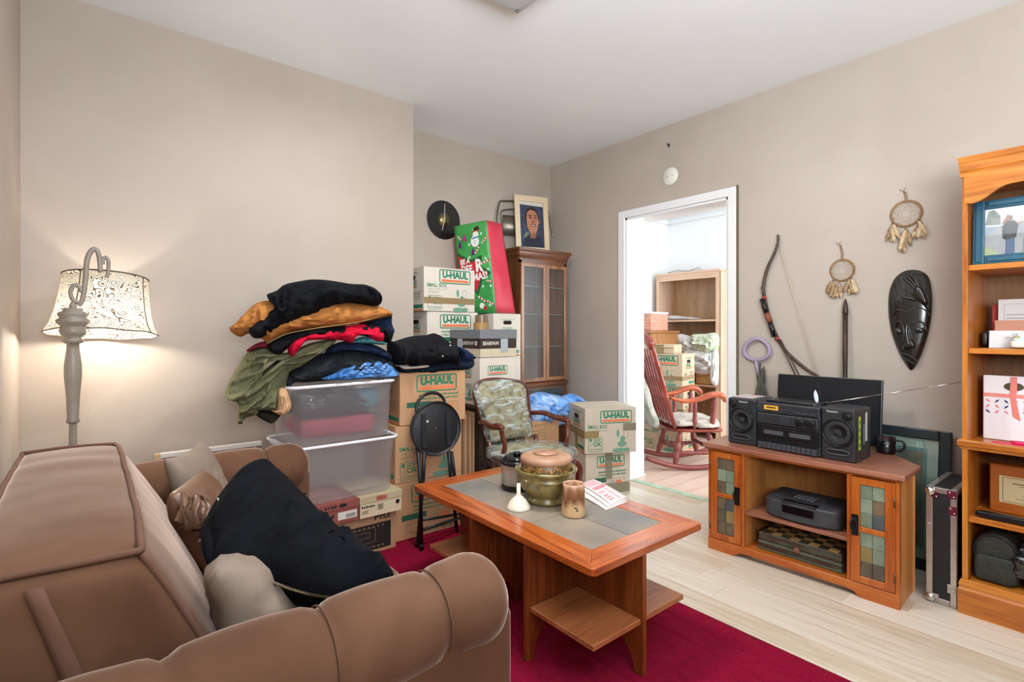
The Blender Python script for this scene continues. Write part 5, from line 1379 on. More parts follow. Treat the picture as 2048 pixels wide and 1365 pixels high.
M().tube([ap(978, 884, 2.56), ap(985, 935, 2.55), ap(988, 990, 2.60)], [0.016, 0.015, 0.012], 8).build('back_leg', MAH, ac)
M().tube([(0.235, 0.21, 0.46), (0.225, 0.20, 0.25), (0.22, 0.25, 0.003)], [0.016, 0.016, 0.012], 8).build('back_leg', MAH, ac)
sm_T = Matrix.Translation((0.0, -0.01, 0.40))
M().lathe([(0.0, -0.035), (0.22, -0.035), (0.248, -0.02), (0.252, 0.0), (0.245, 0.012)], 40, T=sm_T).build('seat_rail', MAH, ac)
M().lathe([(0.243, 0.010), (0.238, 0.030), (0.19, 0.044), (0.10, 0.052), (0.0, 0.055)], 40, T=sm_T).build('seat_cushion', FLR, ac)
vn = []
for i in range(25):
    row = []
    for j in range(33):
        a = 2 * PI * j / 32; t = i / 24
        r = 0.27 * min(1, t * 1.25); z = 0.062 - 0.02 * (r / 0.27) ** 3
        if t > 0.8: z -= (t - 0.8) * 5 * 0.075; r = 0.27 + (t - .8) * 0.02
        nn = noise.noise(Vector((r * math.cos(a) * 11, r * math.sin(a) * 11, t * 2)))
        row.append(sm_T @ Vector(((r + 0.012 * nn * (t > .7)) * math.cos(a), (r + 0.012 * nn * (t > .7)) * math.sin(a), z + 0.006 * nn)))
    vn.append(row)
M().sheet(vn).build('plastic_seat_cover', VINYL, ac)
for sx, pts in ((-1, [(1.870, 2.60, 0.585), (1.845, 2.52, 0.600), (1.822, 2.42, 0.592), (1.826, 2.36, 0.600), (1.834, 2.325, 0.590)]), (1, [(2.300, 2.62, 0.600), (2.330, 2.52, 0.608), (2.345, 2.42, 0.590), (2.345, 2.34, 0.588), (2.338, 2.295, 0.580)])):
    pp_ = [Vector(p) - aO for p in pts]
    M().tube(catmull(pp_, 5), [0.014, 0.016, 0.019, 0.022, 0.018], 10).build('arm_rest', MAH, ac)
    e = pp_[-1]
    M().tube(catmull([e + Vector((0, 0.012, -0.005)), e + Vector((-0.005 * sx, 0.01, -0.05)), e + Vector((-0.015 * sx, 0.0, -0.10)), Vector((e.x - 0.012 * sx, e.y + 0.02, 0.42)), Vector((e.x - 0.02 * sx, e.y + 0.03, 0.385))], 5), [0.015, 0.014, 0.014, 0.017, 0.017], 10).build('arm_post', MAH, ac)
    M().tube(catmull([Vector((0.16 * sx, -0.185, 0.385)), Vector((0.20 * sx, -0.215, 0.33)), Vector((0.19 * sx, -0.205, 0.18)), Vector((0.185 * sx, -0.195, 0.06)), Vector((0.205 * sx, -0.225, 0.008))], 5), [0.024, 0.024, 0.016, 0.012, 0.016], 10).build('front_leg', MAH, ac)

# ================================================================ FILE BOX WITH BLUE BAG, TWO BOXES BY THE DOOR
t = thing('file_box', 'brown file box with ruled label under the blue bag', 'box', (2.52, 2.74, 0))
M().box(-0.165, 0.165, 0, 0.30, 0.0, 0.50).build('carton', CARD, t, bevel=0.003)
mb = M(); T = trans(0, -0.0012, 0, rx=R(90))
rrect(mb, -0.055, 0.425, 0.17, 0.11, 0.002, 0, T, r=0.002)
for k in range(3): quad(mb, -0.13, 0.02, 0.395 + k * 0.022, 0.397 + k * 0.022, 0, T)
mb.build('printed_label', mat('dark green print', '275F49', 0.7), t, fixn=False)
m = bpy.data.materials.new('thin blue bag film'); nt, N, L, b_ = nodes_of(m)
v = coords(nt); cr = noise_node(nt, v, 9, 3, 0.55, 1.0)
L.new(ramp(nt, cr, [(0.3, '4585D6'), (0.5, '78ACEC'), (0.7, 'CFE3FA')]), b_.inputs['Base Color']); b_.inputs['Roughness'].default_value = 0.2
bump(nt, cr, b_, 1.0, 0.03); THINB = m
def bagpt(u, v_, h): q = atY(u, v_, 2.86); q.y -= h; return q
mb = M(); blob(mb, [(1058, 795), (1070, 786), (1088, 785), (1100, 788), (1122, 793), (1132, 806), (1130, 822), (1128, 848), (1112, 853), (1085, 857), (1060, 857), (1054, 830)], [(1080, 820), (1110, 820)], 0.13, bagpt, rings=20, wr=0.035, wsc=(0.06, 0.03), ang=0.6, seed=31, cs=4, back=0.6, edge=0.1)
bluebag = solo(mb, 'plastic_bag', THINB, 'puffy blue plastic bag on the file box behind the armchair', 'plastic bag')
mb = M(); blob(mb, [(1122, 797), (1135, 789), (1146, 788), (1163, 797), (1166, 808), (1150, 818), (1130, 820)], [(1135, 805), (1152, 803)], 0.07, lambda u, v_, h: (lambda q: Vector((q.x, q.y - h, q.z)))(atY(u, v_, 2.93)), rings=8, wr=0.03, wsc=(0.09, 0.05), ang=0.2, seed=32, cs=4, back=0.8)
attach(solo(mb, 'bag_tail', THINB, 'x', 'x'), bluebag)
moving_box(2.800, 2.370, 0.0, R(-20), 0.35, 0.36, 0.309, 'pale daylit printed moving box on the floor by the doorway, lower of two', 'spec', end='none', ends=(-1,), hole=False, card=mat('lit cardboard in daylight', 'C3B6A4', 0.75, 'CBBFAE', 2.5), tapes=((TAPEC, -0.025, 0.03, 0.12, 0.309), (TAPEC, -0.1, 0.17, 0.02, 0.09)))  # card colour lightened to carry the daylight from the doorway
moving_box(2.785, 2.335, 0.310, R(-27), 0.375, 0.34, 0.309, 'pale daylit printed moving box with brown tape by the doorway, upper of two', 'small', ends=(-1,), card=mat('lit cardboard in daylight', 'C3B6A4', 0.75, 'CBBFAE', 2.5), endtape=(0.105, 0.155), tapes=((TAPEC, 0.09, 0.1875, 0.15, 0.20),))

# ================================================================ PILLOWS AND BLACK JACKET ON THE SOFA
def pillow(name, label, mt, T, w_, h_, th, seed=0, n=26, wr=0.006, group='pillows on the sofa', corner=0.10):
    g1 = []; g2 = []
    for i in range(n + 1):
        r1 = []; r2 = []
        for j in range(n + 1):
            u, v = -1 + 2 * j / n, -1 + 2 * i / n
            x = u * w_ / 2 * (1 - corner * (1 - v * v) ** 1 * 0.9 + 0.0); y = v * h_ / 2 * (1 - corner * (1 - u * u) * 0.9)
            e = ((1 - u * u) * (1 - v * v)) ** 0.42
            wk = wr * (noise.noise(Vector((u * 2.5 + seed, v * 2.5, seed))) + 0.7 * noise.noise(Vector((u * 7 + seed, v * 5, seed * 2)))) * (0.3 + e)
            r1.append(T @ Vector((x, y, th / 2 * e + wk))); r2.append(T @ Vector((x, y, -th / 2 * e + wk)))
        g1.append(r1); g2.append(r2)
    mb = M().sheet(g1).sheet([r[::-1] for r in g2])
    bm_ = mb.build(name, mt)
    bm = bmesh.new(); bm.from_mesh(bm_.data); bmesh.ops.remove_doubles(bm, verts=bm.verts, dist=0.0006); bmesh.ops.recalc_face_normals(bm, faces=bm.faces); bm.to_mesh(bm_.data); bm.free()
    return tag(recenter(bm_), label, 'pillow', group)
TAUPE = cloth('taupe sateen', '85766A', '948578', rough=0.55, sheen=0.3, bs=0.25, bsc=18)
pillow('pillow', 'taupe square pillow leaning at the far arm of the sofa', TAUPE, basis((0.315, 2.135, 0.595), (0.42, 0.90, -0.03), (-0.38, 0.08, 0.92)), 0.36, 0.30, 0.12, seed=1, corner=0.14)
BRS = cloth('bronze satin', '6E4E3C', '86644E', rough=0.36, sheen=0.3, bs=0.3, bsc=16, spec=0.6)
bpil = pillow('pillow', 'bronze satin ruffled pillow between the two taupe ones', BRS, basis((0.285, 1.865, 0.560), (0.42, 0.90, 0.0), (-0.38, 0.08, 0.92)), 0.27, 0.27, 0.14, seed=4, corner=0.02)
# its gathered ruffle
mb = M(); g = []
for i in range(70):
    t = i / 69
    a = atY(362 + 66 * t, 982 + 24 * t + 6 * math.sin(t * 9), 1.74 - 0.06 * t)
    w_ = 0.030 + 0.008 * math.sin(i * 1.3)
    d = Vector((0.010 * math.sin(i * 1.9), -0.020 - 0.008 * math.cos(i * 1.7), 0))
    g.append([a + Vector((0, 0.03, -0.05)), a + d * 0.6, a + d * 1.6 + Vector((0.012 * math.sin(i * 1.1), 0, -0.028)), a + d * 2.2 + Vector((0.010 * math.cos(i * 1.4), -0.01, -0.065 - 0.03 * t))])
mb.sheet(g, thick=0.0015)
rf_ = solo(mb, 'ruffle', BRS, 'x', 'x'); attach(rf_, bpil)
pillow('pillow', 'large taupe pillow under the black jacket near the front arm', TAUPE, basis((0.320, 1.350, 0.505), (0.22, 0.97, 0.0), (-0.42, 0.08, 0.90)), 0.44, 0.38, 0.17, seed=8, wr=0.012)

# jacket: a sloping heap over pillows and seat
JB = cloth('black fleece jacket', '08090C', '101218', sheen=0.12, bs=0.25, bsc=40)
P0 = Vector((0.379, 1.655, 0.762)); P1 = Vector((0.225, 1.442, 0.692)); P2 = Vector((0.546, 1.210, 0.536)); 
jn = (P1 - P0).cross(P2 - P0).normalized()
if jn.z < 0: jn = -jn
def onj(u, v, h):
    r = Vector(_ray(u, v)); o_ = Vector((0, 0, CAM_H))
    d = (P0 - o_).dot(jn) / r.dot(jn); return o_ + r * d + jn * h
jk = thing('black_jacket', 'black quilted zip jacket thrown over the sofa pillows', 'jacket', (0.42, 1.55, 0.5))
jO = Vector((0.42, 1.55, 0.5))
mb = M()
blob(mb, [(414, 1060), (420, 1040), (440, 1000), (470, 960), (500, 940), (525, 940), (545, 952), (575, 985), (605, 1010), (640, 1050), (690, 1090), (740, 1130), (780, 1166), (772, 1182), (740, 1195), (700, 1208), (640, 1205), (590, 1190), (540, 1168), (490, 1160), (455, 1168), (420, 1140), (424, 1110)],
     [(505, 1010), (600, 1100), (710, 1165)], 0.065, lambda u, v, h: onj(u, v, h + 0.015) - jO, rings=26, wr=0.017, wsc=(0.013, 0.005), ang=0.75, seed=43, cs=6, back=1.6, edge=0.05, power=0.5)
mb.build('jacket_body', JB, jk)
def jl(pts, h): return [onj(x, y, h) - jO for x, y in pts]
ZIP = mat('aged brass', '6E5C3A', 0.4, metal=0.6)
def zipper(pts, h, gap=0.0042):
    P = catmull(jl(pts, h), 10); mb = M(); mb.tube(P, 0.0022, 6)
    z = mb.build('zip_tape', mat('black zip tape', '101012', 0.8), jk)
    teeth = M(); acc = 0
    for a, b_2 in zip(P[:-1], P[1:]):
        d = b_2 - a; L_ = d.length; t = 0
        while acc < L_:
            p = a + d * (acc / L_); teeth.box(-0.0012, 0.0012, -0.0032, 0.0032, -0.0018, 0.0018, T=basis(p, d, jn.cross(d)) ); acc += gap
        acc -= L_
    o = teeth.build('zip_teeth', ZIP, jk); o['kind'] = 'stuff'
zipper([(474, 1160), (510, 1168), (550, 1182), (590, 1196), (640, 1207), (700, 1210)], 0.018)
mb = M(); mb.tube(catmull(jl([(440, 1150), (424, 1120), (417, 1075), (430, 1035), (455, 993), (482, 960), (508, 945), (532, 947), (556, 962)], 0.004), 6), [0.010, 0.016, 0.018, 0.018, 0.016, 0.010], 10); mb.build('collar', JB, jk)
for pts in ([(600, 1020), (570, 1060), (560, 1110)], [(655, 1065), (625, 1110), (612, 1160)], [(705, 1105), (682, 1145), (672, 1180)], [(470, 1080), (530, 1120), (600, 1135)]):
    M().tube(catmull(jl(pts, 0.052), 6), 0.0030, 6).build('quilt_seam', JB, jk)
zipper([(418, 1068), (432, 1030), (455, 990), (480, 958), (505, 944), (530, 946)], 0.012)
mb = M(); mb.tube(jl([(430, 1018), (436, 1030), (432, 1052)], 0.03), 0.003, 6); mb.build('zip_pull', mat('steel zip pull', 'B8B8B8', 0.3, metal=0.9), jk)
for pts in ([(540, 1000), (600, 1080), (690, 1150)], [(500, 1010), (545, 1090), (620, 1160)], [(620, 1035), (660, 1100), (720, 1150)]):
    pass
# ================================================================ THINGS ON THE COFFEE TABLE
TT = TZ + 0.0008
STL = mat('brushed steel', 'C2BCB6', 0.3, metal=0.75, bs=0.05, bscale=200, scale=(1, 1, 0.05))
BKP2 = mat('glossy black plastic', '101114', 0.2)
sc_ = thing('slow_cooker', 'small steel slow cooker with black lid beside the olive glazed pot', 'slow cooker', (1.50, 1.80, TT))
M().lathe([(0.0, 0.0), (0.062, 0.0), (0.070, 0.008), (0.070, 0.022), (0.066, 0.026)], 32).build('foot_ring', BKP2, sc_)
M().lathe([(0.066, 0.022), (0.0715, 0.028), (0.0725, 0.112), (0.0725, 0.116)], 40).build('steel_body', STL, sc_)
M().lathe([(0.0725, 0.112), (0.078, 0.116), (0.078, 0.124), (0.074, 0.130), (0.070, 0.132), (0.0, 0.132)], 40).build('rim', BKP2, sc_)
M().lathe([(0.068, 0.130), (0.060, 0.142), (0.048, 0.150), (0.045, 0.150), (0.044, 0.146), (0.0, 0.146)], 36).build('lid', glass('smoked lid', '1A1C1E', 0.75, 0.08), sc_)
M().lathe([(0.0, 0.146), (0.014, 0.146), (0.018, 0.158), (0.014, 0.163), (0.0, 0.163)], 20).build('lid_knob', BKP2, sc_)
M().soft(trans(-0.010, -0.076, 0.070, s=(0.014, 0.006, 0.016)), e=4, n=6).build('dial', BKP2, sc_)
BRASS = mat('mottled olive glaze', '5C4E22', 0.3, '94864E', 22, bs=0.15, bscale=18, coat=0.5, spec=0.6)
pot = thing('jardiniere', 'mottled olive brown glazed bowl pot holding the round tin', 'pot', (1.478, 1.585, TT))
M().lathe([(0.0, 0.0), (0.070, 0.0), (0.076, 0.004), (0.077, 0.013), (0.068, 0.021), (0.067, 0.027), (0.084, 0.040), (0.101, 0.058), (0.112, 0.078), (0.116, 0.096), (0.120, 0.100), (0.120, 0.105), (0.116, 0.109), (0.115, 0.114), (0.118, 0.122), (0.128, 0.130), (0.131, 0.137), (0.127, 0.143), (0.114, 0.140), (0.106, 0.128), (0.10, 0.10), (0.06, 0.05), (0.0, 0.045)], 56).build('bowl', BRASS, pot)
tin = thing('round_tin', 'round decorated tin with dusty rose lid sitting in the olive pot', 'tin', (1.478, 1.585, TT + 0.132))
m = bpy.data.materials.new('tin ornament band'); nt, N, L, b_ = nodes_of(m)
tc = N.new('ShaderNodeTexCoord'); vo = N.new('ShaderNodeTexVoronoi'); vo.inputs['Scale'].default_value = 75
L.new(tc.outputs['Object'], vo.inputs['Vector'])
L.new(ramp(nt, vo.outputs['Distance'], [(0.25, 'B8763E'), (0.4, '3A3420'), (0.6, '6E5C30'), (0.75, 'C08A4C')]), b_.inputs['Base Color']); b_.inputs['Roughness'].default_value = 0.35
TINL = mat('dusty rose tin', 'A87E62', 0.5, 'B89078', 10, bs=0.05)
M().lathe([(0.0, -0.05), (0.085, -0.05), (0.102, -0.015), (0.103, 0.0), (0.103, 0.036), (0.101, 0.038)], 48).build('tin_body', m, tin)
M().lathe([(0.102, 0.034), (0.107, 0.036), (0.107, 0.050), (0.103, 0.058), (0.09, 0.064), (0.06, 0.067), (0.052, 0.066), (0.050, 0.0685), (0.0, 0.070)], 48).build('lid', TINL, tin)
M().lathe([(0.049, 0.0690), (0.053, 0.0705), (0.050, 0.0715), (0.047, 0.0700)], 40, open_=True).build('lid_ring', mat('gilt ring', 'C09868', 0.4, metal=0.4), tin)
M().lathe([(0.0, 0.0702), (0.046, 0.0696), (0.046, 0.0702), (0.0, 0.0708)], 30).build('lid_medallion', mat('rose medallion', 'A8705E', 0.5, 'C49A84', 40), tin)
fu = M().lathe([(0.0475, 0.0), (0.0485, 0.004), (0.044, 0.012), (0.034, 0.030), (0.020, 0.044), (0.011, 0.052), (0.0085, 0.058), (0.0075, 0.098), (0.0062, 0.098), (0.0070, 0.058), (0.018, 0.043), (0.032, 0.028), (0.042, 0.010), (0.046, 0.0)], 36, open_=True)
o = fu.build('funnel', mat('ivory plastic', 'E8E2D2', 0.4), None); o.location = (1.335, 1.592, TT); tag(o, 'ivory plastic funnel standing upside down on the coffee table', 'funnel')
mug = thing('stoneware_mug', 'tan stoneware mug with brown drip glaze and dark lettering', 'mug', (1.452, 1.402, TT))
m = bpy.data.materials.new('drip glaze'); nt, N, L, b_ = nodes_of(m)
tc = N.new('ShaderNodeTexCoord'); sx_ = N.new('ShaderNodeSeparateXYZ'); L.new(tc.outputs['Object'], sx_.inputs[0])
mp = N.new('ShaderNodeMapping'); mp.inputs['Scale'].default_value = (1, 1, 0.12); L.new(tc.outputs['Object'], mp.inputs[0])
nn = noise_node(nt, mp.outputs[0], 60, 3)
ad = N.new('ShaderNodeMath'); ad.operation = 'MULTIPLY_ADD'; ad.inputs[1].default_value = 0.10; L.new(nn, ad.inputs[0]); L.new(sx_.outputs[2], ad.inputs[2])
L.new(ramp(nt, ad.outputs[0], [(0.03, 'D8B890'), (0.085, 'C9A47C'), (0.115, '7A4E32'), (0.15, '8E6444'), (0.172, 'D0A888')]), b_.inputs['Base Color']); b_.inputs['Roughness'].default_value = 0.3
M().lathe([(0.0, 0.0), (0.044, 0.0), (0.046, 0.004), (0.0455, 0.03), (0.044, 0.06), (0.043, 0.09), (0.042, 0.112), (0.0415, 0.120), (0.039, 0.122), (0.037, 0.116), (0.038, 0.02), (0.0, 0.015)], 44).build('cup', m, mug)
M().tube(catmull([(0.038, 0.028, 0.098), (0.055, 0.042, 0.100), (0.066, 0.052, 0.075), (0.060, 0.046, 0.045), (0.037, 0.026, 0.030)], 6), 0.007, 10).build('handle', m, mug)
vs, fs, bb = text_geo('"L', 0.03)
mb = M(); out = []
a0 = math.atan2(-1.402, -1.452) + 0.25
for p in vs:
    an = a0 + p.x * 0.42; out.append((0.0468 * math.cos(an), 0.0468 * math.sin(an), 0.033 + p.y * 0.020))
mb.add(out, fs)
rdm = random.Random(4)
for k in range(26):
    an = a0 - 0.30 + rdm.random() * 1.3; z = 0.045 + rdm.random() * 0.055; w_ = 0.03 + 0.05 * rdm.random(); h_ = 0.001 + 0.002 * rdm.random()
    mb.add([(0.0468 * math.cos(a), 0.0468 * math.sin(a), zz_) for a, zz_ in ((an, z), (an + w_, z + .001), (an + w_, z + h_ + .001), (an, z + h_))], [(0, 1, 2, 3)]); mb.build('lettering', mat('dark brown print', '3A2418', 0.5), mug, fixn=False)
pp = thing('folded_flyers', 'folded pink and white flyers lying by the mug', 'papers', (1.60, 1.40, TT))
PAP = mat('newsprint white', 'E6DEDA', 0.8); PKI = mat('pink flyer ink', 'E4B2B8', 0.8); PKD = mat('red flyer ink', 'D48C94', 0.8)
pO = Vector((1.60, 1.40, TT))
def pz(x, y, z=0.0): return atZ(x, y, TT + z) - pO
qs = [[(1150, 985), (1176, 962), (1256, 1004), (1212, 1021)], [(1158, 978), (1183, 962), (1255, 1001), (1216, 1017)], [(1160, 972), (1186, 961), (1254, 998), (1222, 1013)]]
for k, q in enumerate(qs):
    z0 = 0.0004 + 0.0035 * k
    b = M(); g = []
    for i in range(5):
        row = []
        for j in range(8):
            u, v = j / 7, i / 4
            p = bil(pz(*q[0]), pz(*q[3]), pz(*q[2]), pz(*q[1]), u, v)
            row.append(p + Vector((0, 0, z0 + 0.005 * math.sin(PI * u) * (0.4 + 0.3 * k) + 0.001 * noise.noise(Vector((u * 5, v * 5, k))))))
        g.append(row)
    b.sheet(g, thick=0.0006); b.build('flyer', PAP, pp, fixn=False)
    if k == 2:
        def on(u, v): 
            return bil(pz(*q[0]), pz(*q[3]), pz(*q[2]), pz(*q[1]), u, v) + Vector((0, 0, z0 + 0.0012 + 0.005 * math.sin(PI * u) * 1.0))
        mb = M()
        def blk(u0, u1, v0, v1, m_=0):
            n = 5; vs = []
            for i in range(n + 1):
                u = lerp(u0, u1, i / n); vs += [on(u, v0), on(u, v1)]
            mb.add(vs, [(2 * i, 2 * i + 2, 2 * i + 3, 2 * i + 1) for i in range(n)], m_)
        blk(0.05, 0.28, 0.1, 0.85, 0); blk(0.34, 0.46, 0.15, 0.9, 1); blk(0.55, 0.62, 0.1, 0.5, 0); blk(0.50, 0.95, 0.62, 0.74, 0); blk(0.70, 0.74, 0.15, 0.45, 1); blk(0.78, 0.82, 0.15, 0.45, 1); blk(0.86, 0.90, 0.15, 0.45, 1)
        mb.build('printing', [PKI, PKD], pp, fixn=False)

# ================================================================ ON AND IN THE TV STAND
ST_T = SHh + 0.0245
bb_ = thing('boombox', 'black double-cassette boombox with two round speakers on the stand', 'stereo', (2.63, 1.410, ST_T), R(-90))
BB = mat('charcoal stereo plastic', '26272B', 0.38, '2E3034', 30, bs=0.03); BB2 = mat('satin black plastic', '131417', 0.3); BBG = mat('grey stereo plastic', '3E4046', 0.3)
def speaker(x0, x1, tw, nm):
    s_ = M().box(x0, x1, 0.0, 0.205, 0.0, 0.238)
    o = s_.build('speaker', BB, bb_, bevel=0.010, seg=3)
    cx = (x0 + x1) / 2; R1 = trans(cx, -0.0008, 0.128, rx=R(90))
    M().lathe([(0.060, 0.0), (0.066, 0.004), (0.062, 0.008), (0.058, 0.006), (0.056, -0.002)], 48, T=R1, open_=True).build('speaker_ring', BB2, o)
    M().lathe([(0.058, 0.002), (0.052, 0.006), (0.030, 0.000), (0.018, 0.001), (0.014, 0.006), (0.0, 0.009)], 40, T=R1).build('cone', mat('speaker mesh black', '1C1D20', 0.5, bs=0.5, bscale=400), o)
    R2 = trans(x0 + 0.030 if tw < 0 else x1 - 0.030, -0.0008, 0.208, rx=R(90))
    M().lathe([(0.019, 0.0), (0.021, 0.003), (0.017, 0.005), (0.012, 0.003), (0.007, 0.007), (0.0, 0.008)], 28, T=R2).build('tweeter', BB2, o)
    g = []
    mb = M(); pts = [(cx + 0.048 * math.cos(t), -0.002 - 0.002, 0.040 + 0.014 * math.sin(t) * (0.7 + 0.3 * abs(math.cos(t)))) for t in [2 * PI * i / 24 for i in range(24)]]
    mb.tube(pts, 0.0035, 6, closed=True); mb.build('port_ring', BBG, o)
    M().prism([(cx + 0.044 * math.cos(t), 0.040 + 0.010 * math.sin(t)) for t in [2 * PI * i / 20 for i in range(20)]], -0.0018, 0.0, 'xz').build('port', mat('dark gap', '15110E'), o)
    M().text('Panasonic', 0.012, trans(x0 + (0.048 if tw > 0 else 0.085), -0.0012, 0.222, rx=R(90)), 0, bold=0.02).build('lettering', mat('silver print', 'C8C8C8', 0.4), o, fixn=False)
    return o
speaker(0.0, 0.150, -1, 'l'); spr = speaker(0.452, 0.592, 1, 'r')
# main unit in tiers
M().box(0.153, 0.449, 0.004, 0.20, 0.004, 0.222).build('body', BB, bb_, bevel=0.006, seg=2)
M().box(0.153, 0.449, -0.004, 0.19, 0.182, 0.232).build('tuner_deck', BB, bb_, bevel=0.006, seg=2)
M().box(0.158, 0.444, -0.010, 0.01, 0.128, 0.180).build('equaliser_panel', BB, bb_, bevel=0.006, seg=2)
M().box(0.158, 0.444, -0.006, 0.01, 0.042, 0.124).build('cassette_deck', BB2, bb_, bevel=0.004, seg=2)
M().box(0.193, 0.262, -0.0052, -0.0040, 0.198, 0.220).build('display', emit('amber display', 'C8963A', 0.25), bb_)
M().box(0.205, 0.250, -0.0056, -0.0052, 0.206, 0.213).build('display_digits', mat('dark digits', '4A3A18', 0.5), bb_, fixn=False)
for k in range(5): M().box(0.275 + k * 0.012, 0.283 + k * 0.012, -0.0060, -0.004, 0.203, 0.208).build('button', BBG, bb_, bevel=0.0008)
for k in range(3): M().box(0.340 + k * 0.032, 0.366 + k * 0.032, -0.0062, -0.004, 0.192, 0.200).build('button', BBG, bb_, bevel=0.0008)
M().box(0.157, 0.180, -0.0062, -0.004, 0.203, 0.216).build('power_button', BBG, bb_, bevel=0.0008)
for k in range(4):
    M().box(0.276 + k * 0.0105, 0.281 + k * 0.0105, -0.0135, -0.0100, 0.145 + 0.001 * k, 0.168).build('slider', BBG, bb_, bevel=0.0008)
for x in (0.364, 0.412):
    M().lathe([(0.020, 0), (0.0195, 0.010), (0.016, 0.012), (0.0, 0.012)], 28, T=trans(x, -0.0098, 0.154, rx=R(90))).build('knob', BB2, bb_)
for x0, x1 in ((0.182, 0.300), (0.304, 0.422)):
    M().box(x0, x1, -0.0095, -0.006, 0.064, 0.108).build('cassette_door', BB2, bb_, bevel=0.002)
    M().box(x0 + 0.012, x1 - 0.012, -0.0100, -0.0095, 0.078, 0.098).build('cassette_window', mat('smoked window', '4A4D52', 0.12, spec=0.8), bb_)
for k in range(12):
    M().box(0.165 + k * 0.0228, 0.186 + k * 0.0228, -0.016, 0.005, 0.006, 0.034).build('key', BBG, bb_, bevel=0.0025)
M().soft(trans(0.301, 0.10, 0.236, s=(0.13, 0.07, 0.008)), e=6, n=8).build('top_lid', BB2, bb_)
M().box(0.16, 0.44, 0.04, 0.06, 0.226, 0.238).build('carry_handle', BB, bb_, bevel=0.004)
STK = M(); STK.box(0.5922, 0.5930, 0.040, 0.064, 0.055, 0.205)
STK.build('side_sticker', mat('lime sticker', 'B4C832', 0.5), bb_); 
mb = M()
for k in range(4): mb.box(0.593, 0.5933, 0.046, 0.058, 0.068 + 0.034 * k, 0.084 + 0.034 * k)
mb.build('sticker_print', mat('dark green print', '275F49'), bb_, fixn=False)
M().box(0.5922, 0.5930, 0.128, 0.150, 0.085, 0.215).build('side_sticker', mat('white sticker', 'DADCDC', 0.5), bb_)
M().box(0.5922, 0.5930, 0.098, 0.118, 0.075, 0.165).build('side_sticker', mat('blue grey sticker', '6A7C86', 0.5), bb_)
ant = Vector((2.725, 0.965, 0.806)); anE = Vector((2.815, 0.492, 0.936))
def toB(p): return Matrix.Rotation(R(90), 4, 'Z') @ (Vector(p) - Vector((2.63, 1.410, ST_T)))
M().tube([toB(ant), toB(lerp(ant, anE, 0.33))], 0.0028, 8).tube([toB(lerp(ant, anE, 0.33)), toB(lerp(ant, anE, 0.66))], 0.0019, 8).tube([toB(lerp(ant, anE, 0.66)), toB(anE)], 0.0012, 8).build('antenna', mat('chrome', 'CFCFCF', 0.15, metal=1.0), bb_)
M().soft(Matrix.Translation(toB(ant)) @ Matrix.Diagonal((0.014, 0.010, 0.006, 1)), e=4, n=6).build('antenna_base', BB2, bb_)
o = M().box(2.66, 2.80, 1.29, 1.40, ST_T + 0.2392, ST_T + 0.2422)
solo(o, 'greeting_card', mat('pale floral card', 'B9CCC4', 0.6, 'D49AA0', 28, lo=0.42, hi=0.6), 'pale floral card lying on the left speaker of the boombox', 'card')
b = M(); fp = Vector((2.70, 1.00, 0.806)); g = []
for i in range(10):
    t = i / 9; w_ = 0.010 * math.sin(PI * min(1, t * 0.9 + 0.1)) ** 0.7
    c_ = fp + Vector((0.01 * t * t, 0.012 * t, 0.060 * t)); g.append([c_ + Vector((0, -w_, 0)), c_ + Vector((0.002, 0, 0)), c_ + Vector((0, w_, 0))])
b.sheet(g, thick=0.0005); b.tube([fp - Vector((0, 0, 0.008)), fp + Vector((0.01, 0.012, 0.058))], 0.0008, 5)
solo(b, 'feather', mat('pale blue feather', 'D4E2EC', 0.7), 'small pale feather standing on the boombox', 'feather')
b = M().tube([(2.72, 0.985, 0.803), (2.735, 1.005, 0.862)], 0.002, 6)
solo(b, 'pencil_stub', BB2, 'thin black stick beside the feather on the boombox', 'stick')

# red-filled black mug behind the boombox
mg = thing('black_mug', 'black mug with red contents behind the boombox', 'mug', (2.985, 0.800, ST_T))
M().lathe([(0, 0), (0.036, 0), (0.040, 0.01), (0.041, 0.078), (0.038, 0.078), (0.037, 0.012), (0, 0.010)], 32).build('cup', BKP2, mg)
M().tube(catmull([(0.012, -0.036, 0.064), (0.016, -0.062, 0.062), (0.018, -0.070, 0.038), (0.014, -0.056, 0.018), (0.012, -0.036, 0.016)], 6), 0.005, 8).build('handle', BKP2, mg)
M().lathe([(0.0, 0.066), (0.025, 0.070), (0.037, 0.062), (0.0, 0.05)], 20).build('contents', mat('red wrapping', 'B4282E', 0.4, bs=0.5, bscale=40), mg)
# monitor
tv = thing('monitor', 'black flat monitor behind the boombox against the wall', 'monitor', (3.00, 1.075, ST_T), R(-90))
T0 = trans(0, 0, 0.024, rx=R(-5))
M().box(-0.250, 0.250, 0.0, 0.022, 0.0, 0.325, T=T0).build('case', BB2, tv, bevel=0.004, seg=2)
M().box(-0.236, 0.236, -0.0012, 0.0, 0.018, 0.312, T=T0).build('screen', mat('dark matte screen', '191B20', 0.35, spec=0.4), tv)
M().box(-0.10, 0.10, -0.03, 0.06, 0.0, 0.008).build('foot', BB2, tv, bevel=0.002)
M().box(-0.02, 0.02, 0.0, 0.02, 0.006, 0.04).build('neck', BB2, tv)
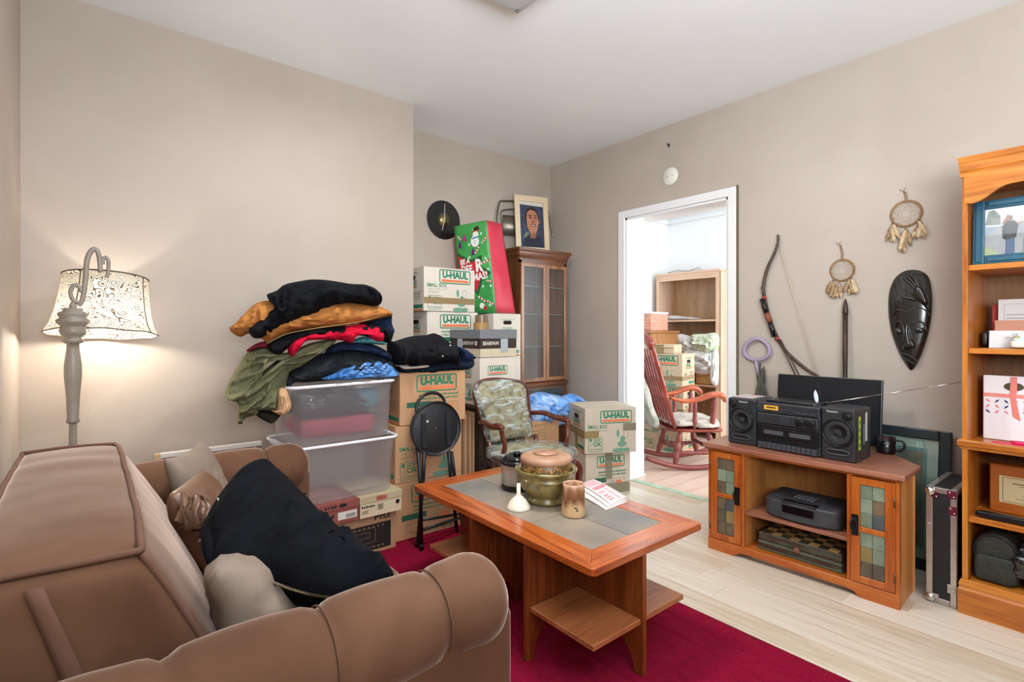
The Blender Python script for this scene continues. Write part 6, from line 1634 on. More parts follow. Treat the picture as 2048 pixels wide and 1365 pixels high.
# wave radio on the middle shelf
rd_ = thing('table_radio', 'graphite table radio with curved front on the middle shelf', 'radio', (2.63, 1.045, 0.2388), R(-88))
GR = mat('graphite plastic', '35363A', 0.45, '3E4044', 40, bs=0.05)
def rfn(p):
    x = p.x * 0.165; f = p.y * 0.5 + 0.5
    y = lerp(-0.010 - 0.030 * (1 - p.x ** 2), 0.19, f)
    z = (p.z * 0.5 + 0.5) * (0.100 - 0.012 * (1 - f)) 
    return Vector((x, y, z + 0.002))
M().soft(rfn, e=14, n=16).build('case', GR, rd_)
M().prism([(-0.075, -0.037), (0.075, -0.037), (0.078, 0.012), (-0.078, 0.012)], 0.084, 0.0935, 'xy').build('top_panel', BB2, rd_, bevel=0.002)
M().box(-0.07, 0.07, -0.0435, -0.030, 0.040, 0.078).build('display', mat('black glass display', '0C0D10', 0.08, spec=0.8), rd_, bevel=0.002)
for i in range(4):
    for j in range(5): M().box(-0.045 + j * 0.019, -0.031 + j * 0.019, 0.03 + i * 0.018, 0.041 + i * 0.018, 0.098, 0.104).build('button', mat('grey button', '54565C', 0.5), rd_, bevel=0.001)
M().tube(catmull([(0.13, 0.185, 0.05), (0.17, 0.19, 0.03), (0.19, 0.15, 0.01), (0.165, 0.12, 0.008)], 5), 0.003, 6).build('power_cord', BB2, rd_)
# chess box on the floor of the stand
cb = thing('chess_box', 'carved wooden chess box with chequered lid under the shelf', 'chess box', (2.612, 1.052, 0.0598), R(-89))
CBM = mat('carved dark wood', '3E2A20', 0.45, '4E5A48', 26, bs=0.6, bscale=50, lo=0.45, hi=0.7, scale=(0.4, 1, 1.5))
M().box(-0.185, 0.185, 0, 0.19, 0, 0.046).build('lower_tray', CBM, cb, bevel=0.003)
M().box(-0.185, 0.185, 0, 0.19, 0.048, 0.084).build('lid', CBM, cb, bevel=0.003)
M().box(-0.187, 0.187, -0.002, 0.19, 0.034, 0.040).build('rim_band', mat('verdigris band', '5E6E5C', 0.5, bs=0.5, bscale=60), cb)
M().box(-0.187, 0.187, -0.002, 0.19, 0.004, 0.010).build('rim_band', mat('verdigris band', '5E6E5C', 0.5, bs=0.5, bscale=60), cb)
CHK = (mat('dark chess square', '3A3A2A', 0.4, '4A4832', 12), mat('light chess square', 'B28C58', 0.4, 'C49E68', 12))
for i in range(8):
    for j in range(4):
        M().box(-0.168 + i * 0.042 + .0006, -0.168 + (i + 1) * 0.042 - .0006, 0.011 + j * 0.042 + .0006, 0.011 + (j + 1) * 0.042 - .0006, 0.084, 0.0862).build('chess_square', CHK[(i + j) % 2], cb)
M().soft(trans(-0.005, -0.003, 0.044, s=(0.014, 0.005, 0.012)), e=3, n=6).build('clasp', mat('copper clasp', '9A6A50', 0.4, metal=0.7), cb)

# ================================================================ ON THE RIGHT WALL
XW = XR - 0.001
def wf_(x, y, off=0.0): return atX(x, y, XW - off)
# carved mask
MSK = mat('ebony carving', '0E0D0A', 0.25, '1A1A15', 9, bs=0.06, bscale=40, coat=0.6, spec=0.6)
MSKH = mat('ebony incised hair', '1A1913', 0.55, '2C2B22', 60, bs=1.0, bscale=90, scale=(1, 1.0, 0.35))
mk = thing('carved_mask', 'black carved wooden mask with a hand on its brow', 'mask', wf_(1822, 640))
mO = wf_(1822, 640)
def onw(th): return lambda u, v, h: wf_(u, v, h + th) - mO
ol = [(1822, 540), (1843, 543), (1858, 556), (1864, 585), (1864, 620), (1860, 655), (1850, 692), (1838, 722), (1823, 741), (1809, 726), (1794, 698), (1782, 662), (1777, 625), (1778, 588), (1788, 560), (1804, 545)]
mb = M(); blob(mb, ol, [(1822, 580), (1822, 690)], 0.030, onw(0.004), rings=14, wr=0.0, cs=4, back=0.1, power=0.45); mb.build('face', MSK, mk)
hair = [(1822, 541), (1842, 544), (1856, 557), (1862, 585), (1862, 628), (1848, 618), (1834, 608), (1812, 612), (1795, 618), (1783, 628), (1779, 600), (1784, 568), (1802, 547)]
mb = M(); blob(mb, hair, [(1800, 585), (1845, 590)], 0.031, onw(0.007), rings=8, wr=0.002, wsc=(0.25, 0.03), cs=4, back=0.1, power=0.35, edge=0.5); mb.build('hair', MSKH, mk)
def facel(pts, r, off, name, mt=MSK, n=8, rr=None):
    P = catmull([wf_(x, y, off) - mO for x, y in pts], 6)
    return M().tube(P, rr or r, n).build(name, mt, mk)
# hand across the hair
for pts in ([(1830, 578), (1818, 566), (1806, 556)], [(1832, 574), (1822, 560), (1812, 550)], [(1835, 572), (1828, 558), (1820, 549)], [(1838, 574), (1834, 560), (1829, 553)]):
    facel(pts, 0.007, 0.034, 'finger', n=8, rr=[0.007, 0.0065, 0.004])
facel([(1832, 600), (1815, 597), (1800, 594), (1791, 592)], 0.007, 0.030, 'thumb', rr=[0.010, 0.007, 0.004])
mb = M(); blob(mb, [(1826, 580), (1834, 570), (1844, 574), (1852, 588), (1857, 606), (1852, 612), (1838, 606), (1824, 598)], [(1836, 584), (1846, 600)], 0.016, onw(0.030), rings=6, cs=4, wr=0, back=0.3); mb.build('palm', MSK, mk)
facel([(1779, 634), (1795, 620), (1815, 624), (1835, 616), (1850, 620), (1861, 632)], 0.003, 0.033, 'brow_line')
for pts in ([(1787, 655), (1790, 646), (1800, 644), (1806, 652), (1808, 668), (1804, 690)], [(1852, 662), (1848, 648), (1836, 643), (1822, 648), (1819, 660), (1826, 680)]):
    facel(pts, 0.0032, 0.034, 'brow_ridge')
for cx_, cy_, a in ((1796, 664, 8), (1838, 662, 11)):
    mb = M(); blob(mb, [(cx_ - a, cy_), (cx_ - a * .5, cy_ - 7), (cx_ + a * .5, cy_ - 7), (cx_ + a, cy_), (cx_ + a * .4, cy_ + 5), (cx_ - a * .4, cy_ + 6)], [(cx_, cy_)], 0.009, onw(0.028), rings=5, cs=4, wr=0, back=0.2); mb.build('eyelid', MSK, mk)
    facel([(cx_ - a, cy_), (cx_, cy_ + 1.5), (cx_ + a, cy_ - 1)], 0.0012, 0.040, 'lid_slit', mat('dark gap', '15110E'))
facel([(1813, 650), (1813, 668), (1817, 690)], 0.008, 0.036, 'nose_bridge', rr=[0.006, 0.009, 0.012])
mb = M(); blob(mb, [(1804, 696), (1808, 684), (1818, 678), (1828, 684), (1831, 694), (1822, 699), (1810, 700)], [(1812, 692), (1824, 692)], 0.016, onw(0.030), rings=6, cs=4, wr=0, back=0.3); mb.build('nose', MSK, mk)
facel([(1802, 706), (1815, 710), (1826, 716), (1835, 724)], 0.0045, 0.031, 'lip'); facel([(1803, 712), (1814, 720), (1825, 727), (1832, 728)], 0.0035, 0.026, 'lip')
# round cover plate, hook
o = M().lathe([(0.0, 0.0), (0.062, 0.0), (0.064, 0.003), (0.060, 0.008), (0.0, 0.009)], 40, T=Matrix.Translation(wf_(1341, 353)) @ Euler((0, R(-90), 0)).to_matrix().to_4x4())
cp = thing('cover_plate', 'round white cover plate above the doorway', 'cover plate', wf_(1341, 353))
M().lathe([(0.0, 0.0), (0.062, 0.0), (0.064, 0.003), (0.060, 0.008), (0.0, 0.009)], 40, T=Euler((0, R(-90), 0)).to_matrix().to_4x4()).build('plate', mat('ivory plate', 'E6E2D8', 0.4), cp)
for dy, dz in ((0.02, 0), (-0.02, -0.0)): M().lathe([(0, 0.009), (0.004, 0.009), (0.003, 0.011), (0, 0.011)], 10, T=Matrix.Translation((0, dy, dz)) @ Euler((0, R(-90), 0)).to_matrix().to_4x4()).build('screw', mat('dull screw', '8A8680', 0.4, metal=0.8), cp)
p = wf_(1338, 291)
b = M().tube(catmull([p, p + Vector((-0.014, 0, 0)), p + Vector((-0.018, 0, 0.006)), p + Vector((-0.016, 0, 0.013))], 4), 0.003, 6).box(p.x - 0.003, p.x, p.y - 0.006, p.y + 0.006, p.z - 0.01, p.z + 0.01)
solo(b, 'wall_hook', mat('dark iron hook', '2A2522', 0.5), 'small dark hook high on the wall above the round cover', 'hook')
# dream catchers
TWG = mat('willow wrap', '8E6A48', 0.7, 'A07A54', 40); THR = mat('sinew thread', 'CDBBA0', 0.7); FEA = mat('tan feather', 'BCA27C', 0.85, 'DCC8A8', 30, bs=0.4, bscale=60); FEB = mat('brown feather', '94785A', 0.85, 'B89C78', 30, bs=0.4, bscale=60)
def dreamcatcher(cx, cy, rr, top, label, drops, seed):
    O = wf_(cx, cy)
    d = thing('dreamcatcher', label, 'dreamcatcher', O, 0, 'dreamcatchers on the wall')
    rd = random.Random(seed)
    def ringp(r, n, ph=0, off=0.008): return [Vector((-off, r * math.cos(2 * PI * i / n + ph), r * math.sin(2 * PI * i / n + ph))) for i in range(n)]
    M().tube(ringp(rr, 36), 0.0034, 8, closed=True).build('hoop', TWG, d)
    M().tube([p + Vector((0.004, 0, 0)) for p in ringp(rr * 1.09, 36)], 0.0026, 8, closed=True).build('hoop', TWG, d)
    web = M()
    for k, r in enumerate((0.96, 0.78, 0.58, 0.36)):
        P = ringp(rr * r, 9, 0.35 * k); Q = ringp(rr * r * 0.86, 9, 0.35 * k + PI / 9)
        for i in range(9):
            web.tube([P[i], Q[i], P[(i + 1) % 9]], 0.0010, 4)
    web.build('web', THR, d)
    t = wf_(*top) - O
    for s_ in (-0.003, 0.003):
        M().tube(catmull([Vector((-0.007, s_, rr)), Vector((-0.006, s_ * 1.5, (rr + t.z) / 2)), Vector((-0.004, t.y + s_, t.z))], 5), 0.0018, 6).build('hanging_cord', TWG, d)
    M().tube(catmull([Vector((-0.006, t.y, t.z - 0.004)), Vector((-0.008, t.y + 0.012, t.z + 0.006)), Vector((-0.006, t.y + 0.02, t.z + 0.016))], 4), 0.0016, 5).tube(catmull([Vector((-0.006, t.y, t.z - 0.004)), Vector((-0.008, t.y + 0.002, t.z + 0.010)), Vector((-0.006, t.y - 0.006, t.z + 0.018))], 4), 0.0016, 5).build('cord_knot', TWG, d)
    for (a, lens) in drops:
        p0 = Vector((-0.010, rr * math.cos(R(a)), rr * math.sin(R(a))))
        M().tube([p0, p0 + Vector((0, 0, -lens[0]))], 0.0012, 5).build('feather_cord', TWG, d)
        for kk in range(2):
            M().soft(Matrix.Translation(p0 + Vector((-0.002, 0, -0.018 - 0.009 * kk))) @ Matrix.Diagonal((0.0045, 0.0045, 0.0038, 1)), e=2, n=4).build('bead', mat('ivory bead', 'D8CCB4', 0.4) if kk else mat('black bead', '1C1A18', 0.4), d)
        for L0, Ls in zip((0.022, lens[0] * 0.9), [q_ * 1.35 for q_ in lens[1:]]):
            for q in range(4):
                aa = rd.uniform(-0.45, 0.45); b0 = p0 + Vector((-0.003 * q, rd.uniform(-0.006, 0.006), -L0))
                g = []; n = 9
                for i in range(n):
                    t_ = i / (n - 1); w_ = 0.0115 * math.sin(PI * (0.08 + 0.88 * t_)) ** 0.7 * (1 + 0.3 * math.sin(i * 4 + q))
                    c_ = b0 + Vector((-0.004 * math.sin(PI * t_), math.sin(aa) * Ls * t_, -math.cos(aa) * Ls * t_))
                    g.append([c_ + Vector((0.003, -w_, 0.003)), c_ + Vector((-0.003, 0, 0)), c_ + Vector((0.003, w_, 0.003))])
                M().sheet(g, thick=0.0006).build('feather', (FEA, FEB)[(q + seed) % 2], d)
dreamcatcher(1813, 428, 0.062, (1810, 384), 'tan dreamcatcher with feathers, hanging higher and nearer the bookcase', ((205, (0.045, 0.06, 0.055)), (270, (0.03, 0.085, 0.06)), (335, (0.045, 0.06, 0.055))), 3)
dreamcatcher(1685, 541, 0.056, (1681, 490), 'brown feathered dreamcatcher hanging lower above the dark staff', ((215, (0.045, 0.06, 0.05)), (285, (0.02, 0.06, 0.05)), (320, (0.055, 0.055, 0.05))), 4)
# staff
sf = thing('carved_staff', 'dark carved wooden staff leaning on the wall behind the monitor', 'staff', (3.15, 1.03, ST_T))
tp = wf_(1691, 598, 0.022) - Vector((3.15, 1.03, ST_T)); bt_ = Vector((0.0, -0.0, 0.003))
SM = mat('dark staff wood', '2E1F18', 0.45, '40291E', 20, bs=0.4, bscale=30)
M().tube([lerp(bt_, tp, t) for t in (0, 0.35, 0.36, 0.38, 0.60, 0.61, 0.63, 0.90)], [0.011, 0.011, 0.0125, 0.011, 0.012, 0.0135, 0.012, 0.0125], 10).build('shaft', SM, sf)
M().tube([lerp(bt_, tp, t) for t in (0.89, 0.90, 0.93, 0.97, 1.0)], [0.0135, 0.0145, 0.013, 0.009, 0.002], 10).build('tip', SM, sf)
# bow with arrows
bw = thing('wooden_bow', 'dark recurve bow with wrapped grip leaning on the wall', 'bow', wf_(1640, 752, 0.02))
bO = wf_(1640, 752, 0.02)
def bp(x, y, off=0.02): return wf_(x, y, off) - bO
BWM = mat('dark bow wood', '3A2A20', 0.4, '52402F', 20)
M().tube(catmull([bp(1556, 470), bp(1556, 485), bp(1549, 507), bp(1538, 530), bp(1530, 555), bp(1527, 580), bp(1531, 605), bp(1540, 640), bp(1552, 670), bp(1568, 698), bp(1592, 722), bp(1618, 742), bp(1640, 756), bp(1655, 775)], 5), [0.006, 0.0075, 0.009, 0.010, 0.010, 0.0095, 0.009, 0.0075, 0.006], 10).build('limb', BWM, bw)
M().tube([bp(1524, 598, 0.032), bp(1534, 630, 0.034)], 0.015, 12).build('grip_upper', BKP2, bw)
M().tube([bp(1533, 627, 0.035), bp(1540, 645, 0.035)], 0.016, 12).build('grip_wrap', mat('rust leather wrap', '8A4630', 0.6), bw)
M().tube([bp(1539, 643, 0.034), bp(1549, 674, 0.032)], 0.015, 12).build('grip_lower', BKP2, bw)
M().tube([bp(1527, 593, 0.03), bp(1523, 574, 0.032)], 0.004, 8).build('arrow_rest', BWM, bw)
for (x, y) in ((1528, 594), (1554, 676)): M().tube([bp(x, y, 0.03), bp(x + 2, y + 4, 0.03)], 0.012, 10).build('red_binding', mat('red thread', 'B03828', 0.6), bw)
for dx in (0, 6): M().tube([bp(1557, 486), bp(1631 + dx, 752)], 0.0011, 5).build('bow_string', THR, bw)
ar = thing('wooden_arrow', 'thin dark arrow shafts leaning beside the bow', 'arrow', wf_(1600, 760, 0.04))
aO2 = wf_(1600, 760, 0.04)
for dx, dy in ((0, 0), (8, 4)): M().tube([wf_(1555 + dx * 0.8, 676 + dy, 0.03) - aO2, wf_(1594 + dx, 758, 0.035) - aO2], 0.0035, 8).build('shaft', BWM, ar)
# lavender ring handled whisk of dark strips
rg = thing('strap_duster', 'lavender ring-handled duster of dark strips beside the doorway', 'duster', wf_(1516, 700, 0.02))
rO = wf_(1516, 700, 0.02)
LAV = mat('lavender plastic', 'A394AC', 0.35)
M().tube(catmull([wf_(1514 + 25 * math.cos(t) + 2 * math.sin(2 * t), 699 + 21 * math.sin(t), 0.02) - rO for t in [2 * PI * i / 14 for i in range(14)]], 4, True), 0.0125, 10, closed=True).build('ring_handle', LAV, rg)
M().tube([wf_(1511, 718, 0.02) - rO, wf_(1514, 735, 0.02) - rO, wf_(1517, 752, 0.022) - rO], [0.011, 0.0095, 0.007], 10).build('grip_stem', LAV, rg)
STR = mat('dark olive strip', '3C3A34', 0.6, '5A5850', 40)
rd = random.Random(2)
for k in range(12):
    a = wf_(1514 + rd.uniform(-4, 16), 730 + rd.uniform(-6, 12), 0.018) - rO; b2 = wf_(1522 + (k - 5) * 2.4, 800, 0.02 + rd.uniform(0, 0.02)) - rO
    mid = lerp(a, b2, 0.5) + Vector((rd.uniform(-0.01, 0.0), rd.uniform(-0.02, 0.012), 0))
    M().tube(catmull([a, mid, b2, b2 + Vector((0, 0, -0.14))], 5), 0.0042, 6, sx=0.5).build('strip', STR, rg)

# ================================================================ FRAMED PICTURE AND FLIGHT CASE BETWEEN STAND AND BOOKCASE
pf = thing('framed_picture', 'large black framed picture with pale green mat on the floor', 'picture', (3.115, 0.875, 0.001))
T0 = basis((3.115, 0.875, 0.0), (0, -1, 0), (0.085, 0, 0.66)); T0 = Matrix.Translation((-3.115, -0.875, 0.001)) @ T0
W2, H2 = 0.288, 0.668
for x0, x1, y0, y1 in ((-W2, -W2 + .05, 0, H2), (W2 - .05, W2, 0, H2), (-W2 + .05, W2 - .05, 0, .05), (-W2 + .05, W2 - .05, H2 - .05, H2)):
    M().box(x0, x1, y0, y1, 0, 0.024, T=T0).build('frame_side', mat('black stepped frame', '1B2226', 0.35, '232C30', 8), pf, bevel=0.006, seg=2)
M().box(-W2 + .05, W2 - .05, .05, H2 - .05, 0.002, 0.008, T=T0).build('mat_board', mat('pale sage mat', '9DB5A4', 0.6), pf)
M().box(-W2 + .095, W2 - .095, .095, H2 - .095, 0.008, 0.0095, T=T0).build('inner_mat', mat('teal mat', '5E8A82', 0.6), pf)
M().box(-W2 + .11, W2 - .11, .11, H2 - .11, 0.0095, 0.0105, T=T0).build('print', mat('dim forest print', '4E5E54', 0.5, '7E7A62', 9, scale=(3, 1, 0.6)), pf)
M().box(-W2 + .05, W2 - .05, .05, H2 - .05, 0.012, 0.0135, T=T0).build('glass_pane', HGL, pf)
fcs = thing('flight_case', 'black equipment case with silver edges standing by the bookcase', 'case', (2.97, 0.548, 0.001))
fT = Matrix.Translation((-2.97, -0.548, 0))
ALU = mat('brushed aluminium', 'B9B6B2', 0.3, 'C8C5C0', 60, metal=0.85); LAM = mat('black laminate', '17181A', 0.5, bs=0.2, bscale=200)
X0, X1_, Y0_, Y1_, ZC = 2.775, 3.13, 0.498, 0.600, 0.486
M().box(X0 + .004, X1_, Y0_ + .004, Y1_ - .004, 0.004, ZC - .004, T=fT).build('body', LAM, fcs)
def edge(x0, x1, y0, y1, z0, z1): M().box(x0, x1, y0, y1, z0, z1, T=fT).build('edge_trim', ALU, fcs, bevel=0.002)
ew = 0.022
edge(X0, X0 + ew, Y1_ - ew, Y1_, 0, ZC); edge(X0, X0 + ew, Y0_, Y0_ + ew, 0, ZC)
edge(X0, X0 + ew, Y0_ + ew, Y1_ - ew, 0, ew); edge(X0, X0 + ew, Y0_ + ew, Y1_ - ew, ZC - ew, ZC)
edge(X0 + ew, X1_, Y1_ - ew, Y1_, ZC - ew, ZC); edge(X0 + ew, X1_, Y0_, Y0_ + ew, ZC - ew, ZC); edge(X0 + ew, X1_, Y1_ - ew, Y1_, 0, ew)
for z in (0.018, ZC - 0.018):
    for y in (Y1_ - 0.014,):
        M().lathe([(0, -0.002), (0.016, 0.0), (0.019, 0.006), (0.014, 0.014), (0, 0.017)], 20, T=fT @ Matrix.Translation((X0 + 0.004, y, z)) @ Euler((0, R(-90), 0)).to_matrix().to_4x4()).build('ball_corner', mat('chrome', 'CFCFCF', 0.15, metal=1.0), fcs)
RED_ = mat('anodised maroon plate', '7A3044', 0.3, metal=0.6)
for (yc, zc, w_, h_, mt) in ((Y1_ - 0.030, ZC - 0.030, 0.024, 0.026, RED_), (Y0_ + 0.016, ZC - 0.018, 0.030, 0.034, RED_), (Y0_ + 0.014, ZC - 0.085, 0.028, 0.036, RED_), (Y0_ + 0.018, 0.075, 0.026, 0.036, ALU), (Y1_ - 0.028, 0.028, 0.030, 0.020, ALU)):
    M().box(X0 - 0.0025, X0 + 0.001, yc - w_ / 2, yc + w_ / 2, zc - h_ / 2, zc + h_ / 2, T=fT).build('corner_plate', mt, fcs, bevel=0.001)
    for q in (-1, 1): M().lathe([(0, 0), (0.004, 0), (0.003, 0.002), (0, 0.0025)], 10, T=fT @ Matrix.Translation((X0 - 0.0025, yc + q * w_ * 0.22, zc + q * h_ * 0.25)) @ Euler((0, R(-90), 0)).to_matrix().to_4x4()).build('rivet', mat('chrome', 'CFCFCF'), fcs)
for z in (0.16, 0.33): M().lathe([(0, 0), (0.004, 0), (0.003, 0.002), (0, 0.0025)], 10, T=fT @ Matrix.Translation((X0, Y1_ - 0.011, z)) @ Euler((0, R(-90), 0)).to_matrix().to_4x4()).build('rivet', mat('chrome', 'CFCFCF'), fcs)

# ================================================================ ON THE TALL BOOKCASE
def shelf_thing(name, label, cat, x, y, z, group=None, rz=R(-90)): return thing(name, label, cat, (x, y, z + 0.0005), rz, group)
# local axes there: x runs along the shelf towards the camera side (world -y), y runs back into the shelf
ph = shelf_thing('photo_frame', 'blue wooden photo frame with a street snapshot on the top shelf', 'photo frame', 2.815, 0.455, 1.417)
T0 = trans(0, 0, 0, rx=R(-6))
BF = mat('slate blue frame paint', '1F4A5E', 0.35, '285A70', 6)
PW, PHH, pf_ = 0.26, 0.262, 0.036
for x0, x1, y0, y1 in ((0, pf_, 0, PHH), (PW - pf_, PW, 0, PHH), (pf_, PW - pf_, 0, pf_), (pf_, PW - pf_, PHH - pf_, PHH)):
    M().box(x0, x1, -0.014, 0.004, y0, y1, T=T0).build('frame_side', BF, ph, bevel=0.004, seg=2)
    M().box(x0 + .008, x1 - .008, -0.020, -0.010, y0 + .008, y1 - .008, T=T0).build('frame_bead', BF, ph, bevel=0.003)
def pz_(poly, col, name, k, c2=None): M().prism([(pf_ + u * (PW - 2 * pf_), pf_ + v * (PHH - 2 * pf_)) for u, v in poly], -0.0012 - k * 0.0004, -0.0008 - k * 0.0004, 'xz', T=T0).build(name, mat('snapshot ' + col, col, 0.4, c2, 30), ph)
pz_([(0, 0), (1, 0), (1, 1), (0, 1)], '9EA3A6', 'road_print', 0, 'A9ADB0')
pz_([(0, 0.62), (1, 0.60), (1, 1), (0, 1)], 'DDE3E8', 'sky_print', 1)
pz_([(0.30, 0.62), (0.30, 0.68), (0.40, 0.82), (0.50, 0.68), (0.62, 0.86), (0.8, 0.72), (0.8, 0.60)], 'C9C3BD', 'house_print', 2)
pz_([(0.26, 0.64), (0.36, 0.86), (0.44, 0.64)], '9E6A5A', 'roof_print', 3)
pz_([(0.0, 0.66), (0.05, 0.95), (0.14, 0.98), (0.24, 0.84), (0.25, 0.64)], '5E6658', 'tree_print', 4, '8A9080')
pz_([(0.30, 0.60), (0.95, 0.58), (0.95, 0.66), (0.30, 0.66)], '8C6A58', 'hedge_print', 5, 'A88A74')
pz_([(0.0, 0.46), (0.12, 0.48), (0.16, 0.56), (0.08, 0.62), (0.0, 0.62)], '8FA3B6', 'car_print', 6)
pz_([(0.0, 0.0), (0.28, 0.0), (0.04, 0.18), (0.0, 0.18)], 'A9B890', 'verge_print', 6)
for cx_, jc, tc_ in ((0.40, '23282C', '3A5E86'), (0.66, '9AA0A4', '7E8890')):
    pz_([(cx_ - .07, 0.0), (cx_ + .07, 0.0), (cx_ + .065, 0.38), (cx_ - .065, 0.38)], tc_, 'trousers_print', 7)
    pz_([(cx_ - .12, 0.34), (cx_ - .06, 0.30), (cx_ + .09, 0.34), (cx_ + .12, 0.60), (cx_ + .06, 0.70), (cx_ - .05, 0.70), (cx_ - .12, 0.60)], jc, 'coat_print', 8)
    pz_(ell(cx_, 0.76, 0.035, 0.06, 12), '8A5E50', 'head_print', 9)
M().box(pf_ - .002, PW - pf_ + .002, -0.0070, -0.0062, pf_, PHH - pf_, T=T0).build('glass_pane', HGL, ph)
# papers, shelf 2
def sheetbox(name, label, cat, mt, x, ya, yb, z0, z1, th, tilt, extra=None, group='papers on the second shelf'):
    t = thing(name, label, cat, (x, ya, z0), R(-90), group)
    T0 = trans(0, 0, 0, rx=R(-tilt))
    M().box(0, ya - yb, 0, th, 0.0006, z1 - z0, T=T0).build('sheet', mt, t)
    if extra: extra(t, T0, ya - yb, z1 - z0)
    return t
INK = mat('grey ink', '6E7278', 0.7); S2 = 1.0795
def prt(t, T0, W, Hh):
    mb = M()
    for k in range(7): quad(mb, W * 0.12, W * (0.30 + 0.06 * ((k * 3) % 4)), Hh * (0.25 + 0.07 * k), Hh * (0.262 + 0.07 * k), 0, T0 @ trans(0, -0.0006, 0, rx=R(90)))
    for k in range(3): quad(mb, W * (0.66 + .07 * k), W * (0.675 + .07 * k), Hh * 0.2, Hh * 0.85, 0, T0 @ trans(0, -0.0006, 0, rx=R(90)))
    rrect(mb, W * 0.5, Hh * 0.5, W * 0.82, Hh * 0.80, 0.001, 0, T0 @ trans(0, -0.0005, 0, rx=R(90)), r=0.002)
    mb.build('printing', INK, t, fixn=False)
sheetbox('red_booklet', 'thin red booklet behind the papers on the second shelf', 'booklet', mat('red booklet', 'B02A22', 0.5), 3.075, 0.432, 0.405, S2, S2 + 0.185, 0.012, 2)
sheetbox('letter', 'tall white letter standing behind the peach envelope', 'letter', mat('letter white', 'DDDADA', 0.7), 3.035, 0.408, 0.20, S2, S2 + 0.205, 0.003, 3, prt)
sheetbox('envelope', 'peach envelope standing between the white papers', 'envelope', mat('peach envelope', 'C98F74', 0.7), 2.985, 0.412, 0.18, S2, S2 + 0.115, 0.004, 3)
def prt2(t, T0, W, Hh):
    mb = M(); mb.text('NEWS', 0.016, T0 @ trans(W * 0.42, -0.0008, Hh * 0.72, rx=R(90)), 0, bold=0.02)
    for k in range(5): quad(mb, W * 0.3, W * 0.85, Hh * (0.18 + 0.09 * k), Hh * (0.20 + 0.09 * k), 1, T0 @ trans(0, -0.0006, 0, rx=R(90)))
    mb.build('printing', [mat('blue ink', '2A6A9A', 0.6), INK], t, fixn=False)
sheetbox('brochure', 'white brochure with blue heading leaning on the second shelf', 'brochure', mat('glossy white paper', 'E4E6E8', 0.35), 2.915, 0.420, 0.20, S2, S2 + 0.072, 0.010, 10, prt2)
lump('black_case', 'small dark rounded case at the left end of the second shelf', 'case', BB2, (2.99, 0.437, S2 + 0.036), (0.05, 0.011, 0.035), e=5, n=8, amp=0.0)
dv = shelf_thing('porcelain_box', 'white porcelain trinket box with two doves on its lid', 'trinket box', 2.830, 0.350, 1.079)
POR = mat('white porcelain', 'EDEBE6', 0.15, coat=0.6)
M().soft(trans(0.07, 0.04, 0.017, s=(0.068, 0.038, 0.016)), e=5, n=12).build('box_body', mat('painted porcelain', 'E6E4DA', 0.2, 'B9C4A0', 40, lo=0.55, hi=0.8), dv)
M().soft(trans(0.07, 0.04, 0.036, s=(0.062, 0.033, 0.008)), e=4, n=12).build('lid', mat('mint porcelain', 'CBE0D6', 0.2), dv)
for k, (bx, sg) in enumerate(((0.040, 1), (0.084, -1))):
    d = M().soft(trans(bx, 0.04, 0.053, ry=R(-18 * sg), s=(0.024, 0.012, 0.012)), e=2.2, n=10).soft(trans(bx + 0.018 * sg, 0.038, 0.068, s=(0.010, 0.008, 0.009)), e=2, n=8)
    d.soft(trans(bx - 0.028 * sg, 0.04, 0.049, ry=R(-8 * sg), s=(0.018, 0.008, 0.004)), e=2.5, n=8)
    d.build('dove', POR, dv)
M().soft(trans(0.020, 0.026, 0.044, s=(0.010, 0.006, 0.008)), e=2, n=6).build('gilt_rose', mat('gilt rose', 'A8946A', 0.4), dv)
M().soft(trans(0.055, -0.0005, 0.016, s=(0.005, 0.002, 0.004)), e=2, n=5).build('painted_cherry', mat('red paper print', 'C42436'), dv)
# gift bag, shelf 3
S3 = 0.7005
g3 = thing('paper_bag', 'white and pink gift bag with petals and ribbon on the third shelf', 'gift bag', (2.90, 0.435, S3), R(-90))
WB = mat('white bag paper', 'EAE6EA', 0.5); 
M().hexa([(0, 0, 0.001), (0.19, 0, 0.001), (0.19, 0.13, 0.001), (0.0, 0.13, 0.001), (0, 0.004, 0.265), (0.19, 0.004, 0.265), (0.19, 0.10, 0.262), (0.0, 0.10, 0.262)]).build('bag_body', WB, g3, bevel=0.002)
M().hexa([(-0.001, 0.002, 0.001), (0.0, 0.002, 0.001), (0.0, 0.13, 0.001), (-0.001, 0.13, 0.001), (-0.001, 0.006, 0.264), (0.0, 0.006, 0.264), (0.0, 0.10, 0.261), (-0.001, 0.10, 0.261)]).build('side_gusset', mat('mauve gusset', 'C4A2A4', 0.6), g3)
def onb(z): return 0.004 * z / 0.265 - 0.0012
M().hexa([(0, onb(.176), 0.176), (0.19, onb(.176), 0.176), (0.19, onb(.176) + .001, 0.176), (0, onb(.176) + .001, 0.176), (0, onb(.19), 0.192), (0.19, onb(.19), 0.192), (0.19, onb(.19) + .001, 0.192), (0, onb(.19) + .001, 0.192)]).build('peach_band', mat('coral band', 'E08C82', 0.5), g3)
PC = [mat('petal ' + c, c, 0.5) for c in ('2F5E86', 'D8848C', '7FB2C8', '223A5E')]
